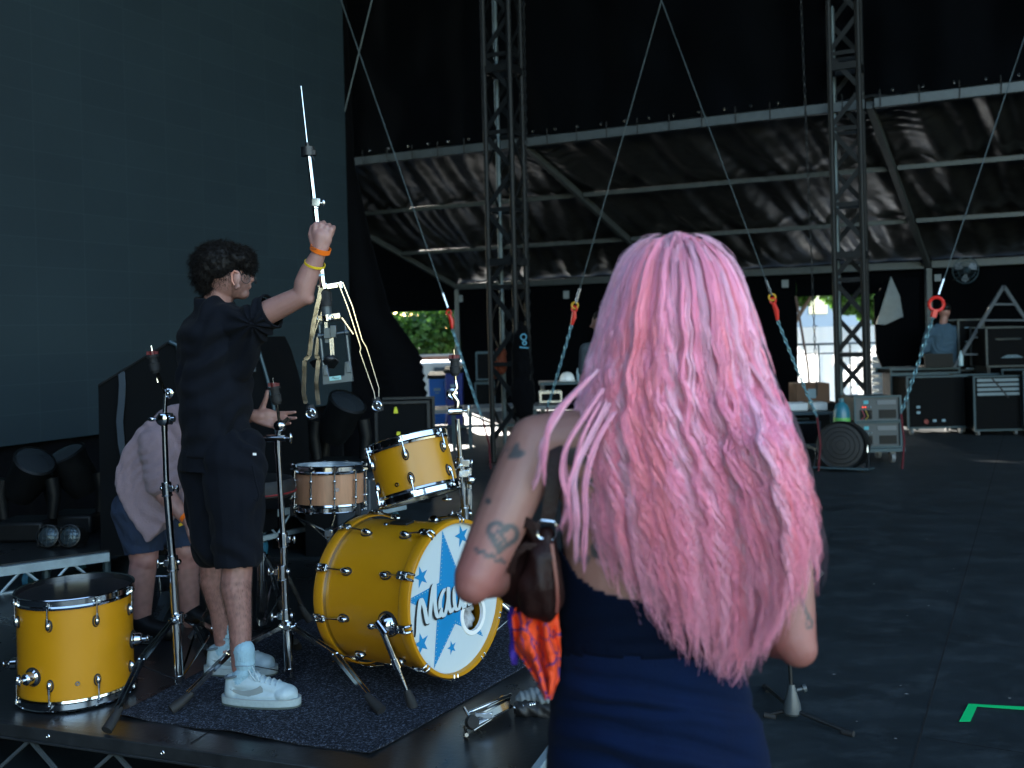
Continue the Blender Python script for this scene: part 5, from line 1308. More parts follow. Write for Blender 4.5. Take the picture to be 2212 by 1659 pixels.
B.cap(elL + V(-.004, -.005, -.008), elL + V(-.006, -.006, -.012), .034).cap(elR + V(.004, -.006, -.008), elR + V(.006, -.007, -.014), .035)
hand(B, wrL, V(.75, .6, .15), V(.3, -.1, -.9), V(-.5, .7, .1), bends=((.7, .8, .5),) * 4, sc=.92)
hand(B, wrR, V(-.75, .6, .15), V(-.3, -.1, -.9), V(.5, .7, .1), bends=((.7, .8, .5),) * 4, sc=.92)
# legs and feet below the frame
for sx in (-1, 1):
    h_ = V(w3.location.x + .09 * sx + .01, 1.87, .84); k_ = V(h_.x + .0, 1.86, .47); a_ = V(h_.x, 1.89, .09)
    B.chain([h_, h_.lerp(k_, .5), k_], [.095, .078, .055]).chain([k_, k_.lerp(a_, .3), a_], [.052, .054, .034]).chain([a_, V(a_.x, 1.98, .035), V(a_.x, 2.05, .025)], [.034, .032, .024]).cap(a_, V(a_.x, 1.86, .04), .03, .03)
wom = B.finish('body', skin, w3, .0045, 4, None, t3)
# dress
B = Blob()
B.loft([(V(wp(1425, 1659, 1.87).x + .005, 1.87, .46), .235, .19, 0), (V(wp(1425, 1659, 1.87).x + .005, 1.87, .7), .222, .17, 0), (wp(1425, 1659, 1.87), .208, .143, 0), (wp(1413, 1560, 1.87), .193, .138, 0), (wp(1403, 1480, 1.87), .181, .128, 0), (wp(1394, 1400, 1.865), .163, .115, 0), (wp(1392, 1300, 1.86), .159, .111, 0), (wp(1398, 1200, 1.86), .168, .112, 0), (wp(1400, 1120, 1.86), .17, .112, 0)], n=40)
def dkeep(p):
    x, y = proj(p)
    if p.z < .5: return p.z > .475
    if p.y > 1.9: return y > 1120
    top = interp(x, [1195, 1215, 1250, 1290, 1340, 1450, 1560, 1600], [1175, 1190, 1245, 1272, 1288, 1305, 1300, 1280])
    return y > top
def ddisp(p, n):
    x, y = proj(p); d = .0035 * noise.noise(p * 7)
    if y > 1405:
        for (y0, k_, am, wd) in ((1470, .18, .013, 15), (1568, .24, .015, 17), (1520, .10, .006, 10), (1640, .3, .012, 16)):
            yy = y0 + (x - 1300) * k_ + 10 * noise.noise(V(x / 90, y0, 0)); m_ = max(0, min(1, (x - 1180) / 120)) * max(0, min(1, (1700 - x) / 160))
            d += -am * math.exp(-((y - yy) / wd) ** 2) * m_ + am * .7 * math.exp(-((y - yy - wd * 1.7) / wd) ** 2) * m_
    if y > 1405: d = max(d, -.006) + .003
    else: d += .003 * math.sin((y - 1330) / 11 + x / 60) * max(0, 1 - abs(y - 1370) / 60)
    if abs(y - (1402 + (x - 1400) * .03)) < 5: d += .0025
    return d
mdress = mat('navy_crepe', (.0015, .0062, .026), .85, bump=.25, bscale=260, var=.15, vscale=9, sheen=.02, spec=.08)
mbod = mat('shaded_navy_bodice', (.001, .0032, .011), .85, bump=.25, bscale=260, var=.15, vscale=9, sheen=.01, spec=.06)  # same dress navy darkened, shade put into the colour; skirt catches more light
B.finish('skirt', mdress, w3, .0058, 4, ddisp, keep=lambda p: dkeep(p) and proj(p)[1] > 1397 + (proj(p)[0] - 1400) * .03, thick=.002)
B.finish('bodice', mbod, w3, .0058, 4, ddisp, keep=lambda p: dkeep(p) and proj(p)[1] < 1424 + (proj(p)[0] - 1400) * .03, thick=.0025)

# ---- hair: locks of many fine wavy strands falling from the crown
YS = [498, 510, 530, 560, 600, 650, 700, 760, 800, 850, 900, 950, 1000, 1060, 1120, 1180, 1250, 1300, 1350, 1400, 1440]
XL = [1450, 1410, 1380, 1350, 1331, 1315, 1303, 1290, 1277, 1262, 1252, 1250, 1254, 1260, 1264, 1270, 1288, 1306, 1325, 1350, 1375]
XR = [1478, 1514, 1545, 1574, 1597, 1613, 1626, 1640, 1652, 1668, 1686, 1702, 1716, 1736, 1750, 1758, 1758, 1750, 1738, 1712, 1690]
QE = [(0, 1170), (.06, 1215), (.14, 1265), (.22, 1295), (.3, 1320), (.4, 1340), (.5, 1350), (.6, 1378), (.7, 1385), (.78, 1375), (.86, 1325), (.93, 1240), (1, 1165)]
YC = ([498, 560, 650, 760, 850, 950, 1100, 1300, 1450], [1.88, 1.88, 1.88, 1.87, 1.86, 1.855, 1.85, 1.85, 1.855])
DP = ([498, 510, 530, 560, 600, 650, 700, 760, 850, 950, 1100, 1300, 1450], [.02, .055, .08, .103, .122, .133, .136, .134, .132, .133, .137, .132, .127])
K = 34
def hair_set(nl, nc, layer, crad, amp, qr=(0, 1), back=False, yspread=60, endj=35, seedv=0, lenk=1.):
    rg = np.random.default_rng(seedv); out = []; lockid = []
    for i in range(nl):
        q = qr[0] + (qr[1] - qr[0]) * ((i + rg.uniform(0, 1)) / nl); y0 = 499 + (abs(q - .5) * 2) ** 2 * 20 + rg.uniform(0, yspread) ** 1
        qe = float(np.interp(q, [a for a, b in QE], [b for a, b in QE])) + float(np.clip(rg.normal(0, endj), -130, 55))
        if layer < -.02 and not back and q < .45: qe = min(qe, 880 + 520 * q)
        thin = (not back and layer > -.02 and q < .3 and rg.uniform() < .5)
        if thin: qe = min(qe, 900 + 300 * rg.uniform())
       
        qe = 560 + (qe - 560) * lenk
        t = np.linspace(0, 1, K); y = y0 + (qe - y0) * t ** .92
        ph, ph2, wl_ = rg.uniform(0, 6.28), rg.uniform(0, 6.28), rg.uniform(75, 135)
        ph = 5 * math.sin(q * 7) + rg.normal(0, .6)
        A = amp * np.clip((y - 560) / 420, 0, 1) * rg.uniform(.5, 1.4)
        drift = rg.normal(0, .018) * np.clip((y - 600) / 500, 0, 1)
        wavex = A * np.sin(y / wl_ * 6.283 + ph) + .35 * A * np.sin(y / (wl_ * .47) * 6.283 + ph2)
        wavey = A * np.cos(y / wl_ * 6.283 + ph) * .9
        lay = layer + rg.normal(0, .012)
        for j in range(nc):
            rr_, th = math.sqrt(rg.uniform(0, 1)), rg.uniform(0, 6.28)
            spr = crad * (.35 + .9 * np.clip((y - 500) / 250, 0, 1)) * (1 - .72 * np.clip((t - .72) / .28, 0, 1)) * (1 - .5 * np.clip((y - 930) / 160, 0, 1) * max(0, 1 - q / .42))
            kk = rg.uniform(-.13, .05); yj = y + (qe - y0) * kk * t ** 2 + rg.normal(0, 8) * t
            fz = rg.normal(0, 2.8) * np.sin(y / 60 + rg.uniform(0, 6)) * t
            xl_, xr_ = np.interp(yj, YS, XL), np.interp(yj, YS, XR)
            qq = np.clip(q + drift, -.04, 1.05)
            xx = xl_ + (xr_ - xl_) * qq + wavex + spr * rr_ * math.cos(th) + fz
            yc = np.interp(yj, *YC); dp = np.interp(yj, *DP) + lay
            c_ = np.sqrt(np.clip(1 - (2 * np.clip(qq, 0, 1) - 1) ** 2, 0, 1)); c_ = c_ ** .8
            Yw = yc + (1 if back else -1) * dp * c_ - (wavey + spr * rr_ * math.sin(th)) / 1208
            if not back: Yw = Yw - .095 * np.clip((qq - .7) / .2, 0, 1) * np.clip((yj - 840) / 120, 0, 1)
            tx = ((xx - 1106) * CA - (yj - 715) * SA) / F; ty = (-(xx - 1106) * SA - (yj - 715) * CA) / F
            out.append(np.stack([tx * Yw, Yw, CAMZ + ty * Yw], -1)); lockid.append((i, q))
    return np.array(out, np.float32), lockid
PINK, PALE, CORAL, LILAC = np.array([.98, .31, .47]), np.array([.98, .56, .71]), np.array([.98, .25, .31]), np.array([.70, .42, .56])
def hair_cols(st_, ids, seedv, dark=1.):
    rg = np.random.default_rng(seedv); n, k, _ = st_.shape; tone = {}
    c = np.empty((n, k, 3), np.float32); t = np.linspace(0, 1, k)
    for s_ in range(n):
        i, q = ids[s_]
        if i not in tone:
            z = rg.uniform(0, 1); tone[i] = (PALE if z < .42 else CORAL if z > .82 else PINK), rg.uniform(.9, 1.06), rg.uniform(0, 6), rg.uniform(0, .9)
        b, g, ph, cm = tone[i]
        m = (.5 + .5 * np.sin(t * 9 + ph))[:, None] * cm
        col = b[None] * (1 - m) + PINK[None] * m
        low = np.clip((t - .55) / .45, 0, 1)[:, None] * .5 * (.3 + q); col = col * (1 - low) + CORAL[None] * low
        tip = np.clip((t - .82) / .18, 0, 1)[:, None] * .35; col = col * (1 - tip) + LILAC[None] * tip
        rt = np.clip(1 - t / .09, 0, 1)[:, None] * (.45 if .35 < q < .65 else .22); col = col * (1 - rt) + np.array([.32, .17, .2])[None] * rt
        if q < .12: col = col * .6 + LILAC[None] * .4
        c[s_] = (col * .72 + PINK[None] * .28) * g * dark * rg.uniform(.88, 1.1)
    return c
mpink = mat('pink_dyed_hair', (.8, .25, .4), .38, attr='tint', spec=.75, sheen=.35)
n = mpink.node_tree.nodes; l = mpink.node_tree.links; at = [x for x in n if x.type == 'ATTRIBUTE'][0]; tr_ = n.new('ShaderNodeBsdfTranslucent'); ms_ = n.new('ShaderNodeMixShader'); ms_.inputs[0].default_value = .16
l.new(at.outputs['Color'], tr_.inputs[0]); l.new(n['Principled BSDF'].outputs[0], ms_.inputs[1]); l.new(tr_.outputs[0], ms_.inputs[2]); l.new(ms_.outputs[0], n['Material Output'].inputs[0])
def lay_hair(name, parent, seedv, rad, dark, **k):
    st_, ids = hair_set(seedv=seedv, **k); r_ = np.random.default_rng(seedv).uniform(.75, 1.3, len(st_)) * rad
    return hairtubes(name, parent, mpink, st_, r_, 3, hair_cols(st_, ids, seedv + 1, dark))
h_ = lay_hair('hair', w3, 21, .0013, .85, nl=150, nc=34, layer=-.03, crad=15, amp=5)
lay_hair('hair_locks', h_, 22, .00105, 1., nl=170, nc=34, layer=-.008, crad=12, amp=7, endj=62)
lay_hair('hair_locks', h_, 23, .00095, 1.06, nl=80, nc=26, layer=.010, crad=8, amp=9, endj=75, yspread=110)
lay_hair('far_side_hair', h_, 24, .0014, .85, nl=70, nc=22, layer=-.02, crad=14, amp=4, back=True, qr=(.0, .12), lenk=.6)
lay_hair('far_side_hair', h_, 26, .0014, .85, nl=70, nc=22, layer=-.02, crad=14, amp=4, back=True, qr=(.88, 1.), lenk=.6)
lay_hair('far_side_hair', h_, 27, .0014, .85, nl=70, nc=26, layer=-.01, crad=16, amp=2, back=True, qr=(.1, .9), lenk=.09)
# locks lying forward over the left shoulder
st_ = []; ids = []
rg = np.random.default_rng(31)
for i, (pts, cr_w) in enumerate([([(1290, 800), (1238, 850), (1190, 905), (1172, 960), (1180, 1010), (1168, 1050)], 5), ([(1300, 790), (1225, 870), (1183, 930), (1168, 985), (1150, 1060)], 3), ([(1310, 830), (1262, 900), (1222, 960), (1215, 1030), (1226, 1100), (1215, 1150)], 5), ([(1320, 860), (1275, 940), (1240, 1020), (1238, 1090), (1252, 1150), (1240, 1215)], 6), ([(1300, 860), (1268, 920), (1246, 985), (1226, 1050), (1236, 1110), (1222, 1180)], 3), ([(1335, 880), (1290, 950), (1262, 1030), (1270, 1100), (1256, 1170), (1268, 1240)], 5), ([(1600, 760), (1672, 860), (1700, 930), (1718, 1000), (1740, 1060), (1728, 1130), (1762, 1190)], 6), ([(1660, 960), (1712, 1040), (1735, 1110), (1752, 1160), (1768, 1215), (1758, 1260)], 4)]):
    xs = np.array([p[0] for p in pts], float); ys = np.array([p[1] for p in pts], float); tt = np.linspace(0, 1, len(pts)); t = np.linspace(0, 1, K)
    X_ = np.interp(t, tt, xs); Y_ = np.interp(t, tt, ys); ker = np.ones(7) / 7
    X_ = np.convolve(np.pad(X_, 3, 'edge'), ker, 'valid'); Y_ = np.convolve(np.pad(Y_, 3, 'edge'), ker, 'valid')
    X_ = X_ + 5 * np.sin(t * 14 + i * 1.9) * t
    for j in range(30):
        a, r0 = rg.uniform(0, 6.28), math.sqrt(rg.uniform(0, 1)) * cr_w
        spr = r0 * (1 - .7 * np.clip((t - .7) / .3, 0, 1)); xx = X_ + spr * math.cos(a) + rg.normal(0, 3) * np.sin(t * 9 + rg.uniform(0, 3)) * t; yy = Y_ + rg.normal(0, 6) * t
        Yw = 1.715 - spr * math.sin(a) / 1208 - .02 * np.sin(t * 3.1)
        if i > 5: Yw = Yw + .05
        tx = ((xx - 1106) * CA - (yy - 715) * SA) / F; ty = (-(xx - 1106) * SA - (yy - 715) * CA) / F
        st_.append(np.stack([tx * Yw, Yw, CAMZ + ty * Yw], -1)); ids.append((100 + i, .05 if i < 6 else .9))
st_ = np.array(st_, np.float32); sc_all = hair_cols(st_, ids, 5, 1.); lf = np.array([i[0] < 106 for i in ids])
for msk in (lf, ~lf): hairtubes('shoulder_locks', h_, mpink, st_[msk], rg.uniform(.0008, .0013, int(msk.sum())), 3, sc_all[msk])
# dark purple underhair drifting off the right side
st_ = []; rg = np.random.default_rng(41)
for j in range(520):
    t = np.linspace(0, 1, K); q0 = rg.uniform(0, 1); y = 640 + q0 * 120 + t * rg.uniform(300, 560); xr_ = np.interp(y, YS, XR)
    off = (rg.uniform(-25, 34) * np.clip((y - 680) / 220, 0, 1)) * (1 - .3 * t); xx = xr_ + off + 5 * np.sin(y / 38 + rg.uniform(0, 2)) + rg.normal(0, 3) * t
    Yw = 1.86 + rg.uniform(-.03, .05) + 0 * t
    tx = ((xx - 1106) * CA - (y - 715) * SA) / F; ty = (-(xx - 1106) * SA - (y - 715) * CA) / F
    st_.append(np.stack([tx * Yw, Yw, CAMZ + ty * Yw], -1))
hairtubes('dark_underhair', h_, mat('dark_purple_hair', (.045, .022, .04), .5), np.array(st_, np.float32), np.full(520, .0006))
st_ = []
for j in range(420):
    t = np.linspace(0, 1, K); a = rg.uniform(-1, 1); y = 505 + abs(a) ** 1.6 * 200 + t * rg.uniform(30, 150) - 3 * np.sin(t * 3.1); s_ = 1 if a > 0 else -1
    e_ = np.interp(np.maximum(y, 499), YS, XR if s_ > 0 else XL); xx = e_ + s_ * (rg.uniform(0, 10) * np.sin(t * 3.1)) + rg.normal(0, 2)
    y = y - rg.uniform(0, 8) * np.sin(t * 3.1) * (1 - abs(a)); Yw = 1.88 + rg.uniform(-.06, .03) + 0 * t
    tx = ((xx - 1106) * CA - (y - 715) * SA) / F; ty = (-(xx - 1106) * SA - (y - 715) * CA) / F
    st_.append(np.stack([tx * Yw, Yw, CAMZ + ty * Yw], -1))
st_ = np.array(st_, np.float32); lf = st_[:, -1, 0] < wp(1465, 600).x
for msk in (lf, ~lf): hairtubes('flyaway_hair', h_, mat('lilac_hair', (.75, .4, .52), .5), st_[msk], np.full(int(msk.sum()), .00045))

# ---- shoulder bag, its strap, buckle and the scarf tied to it
bagr = thing('shoulder_bag', 'dark brown leather bag hanging from the strap under the woman\'s left arm', 'handbag', wp(1180, 1400, 1.74))
YB = 1.735
def ribbon(name, pts, w, m, parent, t=.003, nrm_=V(0, -1, 0)):
    mb = MB(); n_ = len(pts); vs = []; fs = []
    for i, p in enumerate(pts):
        d = (pts[min(i + 1, n_ - 1)] - pts[max(0, i - 1)]).normalized(); s_ = d.cross(nrm_).normalized(); ww = w[i] if isinstance(w, list) else w
        for a, b in ((-1, 0), (1, 0), (1, 1), (-1, 1)): vs.append(p + s_ * a * ww / 2 - nrm_ * b * t)
    for i in range(n_ - 1):
        for k in range(4): fs.append((4 * i + k, 4 * i + (k + 1) % 4, 4 * i + 4 + (k + 1) % 4, 4 * i + 4 + k))
    fs += [(0, 1, 2, 3), tuple(4 * (n_ - 1) + k for k in (3, 2, 1, 0))]; mb.add(vs, fs)
    return part(name, mb, m, parent, bev=.0008)
ribbon('strap', [wp(1212, 893, 1.84), wp(1206, 905, 1.80), wp(1203, 935, 1.765), wp(1197, 1000, 1.745), wp(1187, 1080, 1.735), wp(1181, 1132, YB)], .021, leather, bagr)
ribbon('strap', [wp(1218, 893, 1.85), wp(1222, 905, 1.80), wp(1219, 935, 1.765), wp(1212, 1000, 1.75), wp(1200, 1080, 1.74), wp(1190, 1130, YB + .004)], .012, leather, bagr)
part('buckle', MB().tube([wp(1163, 1130, YB - .006), wp(1160, 1155, YB - .006), wp(1166, 1163, YB - .006), wp(1194, 1166, YB - .006), wp(1199, 1158, YB - .006), wp(1202, 1136, YB - .006), wp(1196, 1127, YB - .006), wp(1170, 1124, YB - .006)], .0027, 8, closed=True), chrome, bagr)
B = Blob()
B.chain([wp(1180, 1165, YB + .01), wp(1174, 1210, YB), wp(1166, 1262, YB), wp(1168, 1292, YB + .01)], [.018, .03, .04, .042])
B.chain([wp(1140, 1190, YB + .05), wp(1115, 1215, YB + .06), wp(1098, 1250, YB + .06), wp(1105, 1272, YB + .06)], [.03, .035, .034, .03]).cap(wp(1140, 1240, YB + .05), wp(1145, 1285, YB + .05), .045, .04)
B.cap(wp(1165, 1165, YB + .01), wp(1128, 1108, YB + .02), .013, .009)
B.finish('bag_body', leather, bagr, .0045, 3, drape([(V(1, 0, .15), .045, .004), (V(.8, 0, -.6), .07, .003)], .004))
ribbon('tied_flap', [wp(1116, 1122, YB), wp(1140, 1130, YB - .012), wp(1165, 1142, YB - .014)], [.026, .018, .014], leather, bagr)
ribbon('side_seam', [wp(1192, 1175, YB - .02), wp(1203, 1260, YB - .03), wp(1205, 1300, YB - .03), wp(1203, 1325, YB - .028)], .006, mat('red_brown_edge', (.16, .035, .025), .4), bagr)
ribbon('handle', [wp(1105, 1240, YB), wp(1112, 1200, YB - .008), wp(1135, 1180, YB - .012), wp(1160, 1182, YB - .01)], .013, leather, bagr)
part('stud', MB().ell(wp(1072, 1205, YB + .01), (.004, .003, .006)).ell(wp(1089, 1220, YB + .01), (.003, .003, .003)), chrome, bagr)
scm = mat('orange_print_scarf', (.7, .06, .006), .75, bump=.2, bscale=90)
n = scm.node_tree.nodes; l = scm.node_tree.links; b_ = n['Principled BSDF']; tc = n.new('ShaderNodeTexCoord'); vo = n.new('ShaderNodeTexVoronoi'); vo.feature = 'DISTANCE_TO_EDGE'; vo.inputs['Scale'].default_value = 17
ns = n.new('ShaderNodeTexNoise'); ns.inputs['Scale'].default_value = 9; l.new(tc.outputs['Object'], ns.inputs[0]); ad = n.new('ShaderNodeVectorMath'); ad.operation = 'ADD'; sc_n = n.new('ShaderNodeVectorMath'); sc_n.operation = 'SCALE'; sc_n.inputs['Scale'].default_value = .25
l.new(ns.outputs['Color'], sc_n.inputs[0]); l.new(tc.outputs['Object'], ad.inputs[0]); l.new(sc_n.outputs[0], ad.inputs[1]); l.new(ad.outputs[0], vo.inputs[0])
cr = n.new('ShaderNodeValToRGB'); cr.color_ramp.elements[0].position = .03; cr.color_ramp.elements[0].color = (.015, .01, .12, 1); cr.color_ramp.elements[1].position = .055; cr.color_ramp.elements[1].color = (.72, .055, .006, 1)
l.new(vo.outputs['Distance'], cr.inputs[0]); l.new(cr.outputs[0], b_.inputs['Base Color'])
def scf(u, v):
    xl = interp(v, [0, .15, .5, .75, 1], [1118, 1105, 1112, 1150, 1178]); xr = interp(v, [0, .5, .8, 1], [1205, 1212, 1208, 1190]); y = 1300 + v * 210
    x = xl + (xr - xl) * u; p = P(x, y, YB + .03 + .018 * math.sin(u * 15 + 2 * noise.noise(V(u * 3, v * 3, 0))) * (.5 + v) + .008 * noise.noise(V(u * 9, v * 9, 2)))
    return p
o = grid('patterned_scarf', scf, 60, 70, scm, thick=.003)
tag(o, 'orange scarf with dark blue pattern hanging below the brown leather bag', 'scarf')
def scf2(u, v):
    y = 1310 + v * 125; x = 1098 + 14 * u + 6 * v; return P(x, y, YB + .06 + .006 * math.sin(v * 12 + u * 3))
o = grid('scarf_border', scf2, 8, 40, mat('violet_cloth', (.05, .02, .3), .7), bpy.data.objects['patterned_scarf'], .003)
o.location = (0, 0, 0)
# ================================================================ BACKSTAGE THINGS
def box_px(x0, y0, x1, y1, Y, dep): 
    a, b = P(x0, y1, Y), P(x1, y0, Y); return a, b
def frame_case(name, label, x0, y0, x1, y1, Y, dep, group=None, wheels=True, rails=alu, body=casem, yaw=-.0, fill=None, cat='flight case', feetz=None):
    a, b = P(x0, y1, Y), P(x1, y0, Y); w = abs(b.x - a.x); h = b.z - a.z; c = V((a.x + b.x) / 2, Y + dep / 2, a.z)
    root = thing(name, label, cat, c, group)
    part('body', MB().box(c + V(0, 0, h / 2), (w - .02, dep - .02, h - .02)), body, root)
    for sx in (-1, 1):
        for sy in (-1, 1): part('edge_rail', MB().box(c + V(sx * w / 2, sy * dep / 2, h / 2), (.028, .028, h)), rails, root)
    for z in (0, h):
        for sy in (-1, 1): part('edge_rail', MB().box(c + V(0, sy * (dep / 2 + .001), z), (w + .03, .026, .026)), rails, root)
    if wheels:
        hh_ = max(.06, c.z)
        for sx in (-1, 1):
            for sy in (-1, 1):
                p = V(c.x + sx * (w / 2 - .07), c.y + sy * (dep / 2 - .07), hh_ / 2)
                part('castor', MB().tube([p + V(-.018, 0, 0), p + V(.018, 0, 0)], hh_ / 2 * .96, 16).box(p + V(0, 0, hh_ * .3), (.05, .05, hh_ * .35)), mat('castor_grey', (.12, .13, .14), .5), root)
    return root, c, w, h
# rack cases at the right
mteal = mat('grey_blue_metal', (.03, .055, .068), .5, .4, var=.2)
rc, c, w, h = frame_case('rack_case', 'tall open rack case on castors below the person in the grey-blue shirt', 1962, 812, 2087, 925, 14.3, .6, 'rack cases along the tent wall', rails=mteal)
lcdw = mat('pale_label', (.2, .3, .36), .6)
for (dx, dz) in ((-.23, .28), (-.23, .2), (-.04, .08), (.07, .08)): part('label_plate', MB().box(c + V(dx * 1.2, -.31, dz + .02), (.05, .006, .035)), lcdw, rc)
part('red_connector', MB().lathe([(.001, 0), (.035, 0), (.035, .02)], Matrix.Translation(c + V(-.17, -.31, .09)) @ Matrix.Rotation(R(90), 4, 'X'), 16), mat('dull_red', (.2, .02, .015), .5), rc)
rc2, c, w, h = frame_case('rack_case', 'rack case with pale slatted drawers at the right edge', 2106, 812, 2206, 930, 14.0, .6, 'rack cases along the tent wall', rails=mteal)
for k in range(4): part('drawer_front', MB().box(c + V(0, -.31, h - .05 - k * .065), (w - .08, .02, .04)), mat('pale_grey_metal', (.14, .19, .22), .5, .3), rc2)
part('strap', MB().bar(c + V(-.1, -.325, h - .01), c + V(.14, -.325, h - .3), .02, .004, (0, 1, 0)), rubber, rc2)
rc3, c, w, h = frame_case('rack_case', 'black case cut by the right edge of the picture', 2214, 800, 2330, 925, 13.9, .6, 'rack cases along the tent wall', rails=mteal)
rc4, c, w, h = frame_case('upper_rack', 'black amplifier rack with faint display behind the right rack cases', 2132, 706, 2225, 792, 14.7, .5, None, False, mat('dark_rail', (.05, .06, .065), .4, .6), cat='rack')
part('display', MB().box(c + V(.0, -.255, h * .7), (w * .6, .006, .03)), mat('dim_display', (.02, .03, .035), .2), rc4)
for k in range(4): part('meter_line', MB().box(c + V(.05, -.255, h * (.22 + .02 * k)), (w * (.5 - .08 * k), .006, .006)), lcdw, rc4)
for sx in (-1, 1): part('support_leg', MB().box((c.x + sx * (w / 2 - .05), c.y, c.z / 2), (.05, .4, c.z)), blackm, rc4)
dr_, c, w, h = frame_case('drawer_rack', 'dark tall drawer rack with pale handles behind the standing person', 2072, 690, 2124, 800, 15.3, .5, None, False, mat('dark_rail', (.05, .06, .065), .4, .6), cat='rack')
for k in range(4): part('drawer_handle', MB().box(c + V(-.02, -.27, h - .12 - k * .21), (.16, .02, .014)), lcdw, dr_)
part('stand_block', MB().box((c.x, c.y, c.z / 2), (w * .9, .45, c.z - .01)), casem, dr_)
# workbench with laptop, in front of the standing person
wbx, c, w, h = frame_case('work_case', 'black case with a dark laptop on its lid in front of the standing person', 1925, 795, 2072, 808, 14.9, .6, None, False, mteal)
for sx in (-1, 1): part('support_leg', MB().box((c.x + sx * w * .4, c.y, c.z / 2), (.06, .5, c.z)), blackm, wbx)
lp = P(2028, 793, 14.8); lt = thing('laptop', 'open dark laptop standing on the work case', 'laptop', lp)
part('screen', MB().box(lp + V(0, 0, .1), (.42, .02, .2)), blackp, lt); part('base', MB().box(lp + V(0, .12, .012), (.42, .22, .02)), blackp, lt)
bt = P(2076, 790, 14.7); b_ = thing('water_bottle', 'clear plastic bottle beside the laptop', 'bottle', bt)
part('bottle', MB().lathe([(.001, 0), (.032, 0), (.034, .02), (.033, .14), (.013, .19), (.013, .21)], Matrix.Translation(bt), 16), mat('clear_plastic', (.35, .5, .55), .15), b_); part('cap', MB().lathe([(.015, .2), (.015, .225), (.001, .226)], Matrix.Translation(bt), 12), lcdw, b_)
# standing person at the desk
r4 = thing('person', 'person in grey-blue shirt and dark cap standing with back turned behind the work case', 'person', G(2036, 930, 0) + V(0, .6, 0))
r4.location = (P(2036, 700, 15.4).x, 15.4, 0); Yp = 15.4
B = Blob(); X0 = r4.location.x; s_ = 1.04
def q4(x, y, z): return V(X0 + x, Yp + y, z)
B.loft([(q4(0, 0, .95), .17, .12, 0), (q4(0, 0, 1.15), .16, .11, 0), (q4(0, 0, 1.45), .2, .12, 0), (q4(0, 0, 1.55), .15, .08, 0)]).cap(q4(0, 0, 1.52), q4(.04, .02, 1.7), .06, .055).ell(q4(.05, .03, 1.78), (.08, .095, .11)).ell(q4(.05, .13, 1.76), (.02, .03, .03))
for sx in (-1, 1):
    B.chain([q4(.19 * sx, 0, 1.49), q4(.27 * sx, .02, 1.2), q4(.2 * sx, .26, 1.12)], [.055, .042, .028]); hand(B, q4(.2 * sx, .26, 1.12), V(-.2 * sx, 1, -.1), V(0, 0, -1), V(-sx, 0, 0))
    B.chain([q4(.09 * sx, 0, .95), q4(.1 * sx, 0, .5), q4(.1 * sx, .02, .08)], [.095, .06, .04]).cap(q4(.1 * sx, .02, .05), q4(.11 * sx, .18, .035), .045, .035)
B.finish('body', skin, r4, .012, 2, None, lambda p: (.30, .15, .12))
B = Blob().loft([(q4(0, 0, .98), .2, .15, 0), (q4(0, 0, 1.2), .2, .145, 0), (q4(0, 0, 1.42), .235, .15, 0), (q4(0, 0, 1.53), .19, .11, 0), (q4(0, 0, 1.59), .1, .08, 0)])
for sx in (-1, 1): B.chain([q4(.18 * sx, 0, 1.48), q4(.275 * sx, .02, 1.2), q4(.22 * sx, .2, 1.13)], [.085, .07, .055])
B.finish('shirt', mat('grey_blue_shirt', (.04, .08, .12), .9, bump=.3, bscale=60), r4, .011, 2, drape([(V(.8, 0, .5), .13, .01)], .01))
B = Blob()
for sx in (-1, 1): B.chain([q4(.08 * sx, 0, .98), q4(.1 * sx, 0, .5), q4(.1 * sx, .01, .1)], [.12, .085, .075])
B.finish('trousers', mat('dark_trousers', (.01, .01, .012), .9), r4, .012, 2)
B = Blob().ell(q4(.05, .02, 1.84), (.09, .105, .075)); B.finish('cap', blackp, r4, .009, 2)
# ladder, fan, notices
lad = thing('step_ladder', 'grey A-shaped ladder top standing behind the right rack cases', 'ladder', (P(2168, 900, 15.0).x, 15.0, 0))
top = P(2168, 618, 15.0)
for x_ in (2118, 2222):
    e = P(x_, 700, 15.0); far = top + (e - top) * (top.z / (top.z - e.z))
    part('rail', MB().bar(top, far, .05, .03, (0, 1, 0)), mat('ladder_grey', (.06, .075, .09), .6, .2), lad)
for f_ in (.48, .9, 1.35, 1.8): 
    d1, d2 = P(2118, 700, 15) - top, P(2222, 700, 15) - top; part('rung', MB().bar(top + d1 * f_, top + d2 * f_, .03, .035, (0, 1, 0)), mat('ladder_grey', (.06, .075, .09), .6, .2), lad)
fn_c = P(2086, 584, 14.6); fn_ = thing('wall_fan', 'round wire cage fan hanging high beside the right tent post', 'fan', fn_c)
mb = MB().torus(fn_c, .19, .008, (0, 1, .1), 36, 6).torus(fn_c + V(0, -.04, 0), .13, .005, (0, 1, .1), 30, 5)
for k in range(20): a = k * .314; mb.tube([fn_c + V(0, -.06, 0), fn_c + V(math.cos(a) * .12, -.05, math.sin(a) * .12), fn_c + V(math.cos(a) * .19, 0, math.sin(a) * .19)], .003, 4)
part('cage', mb, mteal, fn_)
mb = MB()
for k in range(3):
    a = k * 2.094 + .5; mb.prism([fn_c + V(math.cos(a + t) * r_, .0 + .03 * t, math.sin(a + t) * r_) for t, r_ in ((-.1, .03), (-.45, .16), (.0, .175), (.4, .15), (.2, .03))], (0, .006, 0))
part('blade', mb, mat('fan_blade', (.1, .12, .14), .3), fn_)
part('motor', MB().tube([fn_c + V(0, -.05, 0), fn_c + V(0, .14, 0)], .05, 16).tube([fn_c + V(0, .1, 0), fn_c + V(.0, .2, -.1), V(fn_c.x, fn_c.y + .4, fn_c.z - .12)], .012, 8), blackp, fn_)
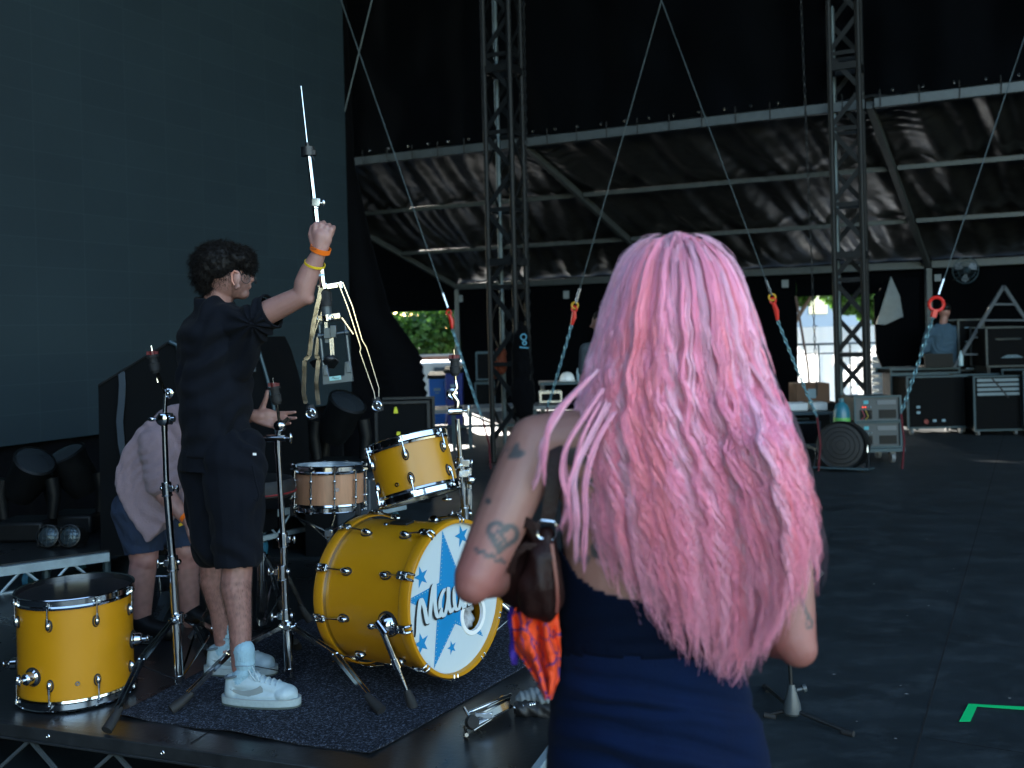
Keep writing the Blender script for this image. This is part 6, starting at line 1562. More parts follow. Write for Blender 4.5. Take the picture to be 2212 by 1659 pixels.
for (x, y, w_, h_, lb) in ((1223, 637, 13, 17, 'white paper notice on the tent wall left of the pink hair'), (1696, 613, 14, 17, 'white paper notice left of the bright doorway'), (2026, 600, 13, 15, 'white paper notice right of the right tent post'), (994, 645, 12, 15, 'white paper notice by the left tent post'), (960, 634, 8, 12, 'small paper notice above the left yard opening')):
    A = wl(20.5, x, y); Y_ = A[1] + .04; a, b = P(x - w_ / 2, y + h_ / 2, Y_), P(x + w_ / 2, y - h_ / 2, Y_)
    n_ = part('paper_notice', MB().box((a + b) / 2, (b.x - a.x, .004, b.z - a.z), Matrix.Rotation(math.atan2(LD.y, LD.x), 3, 'Z')), mat('notice_paper', (.22, .26, .29), .8), None); tag(n_, lb, 'notice')
# hanging triangular tarp flap and curled door flap
Yf = 16.3
fl = [P(1925, 597, Yf), P(1893, 700, Yf), P(1912, 702, Yf), P(1951, 684, Yf), P(1944, 640, Yf)]
o = part('tarp_flap', MB().prism(fl, (0, .02, 0)), mat('pale_tarp_side', (.1, .13, .15), .4, bump=.5, bscale=6, var=.2), None); tag(o, 'pale grey triangular tarp flap hanging at the doorway by the right tower', 'flap')
fl = [P(1888, 640, Yf + .1), P(1893, 765, Yf + .1), P(1930, 850, Yf + .1), P(1938, 965, Yf + .1), P(1985, 965, Yf + .1), P(1985, 600, Yf + .1), P(1925, 600, Yf + .1)]
o = part('door_flap', MB().prism(fl, (0, .03, 0)), tarp2, None); tag(o, 'black door flap with slanting edge hanging right of the bright doorway', 'flap')
# leaning pole in the doorway
o = single('leaning_pole', MB().tube([P(1719, 640, 17.4), P(1745, 790, 17.2), P(1748, 830, 17.2)], .022, 8), mat('brown_pole', (.12, .07, .06), .6), 'brown pole leaning inside the bright doorway', 'pole')
# railing on the deck edge outside the doorway
rl = thing('hand_rail', 'thin metal hand rail across the bright doorway', 'railing', (P(1800, 800, 19.2).x, 19.2, 0))
xa, xb = P(1700, 760, 19.2), P(1960, 760, 19.2)
part('top_rail', MB().tube([P(1700, 745, 19.2), P(1960, 739, 19.2)], .022, 8), steel, rl); part('mid_rail', MB().tube([P(1700, 765, 19.2), P(1960, 760, 19.2)], .014, 8), steel, rl)
for x_ in (1700, 1768, 1836, 1905, 1960): part('upright', MB().tube([P(x_, 743, 19.2), V(P(x_, 743, 19.2).x, 19.2, -.1)], .018, 8), steel, rl)
# stacked decks seen through the doorway
stt = [G(1915, 905, 0)]
for k in range(9):
    a, b = P(1884, 902 - k * 15.5, 18.2), P(1950, 894 - k * 15.5, 18.2)
    o = single('stacked_deck', MB().box((a + b) / 2 + V(0, .6, 0), (b.x - a.x, 1.2, .075)).box((a + b) / 2 + V(-.1, .6, -.05), (.09, 1.1, .05)).box((a + b) / 2 + V(.2, .6, -.05), (.09, 1.1, .05)), mat('pale_timber', (.85, .85, .83), .7, var=.2, vscale=8),
       'pale stacked deck panel right of the right tower, ' + ['at the very bottom of the stack', 'second from the bottom', 'third from the bottom', 'fourth from the bottom', 'in the middle of the stack', 'fourth from the top', 'third from the top', 'second from the top', 'on top of the stack'][k], 'deck panel', 'pale deck panels stacked in the doorway')
single('stack_base', MB().box((P(1917, 925, 18.2).x, 18.8, .12), (.6, 1.1, .24)), casem, 'dark base block under the stacked pale deck panels', 'block')
# cardboard box and white cases on a bench left of the right tower
bn_ = thing('work_bench', 'metal work bench holding white boxes left of the right tower', 'bench', (P(1742, 900, 13.2).x, 13.4, 0))
a, b = P(1690, 894, 13.2), P(1800, 890, 13.2); zt_ = a.z
part('bench_top', MB().box(((a.x + b.x) / 2, 13.5, zt_), (b.x - a.x, .7, .04)), mteal, bn_)
for sx in (a.x + .03, b.x - .03):
    for sy in (13.18, 13.82): part('leg', MB().box((sx, sy, zt_ / 2), (.04, .04, zt_ - .04)), mteal, bn_)
part('lower_shelf', MB().box(((a.x + b.x) / 2, 13.5, zt_ * .45), (b.x - a.x - .08, .6, .03)), mteal, bn_)
for (x0, x1, y0, y1, mm, nm, lb, ct) in ((1704, 1746, 872, 888, white_paint, 'white_box', 'longer white plastic box on the bench under the cardboard box', 'box'), (1756, 1788, 872, 888, white_paint, 'white_box', 'shorter white plastic box on the bench beside the longer one', 'box')):
    a, b = P(x0, y1, 13.3), P(x1, y0, 13.3); single(nm, MB().box(((a.x + b.x) / 2, 13.42, zt_ + .02 + .055), (b.x - a.x, .24, .11)), mm, lb, ct, bev=.02)
a, b = P(1722, 872, 13.8), P(1792, 828, 13.8)
cb = thing('cardboard_box', 'brown cardboard box with a pale label left of the right tower', 'box', ((a.x + b.x) / 2, 14.0, .5))
part('body', MB().box(((a.x + b.x) / 2, 14.0, (a.z + b.z) / 2), (b.x - a.x, .4, b.z - a.z)), mat('cardboard', (.14, .075, .045), .85), cb); part('label', MB().box(((a.x + b.x) / 2 - .02, 13.797, (a.z + b.z) / 2), (.11, .004, .13)), lcdw, cb)
single('box_plinth', MB().box(((a.x + b.x) / 2, 14.05, a.z / 2), (b.x - a.x + .3, .5, a.z - .01)), casem, 'black case carrying the cardboard box behind the work bench', 'case')
cs_, c, w, h = frame_case('open_case', 'dark open case under the work bench, behind the black drum fan', 1697, 912, 1770, 962, 12.9, .5, None, True, mteal)
# trolley with amplifier modules and the black drum fan
trl = thing('trolley', 'low wheeled trolley carrying the amplifier modules by the right tower', 'trolley', (P(1865, 1000, 11.7).x, 11.9, 0))
a, b = P(1775, 992, 11.5), P(1955, 984, 11.5); zt_ = .16
part('deck', MB().box(((a.x + b.x) / 2, 11.8, zt_), (b.x - a.x, .65, .04)), mteal, trl)
for x_ in (a.x + .12, b.x - .12):
    for y_ in (11.58, 12.02): part('castor', MB().tube([V(x_ - .02, y_, .065), V(x_ + .02, y_, .065)], .064, 18).box((x_, y_, .12), (.06, .07, .05)), mat('castor_grey', (.12, .13, .14), .5), trl)
amp = []
mred = mat('red_digits', (.4, .02, .01), .4, emis=((1, .1, .05), .35)); mcy = mat('cyan_panel', (.03, .3, .38), .4)
for r_ in range(2):
    zb_ = zt_ + .03 + r_ * .30; xl_, xr_ = P(1853, 990, 11.5).x, P(1952, 990, 11.5).x; w = xr_ - xl_; cx_ = (xl_ + xr_) / 2
    am = thing('amplifier_rack', ['lower amplifier module on the trolley by the right tower', 'upper amplifier module on the trolley by the right tower'][r_], 'amplifier', (cx_, 11.8, zb_), 'amplifier modules stacked on the trolley')
    part('body', MB().box((cx_, 11.83, zb_ + .14), (w - .02, .5, .27)), mat('grey_panel', (.04, .05, .058), .5, .2), am)
    for sx in (-1, 1): part('edge_rail', MB().box((cx_ + sx * w / 2, 11.56, zb_ + .14), (.024, .024, .29)), mteal, am)
    for z in (0, .285): part('edge_rail', MB().box((cx_, 11.558, zb_ + z), (w + .02, .024, .022)), mteal, am)
    part('display', MB().box((cx_ - .13, 11.575, zb_ + .22), (.055, .01, .04)), mcy, am)
    part('dark_bay', MB().box((cx_ - .13, 11.578, zb_ + .08), (.14, .01, .1)), blackp, am)
    part('grille', MB().box((cx_ + .11, 11.575, zb_ + .215), (.22, .01, .05)), mat('light_grille', (.09, .105, .12), .5), am)
    part('dark_bay', MB().box((cx_ + .12, 11.578, zb_ + .08), (.2, .01, .1)), blackp, am)
    for k in range(4): part('knob', MB().ell((cx_ - .17 + .03 * k, 11.56, zb_ + .165), (.007, .01, .009)), mred if r_ and k < 2 else lcdw, am)
    for k in range(3): part('patch_cable', MB().tube([V(cx_ - .18 + .04 * k, 11.56, zb_ + .13), V(cx_ - .16 + .04 * k, 11.53, zb_ + .06), V(cx_ - .19 + .05 * k, 11.56, zb_ + .02)], .005, 5), [mat('red_wire', (.3, .03, .05), .5), mat('yellow_wire', (.4, .3, .02), .5), rubber][k], am)
tk = V(P(1832, 950, 11.4).x, 11.6, zt_ + .02); tn = thing('gas_bottle', 'pale blue bottle with green label standing between drum fan and amplifiers', 'bottle', tk)
part('body', MB().lathe([(.001, 0), (.09, 0), (.095, .03), (.095, .42), (.07, .5), (.03, .54), (.03, .58), (.001, .58)], Matrix.Translation(tk), 24), mat('cyan_bottle', (.02, .13, .18), .35), tn)
part('label', MB().lathe([(.0965, .22), (.0965, .36)], Matrix.Translation(tk), 24), mat('green_label', (.1, .35, .08), .5), tn)
fc_ = P(1822, 962, 11.15); df = thing('drum_fan', 'black drum fan on a tubular stand in front of the trolley', 'fan', V(fc_.x, fc_.y, 0))
axf = V(-.45, -.85, .1).normalized(); qf = Matrix.Translation(fc_) @ V(0, 0, 1).rotation_difference(axf).to_matrix().to_4x4()
part('drum', MB().lathe([(.235, .16), (.265, .17), (.27, .12), (.27, -.14), (.262, -.17), (.23, -.16), (.23, .0)], qf, 40), blackp, df)
part('grille', MB().lathe([(.24, .162), (.1, .175), (.001, .178)], qf, 32), mat('fan_grille', (.006, .006, .007), .6), df)
mb = MB()
for r_ in (.05, .1, .15, .2): mb.lathe([(r_, .175), (r_ + .004, .18), (r_ + .006, .175)], qf, 28)
part('guard_ring', mb, blackm, df)
sx_ = V(.85, -.45, 0)
for s_ in (-1, 1): part('stand_leg', MB().tube([fc_ + sx_ * .28 * s_, V(fc_.x, fc_.y, 0) + sx_ * .3 * s_ + axf * .22 + V(0, 0, .02)], .014, 8), blackm, df)
part('stand_base', MB().tube([V(fc_.x, fc_.y, .016) + sx_ * .3 - axf * .2, V(fc_.x, fc_.y, .016) + sx_ * .3 + axf * .24, V(fc_.x, fc_.y, .016) - sx_ * .3 + axf * .24, V(fc_.x, fc_.y, .016) - sx_ * .3 - axf * .2], .015, 8), mteal, df)
part('handle', MB().tube([fc_ + V(.16, -.16, .02), fc_ + V(.2, -.19, .02), fc_ + V(.2, -.2, -.06)], .008, 6), chromed, df)
# small clutter behind the racks
random.seed(3)
# ---------------------------------------------------------------- left background
tb_ = thing('grey_table', 'long grey topped table behind the right cymbal stand', 'table', (P(1060, 880, 14.2).x, 14.2, 0))
a, b = P(930, 888, 13.9), P(1215, 888, 14.3); zt_ = P(1060, 880, 14).z
part('table_top', MB().prism([V(a.x, 13.7, zt_ - .05), V(b.x, 14.1, zt_ - .05), V(b.x, 14.9, zt_ - .05), V(a.x, 14.5, zt_ - .05)], (0, 0, .05)), mat('grey_board', (.12, .13, .14), .6, var=.15), tb_)
for x_, y_ in ((a.x + .32, 13.85), (a.x + .55, 13.9), (b.x - .4, 14.1), (a.x + .3, 14.4), (b.x - .4, 14.7)): part('leg', MB().box((x_, y_, (zt_ - .05) / 2), (.05, .05, zt_ - .06)), mteal, tb_)
part('cross_bar', MB().box(((a.x + b.x) / 2, 14.3, zt_ * .5), (b.x - a.x - .4, .04, .04)), mteal, tb_)
for (x0, x1, y0, y1, Y_, m_, lb) in ((928, 962, 818, 925, 17.2, binb, 'bright blue wheelie bin with black lid, left one of the pair'), (964, 998, 806, 925, 16.7, binb2, 'dark blue wheelie bin, right one of the pair by the tent post')):
    a, b = P(x0, y1, Y_), P(x1, y0, Y_); cx_ = (a.x + b.x) / 2; w = b.x - a.x; H_ = b.z
    bn2 = thing('wheelie_bin', lb, 'bin', (cx_, Y_ + .25, 0), 'blue bins in the yard opening')
    part('body', MB().add([(cx_ + sx * w / 2 * (.86 if z == 0 else 1), Y_ + .25 + sy * .25 * (.8 if z == 0 else 1), .05 if z == 0 else H_) for z in (0, 1) for sx, sy in ((-1, -1), (1, -1), (1, 1), (-1, 1))], [(0, 1, 2, 3), (4, 5, 6, 7), (0, 1, 5, 4), (1, 2, 6, 5), (2, 3, 7, 6), (3, 0, 4, 7)]), m_, bn2, bev=.015)
    part('lid', MB().prism([V(cx_ - w / 2 - .02, Y_ - .03, H_ + .003), V(cx_ + w / 2 + .02, Y_ - .03, H_ + .003), V(cx_ + w / 2 + .02, Y_ + .55, H_ + .05), V(cx_ - w / 2 - .02, Y_ + .55, H_ + .05)], (0, 0, .06)), blackp, bn2, bev=.01)
    part('wheel', MB().tube([V(cx_ - w / 2, Y_ + .48, .1), V(cx_ + w / 2, Y_ + .48, .1)], .095, 16), rubber, bn2)
    part('printed_sign', MB().box((cx_, Y_ - .004, H_ * .78), (w * .4, .006, .05)).box((cx_, Y_ - .004, H_ * .71), (w * .25, .006, .02)), lcdw, bn2)
for k, (x0, y0, x1, y1) in enumerate(((1030, 762, 1064, 820), (1028, 828, 1066, 885))):
    frame_case('equipment_case', ['upper small open case behind the left tower', 'lower small open case on the grey table behind the left tower'][k], x0, y0, x1, y1, 14.9 if k else 14.9, .45, 'small open cases behind the left tower', False, mteal)
tb2 = thing('dark_table', 'dark bench with a white helmet on it left of the pink hair', 'table', (P(1235, 850, 15.6).x, 15.6, 0))
a, b = P(1165, 826, 15.5), P(1330, 822, 15.5); zt_ = a.z
part('table_top', MB().box(((a.x + b.x) / 2, 15.7, zt_ - .02), (b.x - a.x, .6, .04)), mteal, tb2)
for x_ in (a.x + .05, b.x - .05): 
    for y_ in (15.45, 15.95): part('leg', MB().box((x_, y_, (zt_ - .04) / 2), (.05, .05, zt_ - .05)), blackm, tb2)
hl = P(1226, 825, 15.5); he = thing('safety_helmet', 'white safety helmet resting on the dark bench', 'helmet', V(hl.x, 15.6, zt_))
part('shell', MB().lathe([(.12, .0), (.115, .05), (.095, .1), (.06, .135), (.001, .15)], Matrix.Translation((hl.x, 15.6, zt_)), 24), white_paint, he); part('brim', MB().ell((hl.x, 15.55, zt_ + .01), (.135, .16, .008)), white_paint, he)
single('glass_jar', MB().lathe([(.001, 0), (.03, 0), (.03, .15), (.02, .17), (.02, .2), (.001, .2)], Matrix.Translation((P(1250, 800, 15.5).x, 15.6, zt_)), 14), lcdw, 'small pale bottle standing beside the white helmet', 'bottle')
cc2, c, w, h = frame_case('metal_box', 'open-fronted grey metal box on the grey table left of the pink hair', 1168, 848, 1212, 868, 14.2, .35, None, False, chromed)
# hi-vis vest hanging inside the left tower
B = Blob().cap(P(1083, 762, 12.5), P(1084, 800, 12.5), .07, .06).cap(P(1068, 785, 12.5), P(1070, 815, 12.5), .03, .03)
o = B.finish('work_vest', mat('orange_cloth', (.12, .02, .004), .8), None, .01, 2, drape([(V(1, 0, .3), .05, .008)], .02)); tag(o, 'orange work vest hanging inside the left lattice tower', 'vest')
# person half hidden behind the pink hair
r5 = thing('person', 'person in grey top mostly hidden behind the left side of the pink hair', 'person', (P(1300, 800, 10.5).x, 10.5, 0)); X0 = r5.location.x; Yp = 10.5
B = Blob(); q5 = lambda x, y, z: V(X0 + x, Yp + y, z)
B.loft([(q5(0, 0, .95), .17, .12, 0), (q5(0, 0, 1.2), .15, .1, 0), (q5(0, 0, 1.4), .18, .11, 0), (q5(0, 0, 1.5), .12, .07, 0)]).cap(q5(0, 0, 1.46), q5(-.01, 0, 1.62), .055, .05).ell(q5(-.01, 0, 1.7), (.085, .085, .11)).cap(q5(-.09, -.01, 1.69), q5(-.105, -.01, 1.665), .012, .014)
for sx in (-1, 1):
    B.chain([q5(.17 * sx, 0, 1.42), q5(.2 * sx, 0, 1.12), q5(.12 * sx, -.1, 1.0)], [.05, .04, .028]); hand(B, q5(.12 * sx, -.1, 1.0), V(-.3 * sx, -.5, -.5), V(0, 1, -.3), V(-sx, 0, 0))
    B.chain([q5(.09 * sx, 0, .95), q5(.1 * sx, 0, .5), q5(.1 * sx, .02, .08)], [.095, .06, .04]).cap(q5(.1 * sx, .02, .05), q5(.0 + .1 * sx, -.14, .035), .045, .035)
B.finish('body', skin, r5, .01, 2, None, lambda p: (.17, .085, .07))
B = Blob().loft([(q5(0, 0, .92), .2, .14, 0), (q5(0, 0, 1.2), .175, .125, 0), (q5(0, 0, 1.4), .205, .13, 0), (q5(0, 0, 1.5), .14, .09, 0)])
for sx in (-1, 1): B.chain([q5(.16 * sx, 0, 1.42), q5(.19 * sx, 0, 1.2)], [.075, .06])
B.finish('top', mat('grey_top', (.03, .04, .05), .9), r5, .01, 2)
B = Blob()
for sx in (-1, 1): B.chain([q5(.08 * sx, 0, .95), q5(.1 * sx, 0, .5), q5(.1 * sx, .01, .1)], [.115, .08, .07])
B.finish('trousers', mat('dark_trousers', (.01, .01, .012), .9), r5, .011, 2)
B = Blob().ell(q5(.01, .01, 1.74), (.095, .095, .1)).cap(q5(.04, .04, 1.68), q5(.05, .06, 1.5), .06, .03); B.finish('hair', mh, r5, .01, 2, lambda p, n: .01 * noise.noise(p * 30))
# dimmer rack with yellow stickers, and dark moving lights behind the kit
dm, c, w, h = frame_case('dimmer_rack', 'black dimmer rack with two yellow stickers behind the rack tom', 815, 868, 925, 990, 9.6, .6, None, False, blackm, cat='rack')
part('plinth', MB().box((c.x, c.y, c.z / 2), (w * .95, .55, c.z - .01)), casem, dm)
ys = mat('yellow_sticker', (.6, .6, .03), .6)
p_ = P(855, 886, 9.58); part('sticker', MB().prism([p_ + V(-.022, 0, -.03), p_ + V(.022, 0, -.03), p_ + V(.008, 0, .03), p_ + V(-.008, 0, .03)], (0, -.004, 0)), ys, dm)
p_ = P(861, 937, 9.58); part('sticker', MB().box(p_, (.035, .004, .035)), ys, dm)
ZPL = P(100, 1207, 5.7).z
def moving_head(p, label, s=1., tilt=0., rb=True):
    r_ = thing('moving_head_light', label, 'stage light', V(p.x, p.y, 0), 'black moving stage lights on the floor')
    b_ = V(p.x, p.y, p.z); part('base', MB().box(b_ + V(0, 0, .07 * s), (.34 * s, .3 * s, .14 * s)), blackp, r_, bev=.02)
    for sx in (-1, 1): part('yoke_arm', MB().tube([b_ + V(sx * .17 * s, 0, .14 * s), b_ + V(sx * .19 * s, 0, .3 * s), b_ + V(sx * .17 * s, 0, .42 * s)], [.035 * s, .045 * s, .05 * s], 10), blackp, r_)
    d = V(math.sin(tilt), -.4, math.cos(tilt)).normalized(); c_ = b_ + V(0, 0, .42 * s)
    q = Matrix.Translation(c_) @ V(0, 0, 1).rotation_difference(d).to_matrix().to_4x4()
    hd = part('head', MB().lathe([(.001, -.17 * s), (.1 * s, -.16 * s), (.13 * s, -.05 * s), (.13 * s, .1 * s), (.145 * s, .17 * s), (.13 * s, .18 * s)], q, 24), blackp, r_)
    part('lens', MB().lathe([(.13 * s, .172 * s), (.08 * s, .19 * s), (.001, .196 * s)], q, 24), mat('dark_lens', (.02, .025, .03), .08, .2, coat=.5), hd)
    if rb: part('riser_box', MB().box((p.x, p.y, p.z / 2), (.45 * s, .4 * s, p.z - .005)), casem, r_)
moving_head(V(P(735, 980, 7.6).x, 7.6, .55), 'black moving head light between the man and the rack tom', 1.05, .5)
moving_head(V(P(655, 985, 7.9).x, 7.9, .5), 'black moving head light just behind the middle cymbal stand', .95, -.4)
moving_head(V(P(60, 1090, 6.3).x, 6.3, ZPL + .002), 'black moving head light in the dark at the left edge under the video wall', .9, .6, False)
moving_head(V(P(165, 1080, 6.5).x, 6.5, ZPL + .002), 'black moving head light left of the stooping person, under the video wall', .9, -.3, False)
for x_, lb in ((105, 'left one of two round floor lamps with wire guard, at the left edge'), (152, 'right one of two round floor lamps with wire guard, at the left edge')):
    p_ = P(x_, 1158, 6.0); r_ = thing('floor_lamp', lb, 'stage light', V(p_.x, p_.y, 0), 'round floor lamps with wire guards'); q = Matrix.Translation(p_) @ Matrix.Rotation(R(90), 4, 'X') @ Matrix.Rotation(R(-14), 4, 'X')
    part('can', MB().lathe([(.001, -.16), (.05, -.15), (.068, -.04), (.068, .02), (.062, .022)], q, 24), blackm, r_)
    part('lens', MB().lathe([(.06, .0), (.04, .016), (.001, .022)], q, 24), mat('pale_lens_glass', (.05, .075, .09), .12, .5, bump=.5, bscale=90), r_)
    mb = MB()
    for k in range(5): mb.tube([q @ V(-.06, -.048 + .024 * k, .026), q @ V(.06, -.048 + .024 * k, .026)], .0012, 4).tube([q @ V(-.048 + .024 * k, -.06, .026), q @ V(-.048 + .024 * k, .06, .026)], .0012, 4)
    part('wire_guard', mb, blackm, r_); part('bracket', MB().box((p_.x, p_.y + .06, (p_.z + ZPL) / 2), (.1, .06, max(.02, p_.z - ZPL - .002))), blackm, r_)
# low lattice edged decks in the dark behind the kit
def latdeck(name, label, pa, pb, za, h, dep, away):
    a, b = pa.copy(), pb.copy(); a.z = b.z = 0; r_ = thing(name, label, 'platform', (a + b) / 2, 'low platforms with lattice edges behind the kit')
    d = (b - a).normalized(); L = (b - a).length; dv = Vector(away); zt = za
    part('deck', MB().prism([a + V(0, 0, zt - .03), b + V(0, 0, zt - .03), b + dv * dep + V(0, 0, zt - .03), a + dv * dep + V(0, 0, zt - .03)], (0, 0, .03)), mdeck, r_)
    part('edge_rail', MB().bar(a + V(0, 0, zt - .035) - dv * .02, b + V(0, 0, zt - .035) - dv * .02, .03, .05), railb, r_)
    part('edge_rail', MB().bar(a + V(0, 0, zt - h) - dv * .02, b + V(0, 0, zt - h) - dv * .02, .03, .035), railb, r_)
    mb = MB(); k = 0; st = h * .75
    while (k + 1) * st < L:
        z0, z1 = (zt - h, zt - .04) if k % 2 else (zt - .04, zt - h)
        mb.tube([a + d * k * st + V(0, 0, z0) - dv * .02, a + d * (k + 1) * st + V(0, 0, z1) - dv * .02], .008, 6); k += 1
    part('lattice', mb, railb, r_)
    for t in (.04, .5, .96):
        for q_ in (.08, dep - .08):
            p = a.lerp(b, t) + dv * q_; z_ = zt - h
            if z_ > .05: part('leg', MB().tube([p + V(0, 0, .09), p + V(0, 0, zt - .03)], .024, 8), mteal, r_); part('castor', MB().tube([p + V(-.02, 0, .05), p + V(.02, 0, .05)], .05, 12), mat('castor_blue', (.03, .16, .25), .5), r_)
latdeck('lattice_platform', 'low lattice edged platform at the left edge behind the floor tom', P(-60, 1237, 5.5), P(236, 1182, 5.9), ZPL, .17, 1.3, (-.25, .97, 0))
latdeck('lattice_platform', 'low lattice edged platform behind the snare drum', P(560, 1108, 7.4), P(872, 1036, 8.6), P(700, 1073, 8.0).z, .2, 1.4, (-.5, .86, 0))
# blue-grey cajon-like box behind the snare
p_ = P(765, 1130, 5.5); single('speaker_box', MB().box((p_.x, p_.y + .15, ZD * 0 + .42), (.19, .3, .84 - .0)), mat('slate_box', (.025, .035, .045), .6, var=.2), 'dark slate upright box just behind the wooden snare drum', 'box', bev=.01)
# big black side-fill cabinet with curved grey edge trim
sf = thing('curved_cabinet', 'large black cabinet with curved grey edge trims and hanging webbing behind the man', 'cabinet', (P(400, 1000, 6.2).x, 6.3, 0))
Yc_ = 5.9
prof = [(212, 832), (365, 738), (383, 745), (396, 790), (410, 850), (428, 915), (440, 980), (440, 1200), (218, 1200)]
B1 = [P(x, y, Yc_) for x, y in prof]
part('body', MB().prism(B1, (.25, .8, 0)), casem, sf)
trim = [P(x, y, Yc_ - .01) for x, y in ((366, 738), (383, 746), (398, 795), (412, 850), (428, 915), (440, 985))]
part('edge_trim', MB().tube(trim, .014, 8), mteal, sf)
part('edge_trim', MB().tube([P(213, 832, Yc_ - .01), P(365, 739, Yc_ - .01)], .007, 6), blackm, sf)
body2 = [P(x, y, 6.5) for x, y in ((430, 735), (545, 728), (560, 760), (575, 810), (590, 870), (600, 960), (603, 1100), (430, 1100))]
part('body', MB().prism(body2, (.1, .5, 0)), casem, sf)
part('edge_trim', MB().tube([P(x, y, 6.48) for x, y in ((545, 728), (560, 760), (575, 810), (590, 870), (600, 960))], .012, 8), mteal, sf)
part('latch', MB().box(P(548, 798, 6.46), (.025, .02, .03)), alu, sf)
ribbon('webbing', [P(262, 803, Yc_ - .012), P(264, 830, Yc_ - .02), P(262, 870, Yc_ - .03), P(258, 910, Yc_ - .035), P(262, 960, Yc_ - .03), P(272, 1010, Yc_ - .02)], .04, mat('grey_webbing', (.02, .03, .042), .8), sf)
# ---------------------------------------------------------------- outside: trees, barriers, trailer stand-in, house
leafm = mat('leaf_green', (.055, .12, .018), .55, attr='tint'); bark = mat('bark', (.09, .06, .04), .9, bump=.5, bscale=20)
for m_ in (leafm,):
    b_ = m_.node_tree.nodes['Principled BSDF']; b_.inputs['Transmission Weight'].default_value = 0
    n = m_.node_tree.nodes; l = m_.node_tree.links; tr_ = n.new('ShaderNodeBsdfTranslucent'); ms_ = n.new('ShaderNodeMixShader'); ms_.inputs[0].default_value = .45
    at = [x for x in n if x.type == 'ATTRIBUTE'][0]; l.new(at.outputs['Color'], tr_.inputs[0]); out = n['Material Output']; l.new(b_.outputs[0], ms_.inputs[1]); l.new(tr_.outputs[0], ms_.inputs[2]); l.new(ms_.outputs[0], out.inputs[0])
def tree(x, y, z0, trunk_h, blobs, n_, label, seed):
    rg = np.random.default_rng(seed); root = thing('leafy_tree', label, 'tree', (x, y, z0), 'green trees beyond the yard')
    part('trunk', MB().tube([V(x, y, z0), V(x + .1, y, z0 + trunk_h * .5), V(x - .05, y + .1, z0 + trunk_h)], [.22, .17, .1], 10), bark, root)
    mbl = MB()
    for b in blobs: mbl.tube([V(x, y, z0 + trunk_h * .6), V(b[0], b[1], b[2])], [.09, .03], 6)
    part('limbs', mbl, bark, root)
    vs, fs, cl = [], [], []
    for k in range(n_):
        b = blobs[rg.integers(len(blobs))]; d = rg.normal(size=3); d /= np.linalg.norm(d); r_ = b[3] * rg.uniform(.35, 1.05); p = np.array(b[:3]) + d * r_ * np.array([1, 1, .8])
        u = rg.normal(size=3); u /= np.linalg.norm(u); w = np.cross(u, rg.normal(size=3)); w /= np.linalg.norm(w); s_ = rg.uniform(.07, .15)
        i = len(vs); vs += [tuple(p + u * s_), tuple(p + w * s_ * .6), tuple(p - u * s_), tuple(p - w * s_ * .6)]; fs.append((i, i + 1, i + 2, i + 3)); g = rg.uniform(.6, 1.4); cl += [(.06 * g, .14 * g, .02 * g, 1)] * 4
    me = bpy.data.meshes.new('crown'); me.from_pydata([tuple(np.array(v) - np.array(root.location)) for v in vs], [], fs); a_ = me.color_attributes.new('tint', 'FLOAT_COLOR', 'POINT'); a_.data.foreach_set('color', np.array(cl, np.float32).ravel()); link('crown', me, root, [leafm])
c1 = P(905, 730, 30)
tree(c1.x - .5, 31, -1.2, 2.6, [(c1.x - 1.2, 31, 1.7, 1.5), (c1.x + .1, 30.5, 1.3, 1.2), (c1.x - .9, 30, .6, 1.0), (c1.x + .9, 31, 1.9, 1.3), (c1.x - 2.4, 31, 1.2, 1.3)], 9000, 'leafy green tree seen through the left yard opening', 1)
tree(c1.x + 2.4, 33, -1.2, 2.6, [(c1.x + 1.5, 33, 2.2, 1.3), (c1.x + 2.6, 33, 1.0, 1.4), (c1.x + 1.6, 33, .3, .9), (c1.x + 3.8, 33, 1.9, 1.5)], 6000, 'second leafy tree by the tent post in the left yard opening', 2)
c2 = P(1800, 660, 27)
tree(c2.x - 1.6, 27, -1.2, 3.4, [(c2.x - 1.3, 27, 3.1, .9), (c2.x - .2, 27, 3.0, .8), (c2.x - 1.9, 27, 2.5, .7), (c2.x - .9, 27.4, 2.5, .5), (c2.x - 1.0, 27, 4.6, 1.5), (c2.x + .4, 27.5, 6.0, 1.7)], 9500, 'tree whose leaves hang at the top left of the bright doorway', 3)  # two highest crown blobs added out of view to block the low sun
tree(c2.x + 1.6, 28, -1.2, 3.2, [(c2.x + .9, 28, 2.6, .9), (c2.x + 1.7, 28, 2.3, .9), (c2.x + .6, 28, 3.5, 1.0), (c2.x + 2.4, 28, 3.2, 1.2), (c2.x + 1.6, 28, 5.4, 2.0)], 9500, 'green tree top behind the right tower in the doorway', 4)  # unseen top blob added to keep sun off the floor inside
hs = thing('house', 'pale grey house between the trees in the bright doorway', 'house', (c2.x, 44, -1.2))
part('wall', MB().box((c2.x, 46, 2.3), (14, 6, 7)), mat('house_render', (.36, .4, .45), .8), hs)
for k in range(6): part('window', MB().box((c2.x - 4.5 + 1.8 * k, 42.98, 2.6), (.8, .06, 1.1)), glassy, hs)
part('roof', MB().prism([V(c2.x - 7.3, 42.7, 5.8), V(c2.x + 7.3, 42.7, 5.8), V(c2.x + 7.3, 46, 8)], (0, 0, .2)).prism([V(c2.x - 7.3, 42.7, 5.8), V(c2.x + 7.3, 46, 8), V(c2.x - 7.3, 46, 8)], (0, 0, .2)), mat('roof_slate', (.1, .1, .11), .8), hs)
zt_ = P(1800, 705, 24.5).z
wc = mat('sun_glow_cloth', (.85, .85, .84), .8)  # translucent so the sun behind turns it bright white
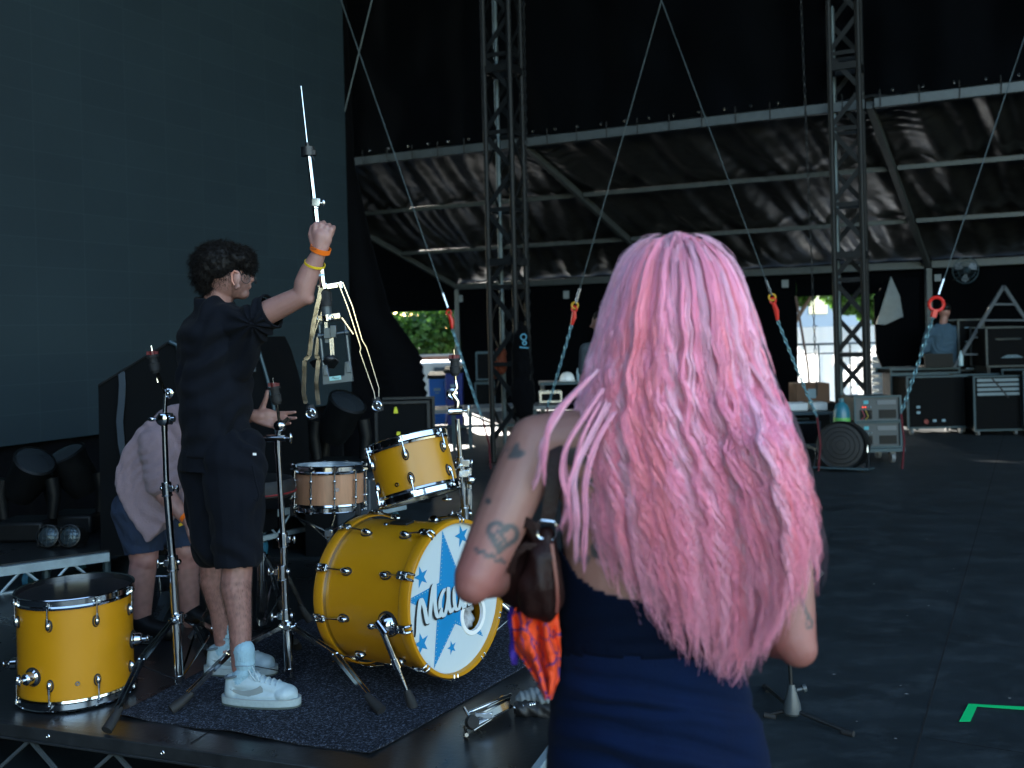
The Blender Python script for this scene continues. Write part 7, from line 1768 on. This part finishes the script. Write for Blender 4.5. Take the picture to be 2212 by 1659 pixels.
n = wc.node_tree.nodes; l = wc.node_tree.links; tr_ = n.new('ShaderNodeBsdfTranslucent'); tr_.inputs[0].default_value = (.85, .85, .84, 1); ms_ = n.new('ShaderNodeMixShader'); ms_.inputs[0].default_value = .6
l.new(n['Principled BSDF'].outputs[0], ms_.inputs[1]); l.new(tr_.outputs[0], ms_.inputs[2]); l.new(ms_.outputs[0], n['Material Output'].inputs[0])
tr = thing('white_trailer_standin', 'white cloth screen added in place of a trailer, backlit by the sun beyond the bright doorway', 'screen', (c2.x, 24.5, -1.2))  # added thin sheet standing in for a white trailer, for its backlit glow
grid('cloth', lambda u, v: V(c2.x - 5 + 9.5 * u, 24.5 + .05 * math.sin(u * 60) + .04 * noise.noise(V(u * 20, v * 2, 0)), -1.1 + (zt_ + 1.1) * v), 160, 8, wc, tr)
for k in range(6): part('pole', MB().tube([V(c2.x - 5 + 1.9 * k, 24.6, -1.2), V(c2.x - 5 + 1.9 * k, 24.6, zt_ + .03)], .025, 8), steel, tr)
vn = thing('white_van', 'white flat-bed van behind the bins in the left yard opening', 'van', (P(945, 800, 24).x, 24.5, -1.2))
a, b = P(905, 810, 23.5), P(990, 778, 23.5)
part('body', MB().prism([V(a.x - 1.2, 23.4, .1), V(b.x + .8, 23.4, .1), V(b.x + .8, 23.4, .75), V(b.x + .3, 23.4, .95), V(a.x - 1.2, 23.4, .95)], (0, 1.9, 0)), white_paint, vn, bev=.04)
part('window', MB().box(((a.x + b.x) / 2 + .3, 23.39, .72), (.8, .02, .22)).box(((a.x + b.x) / 2 - .8, 23.39, .72), (.9, .02, .22)), glassy, vn)
part('lower_body', MB().box(((a.x + b.x) / 2 - .2, 24.35, -.35), (b.x - a.x + 1.8, 1.86, .85)), white_paint, vn)
for x_ in (a.x - .6, b.x + .2): part('wheel', MB().tube([V(x_, 23.35, -.85), V(x_, 23.6, -.85)], .33, 20), rubber, vn)
bw = thing('brick_wall', 'low brick garden wall under the trees in the left yard opening', 'wall', (c1.x, 29, -1.2))
part('masonry', MB().box((c1.x, 29.2, -.1), (12, .25, 2.1)), mat('brick_red', (.3, .15, .1), .85, var=.3, vscale=4, bump=.4, bscale=12), bw)
part('coping', MB().box((c1.x, 29.2, .98), (12, .32, .06)), mat('coping_stone', (.4, .38, .35), .8), bw)
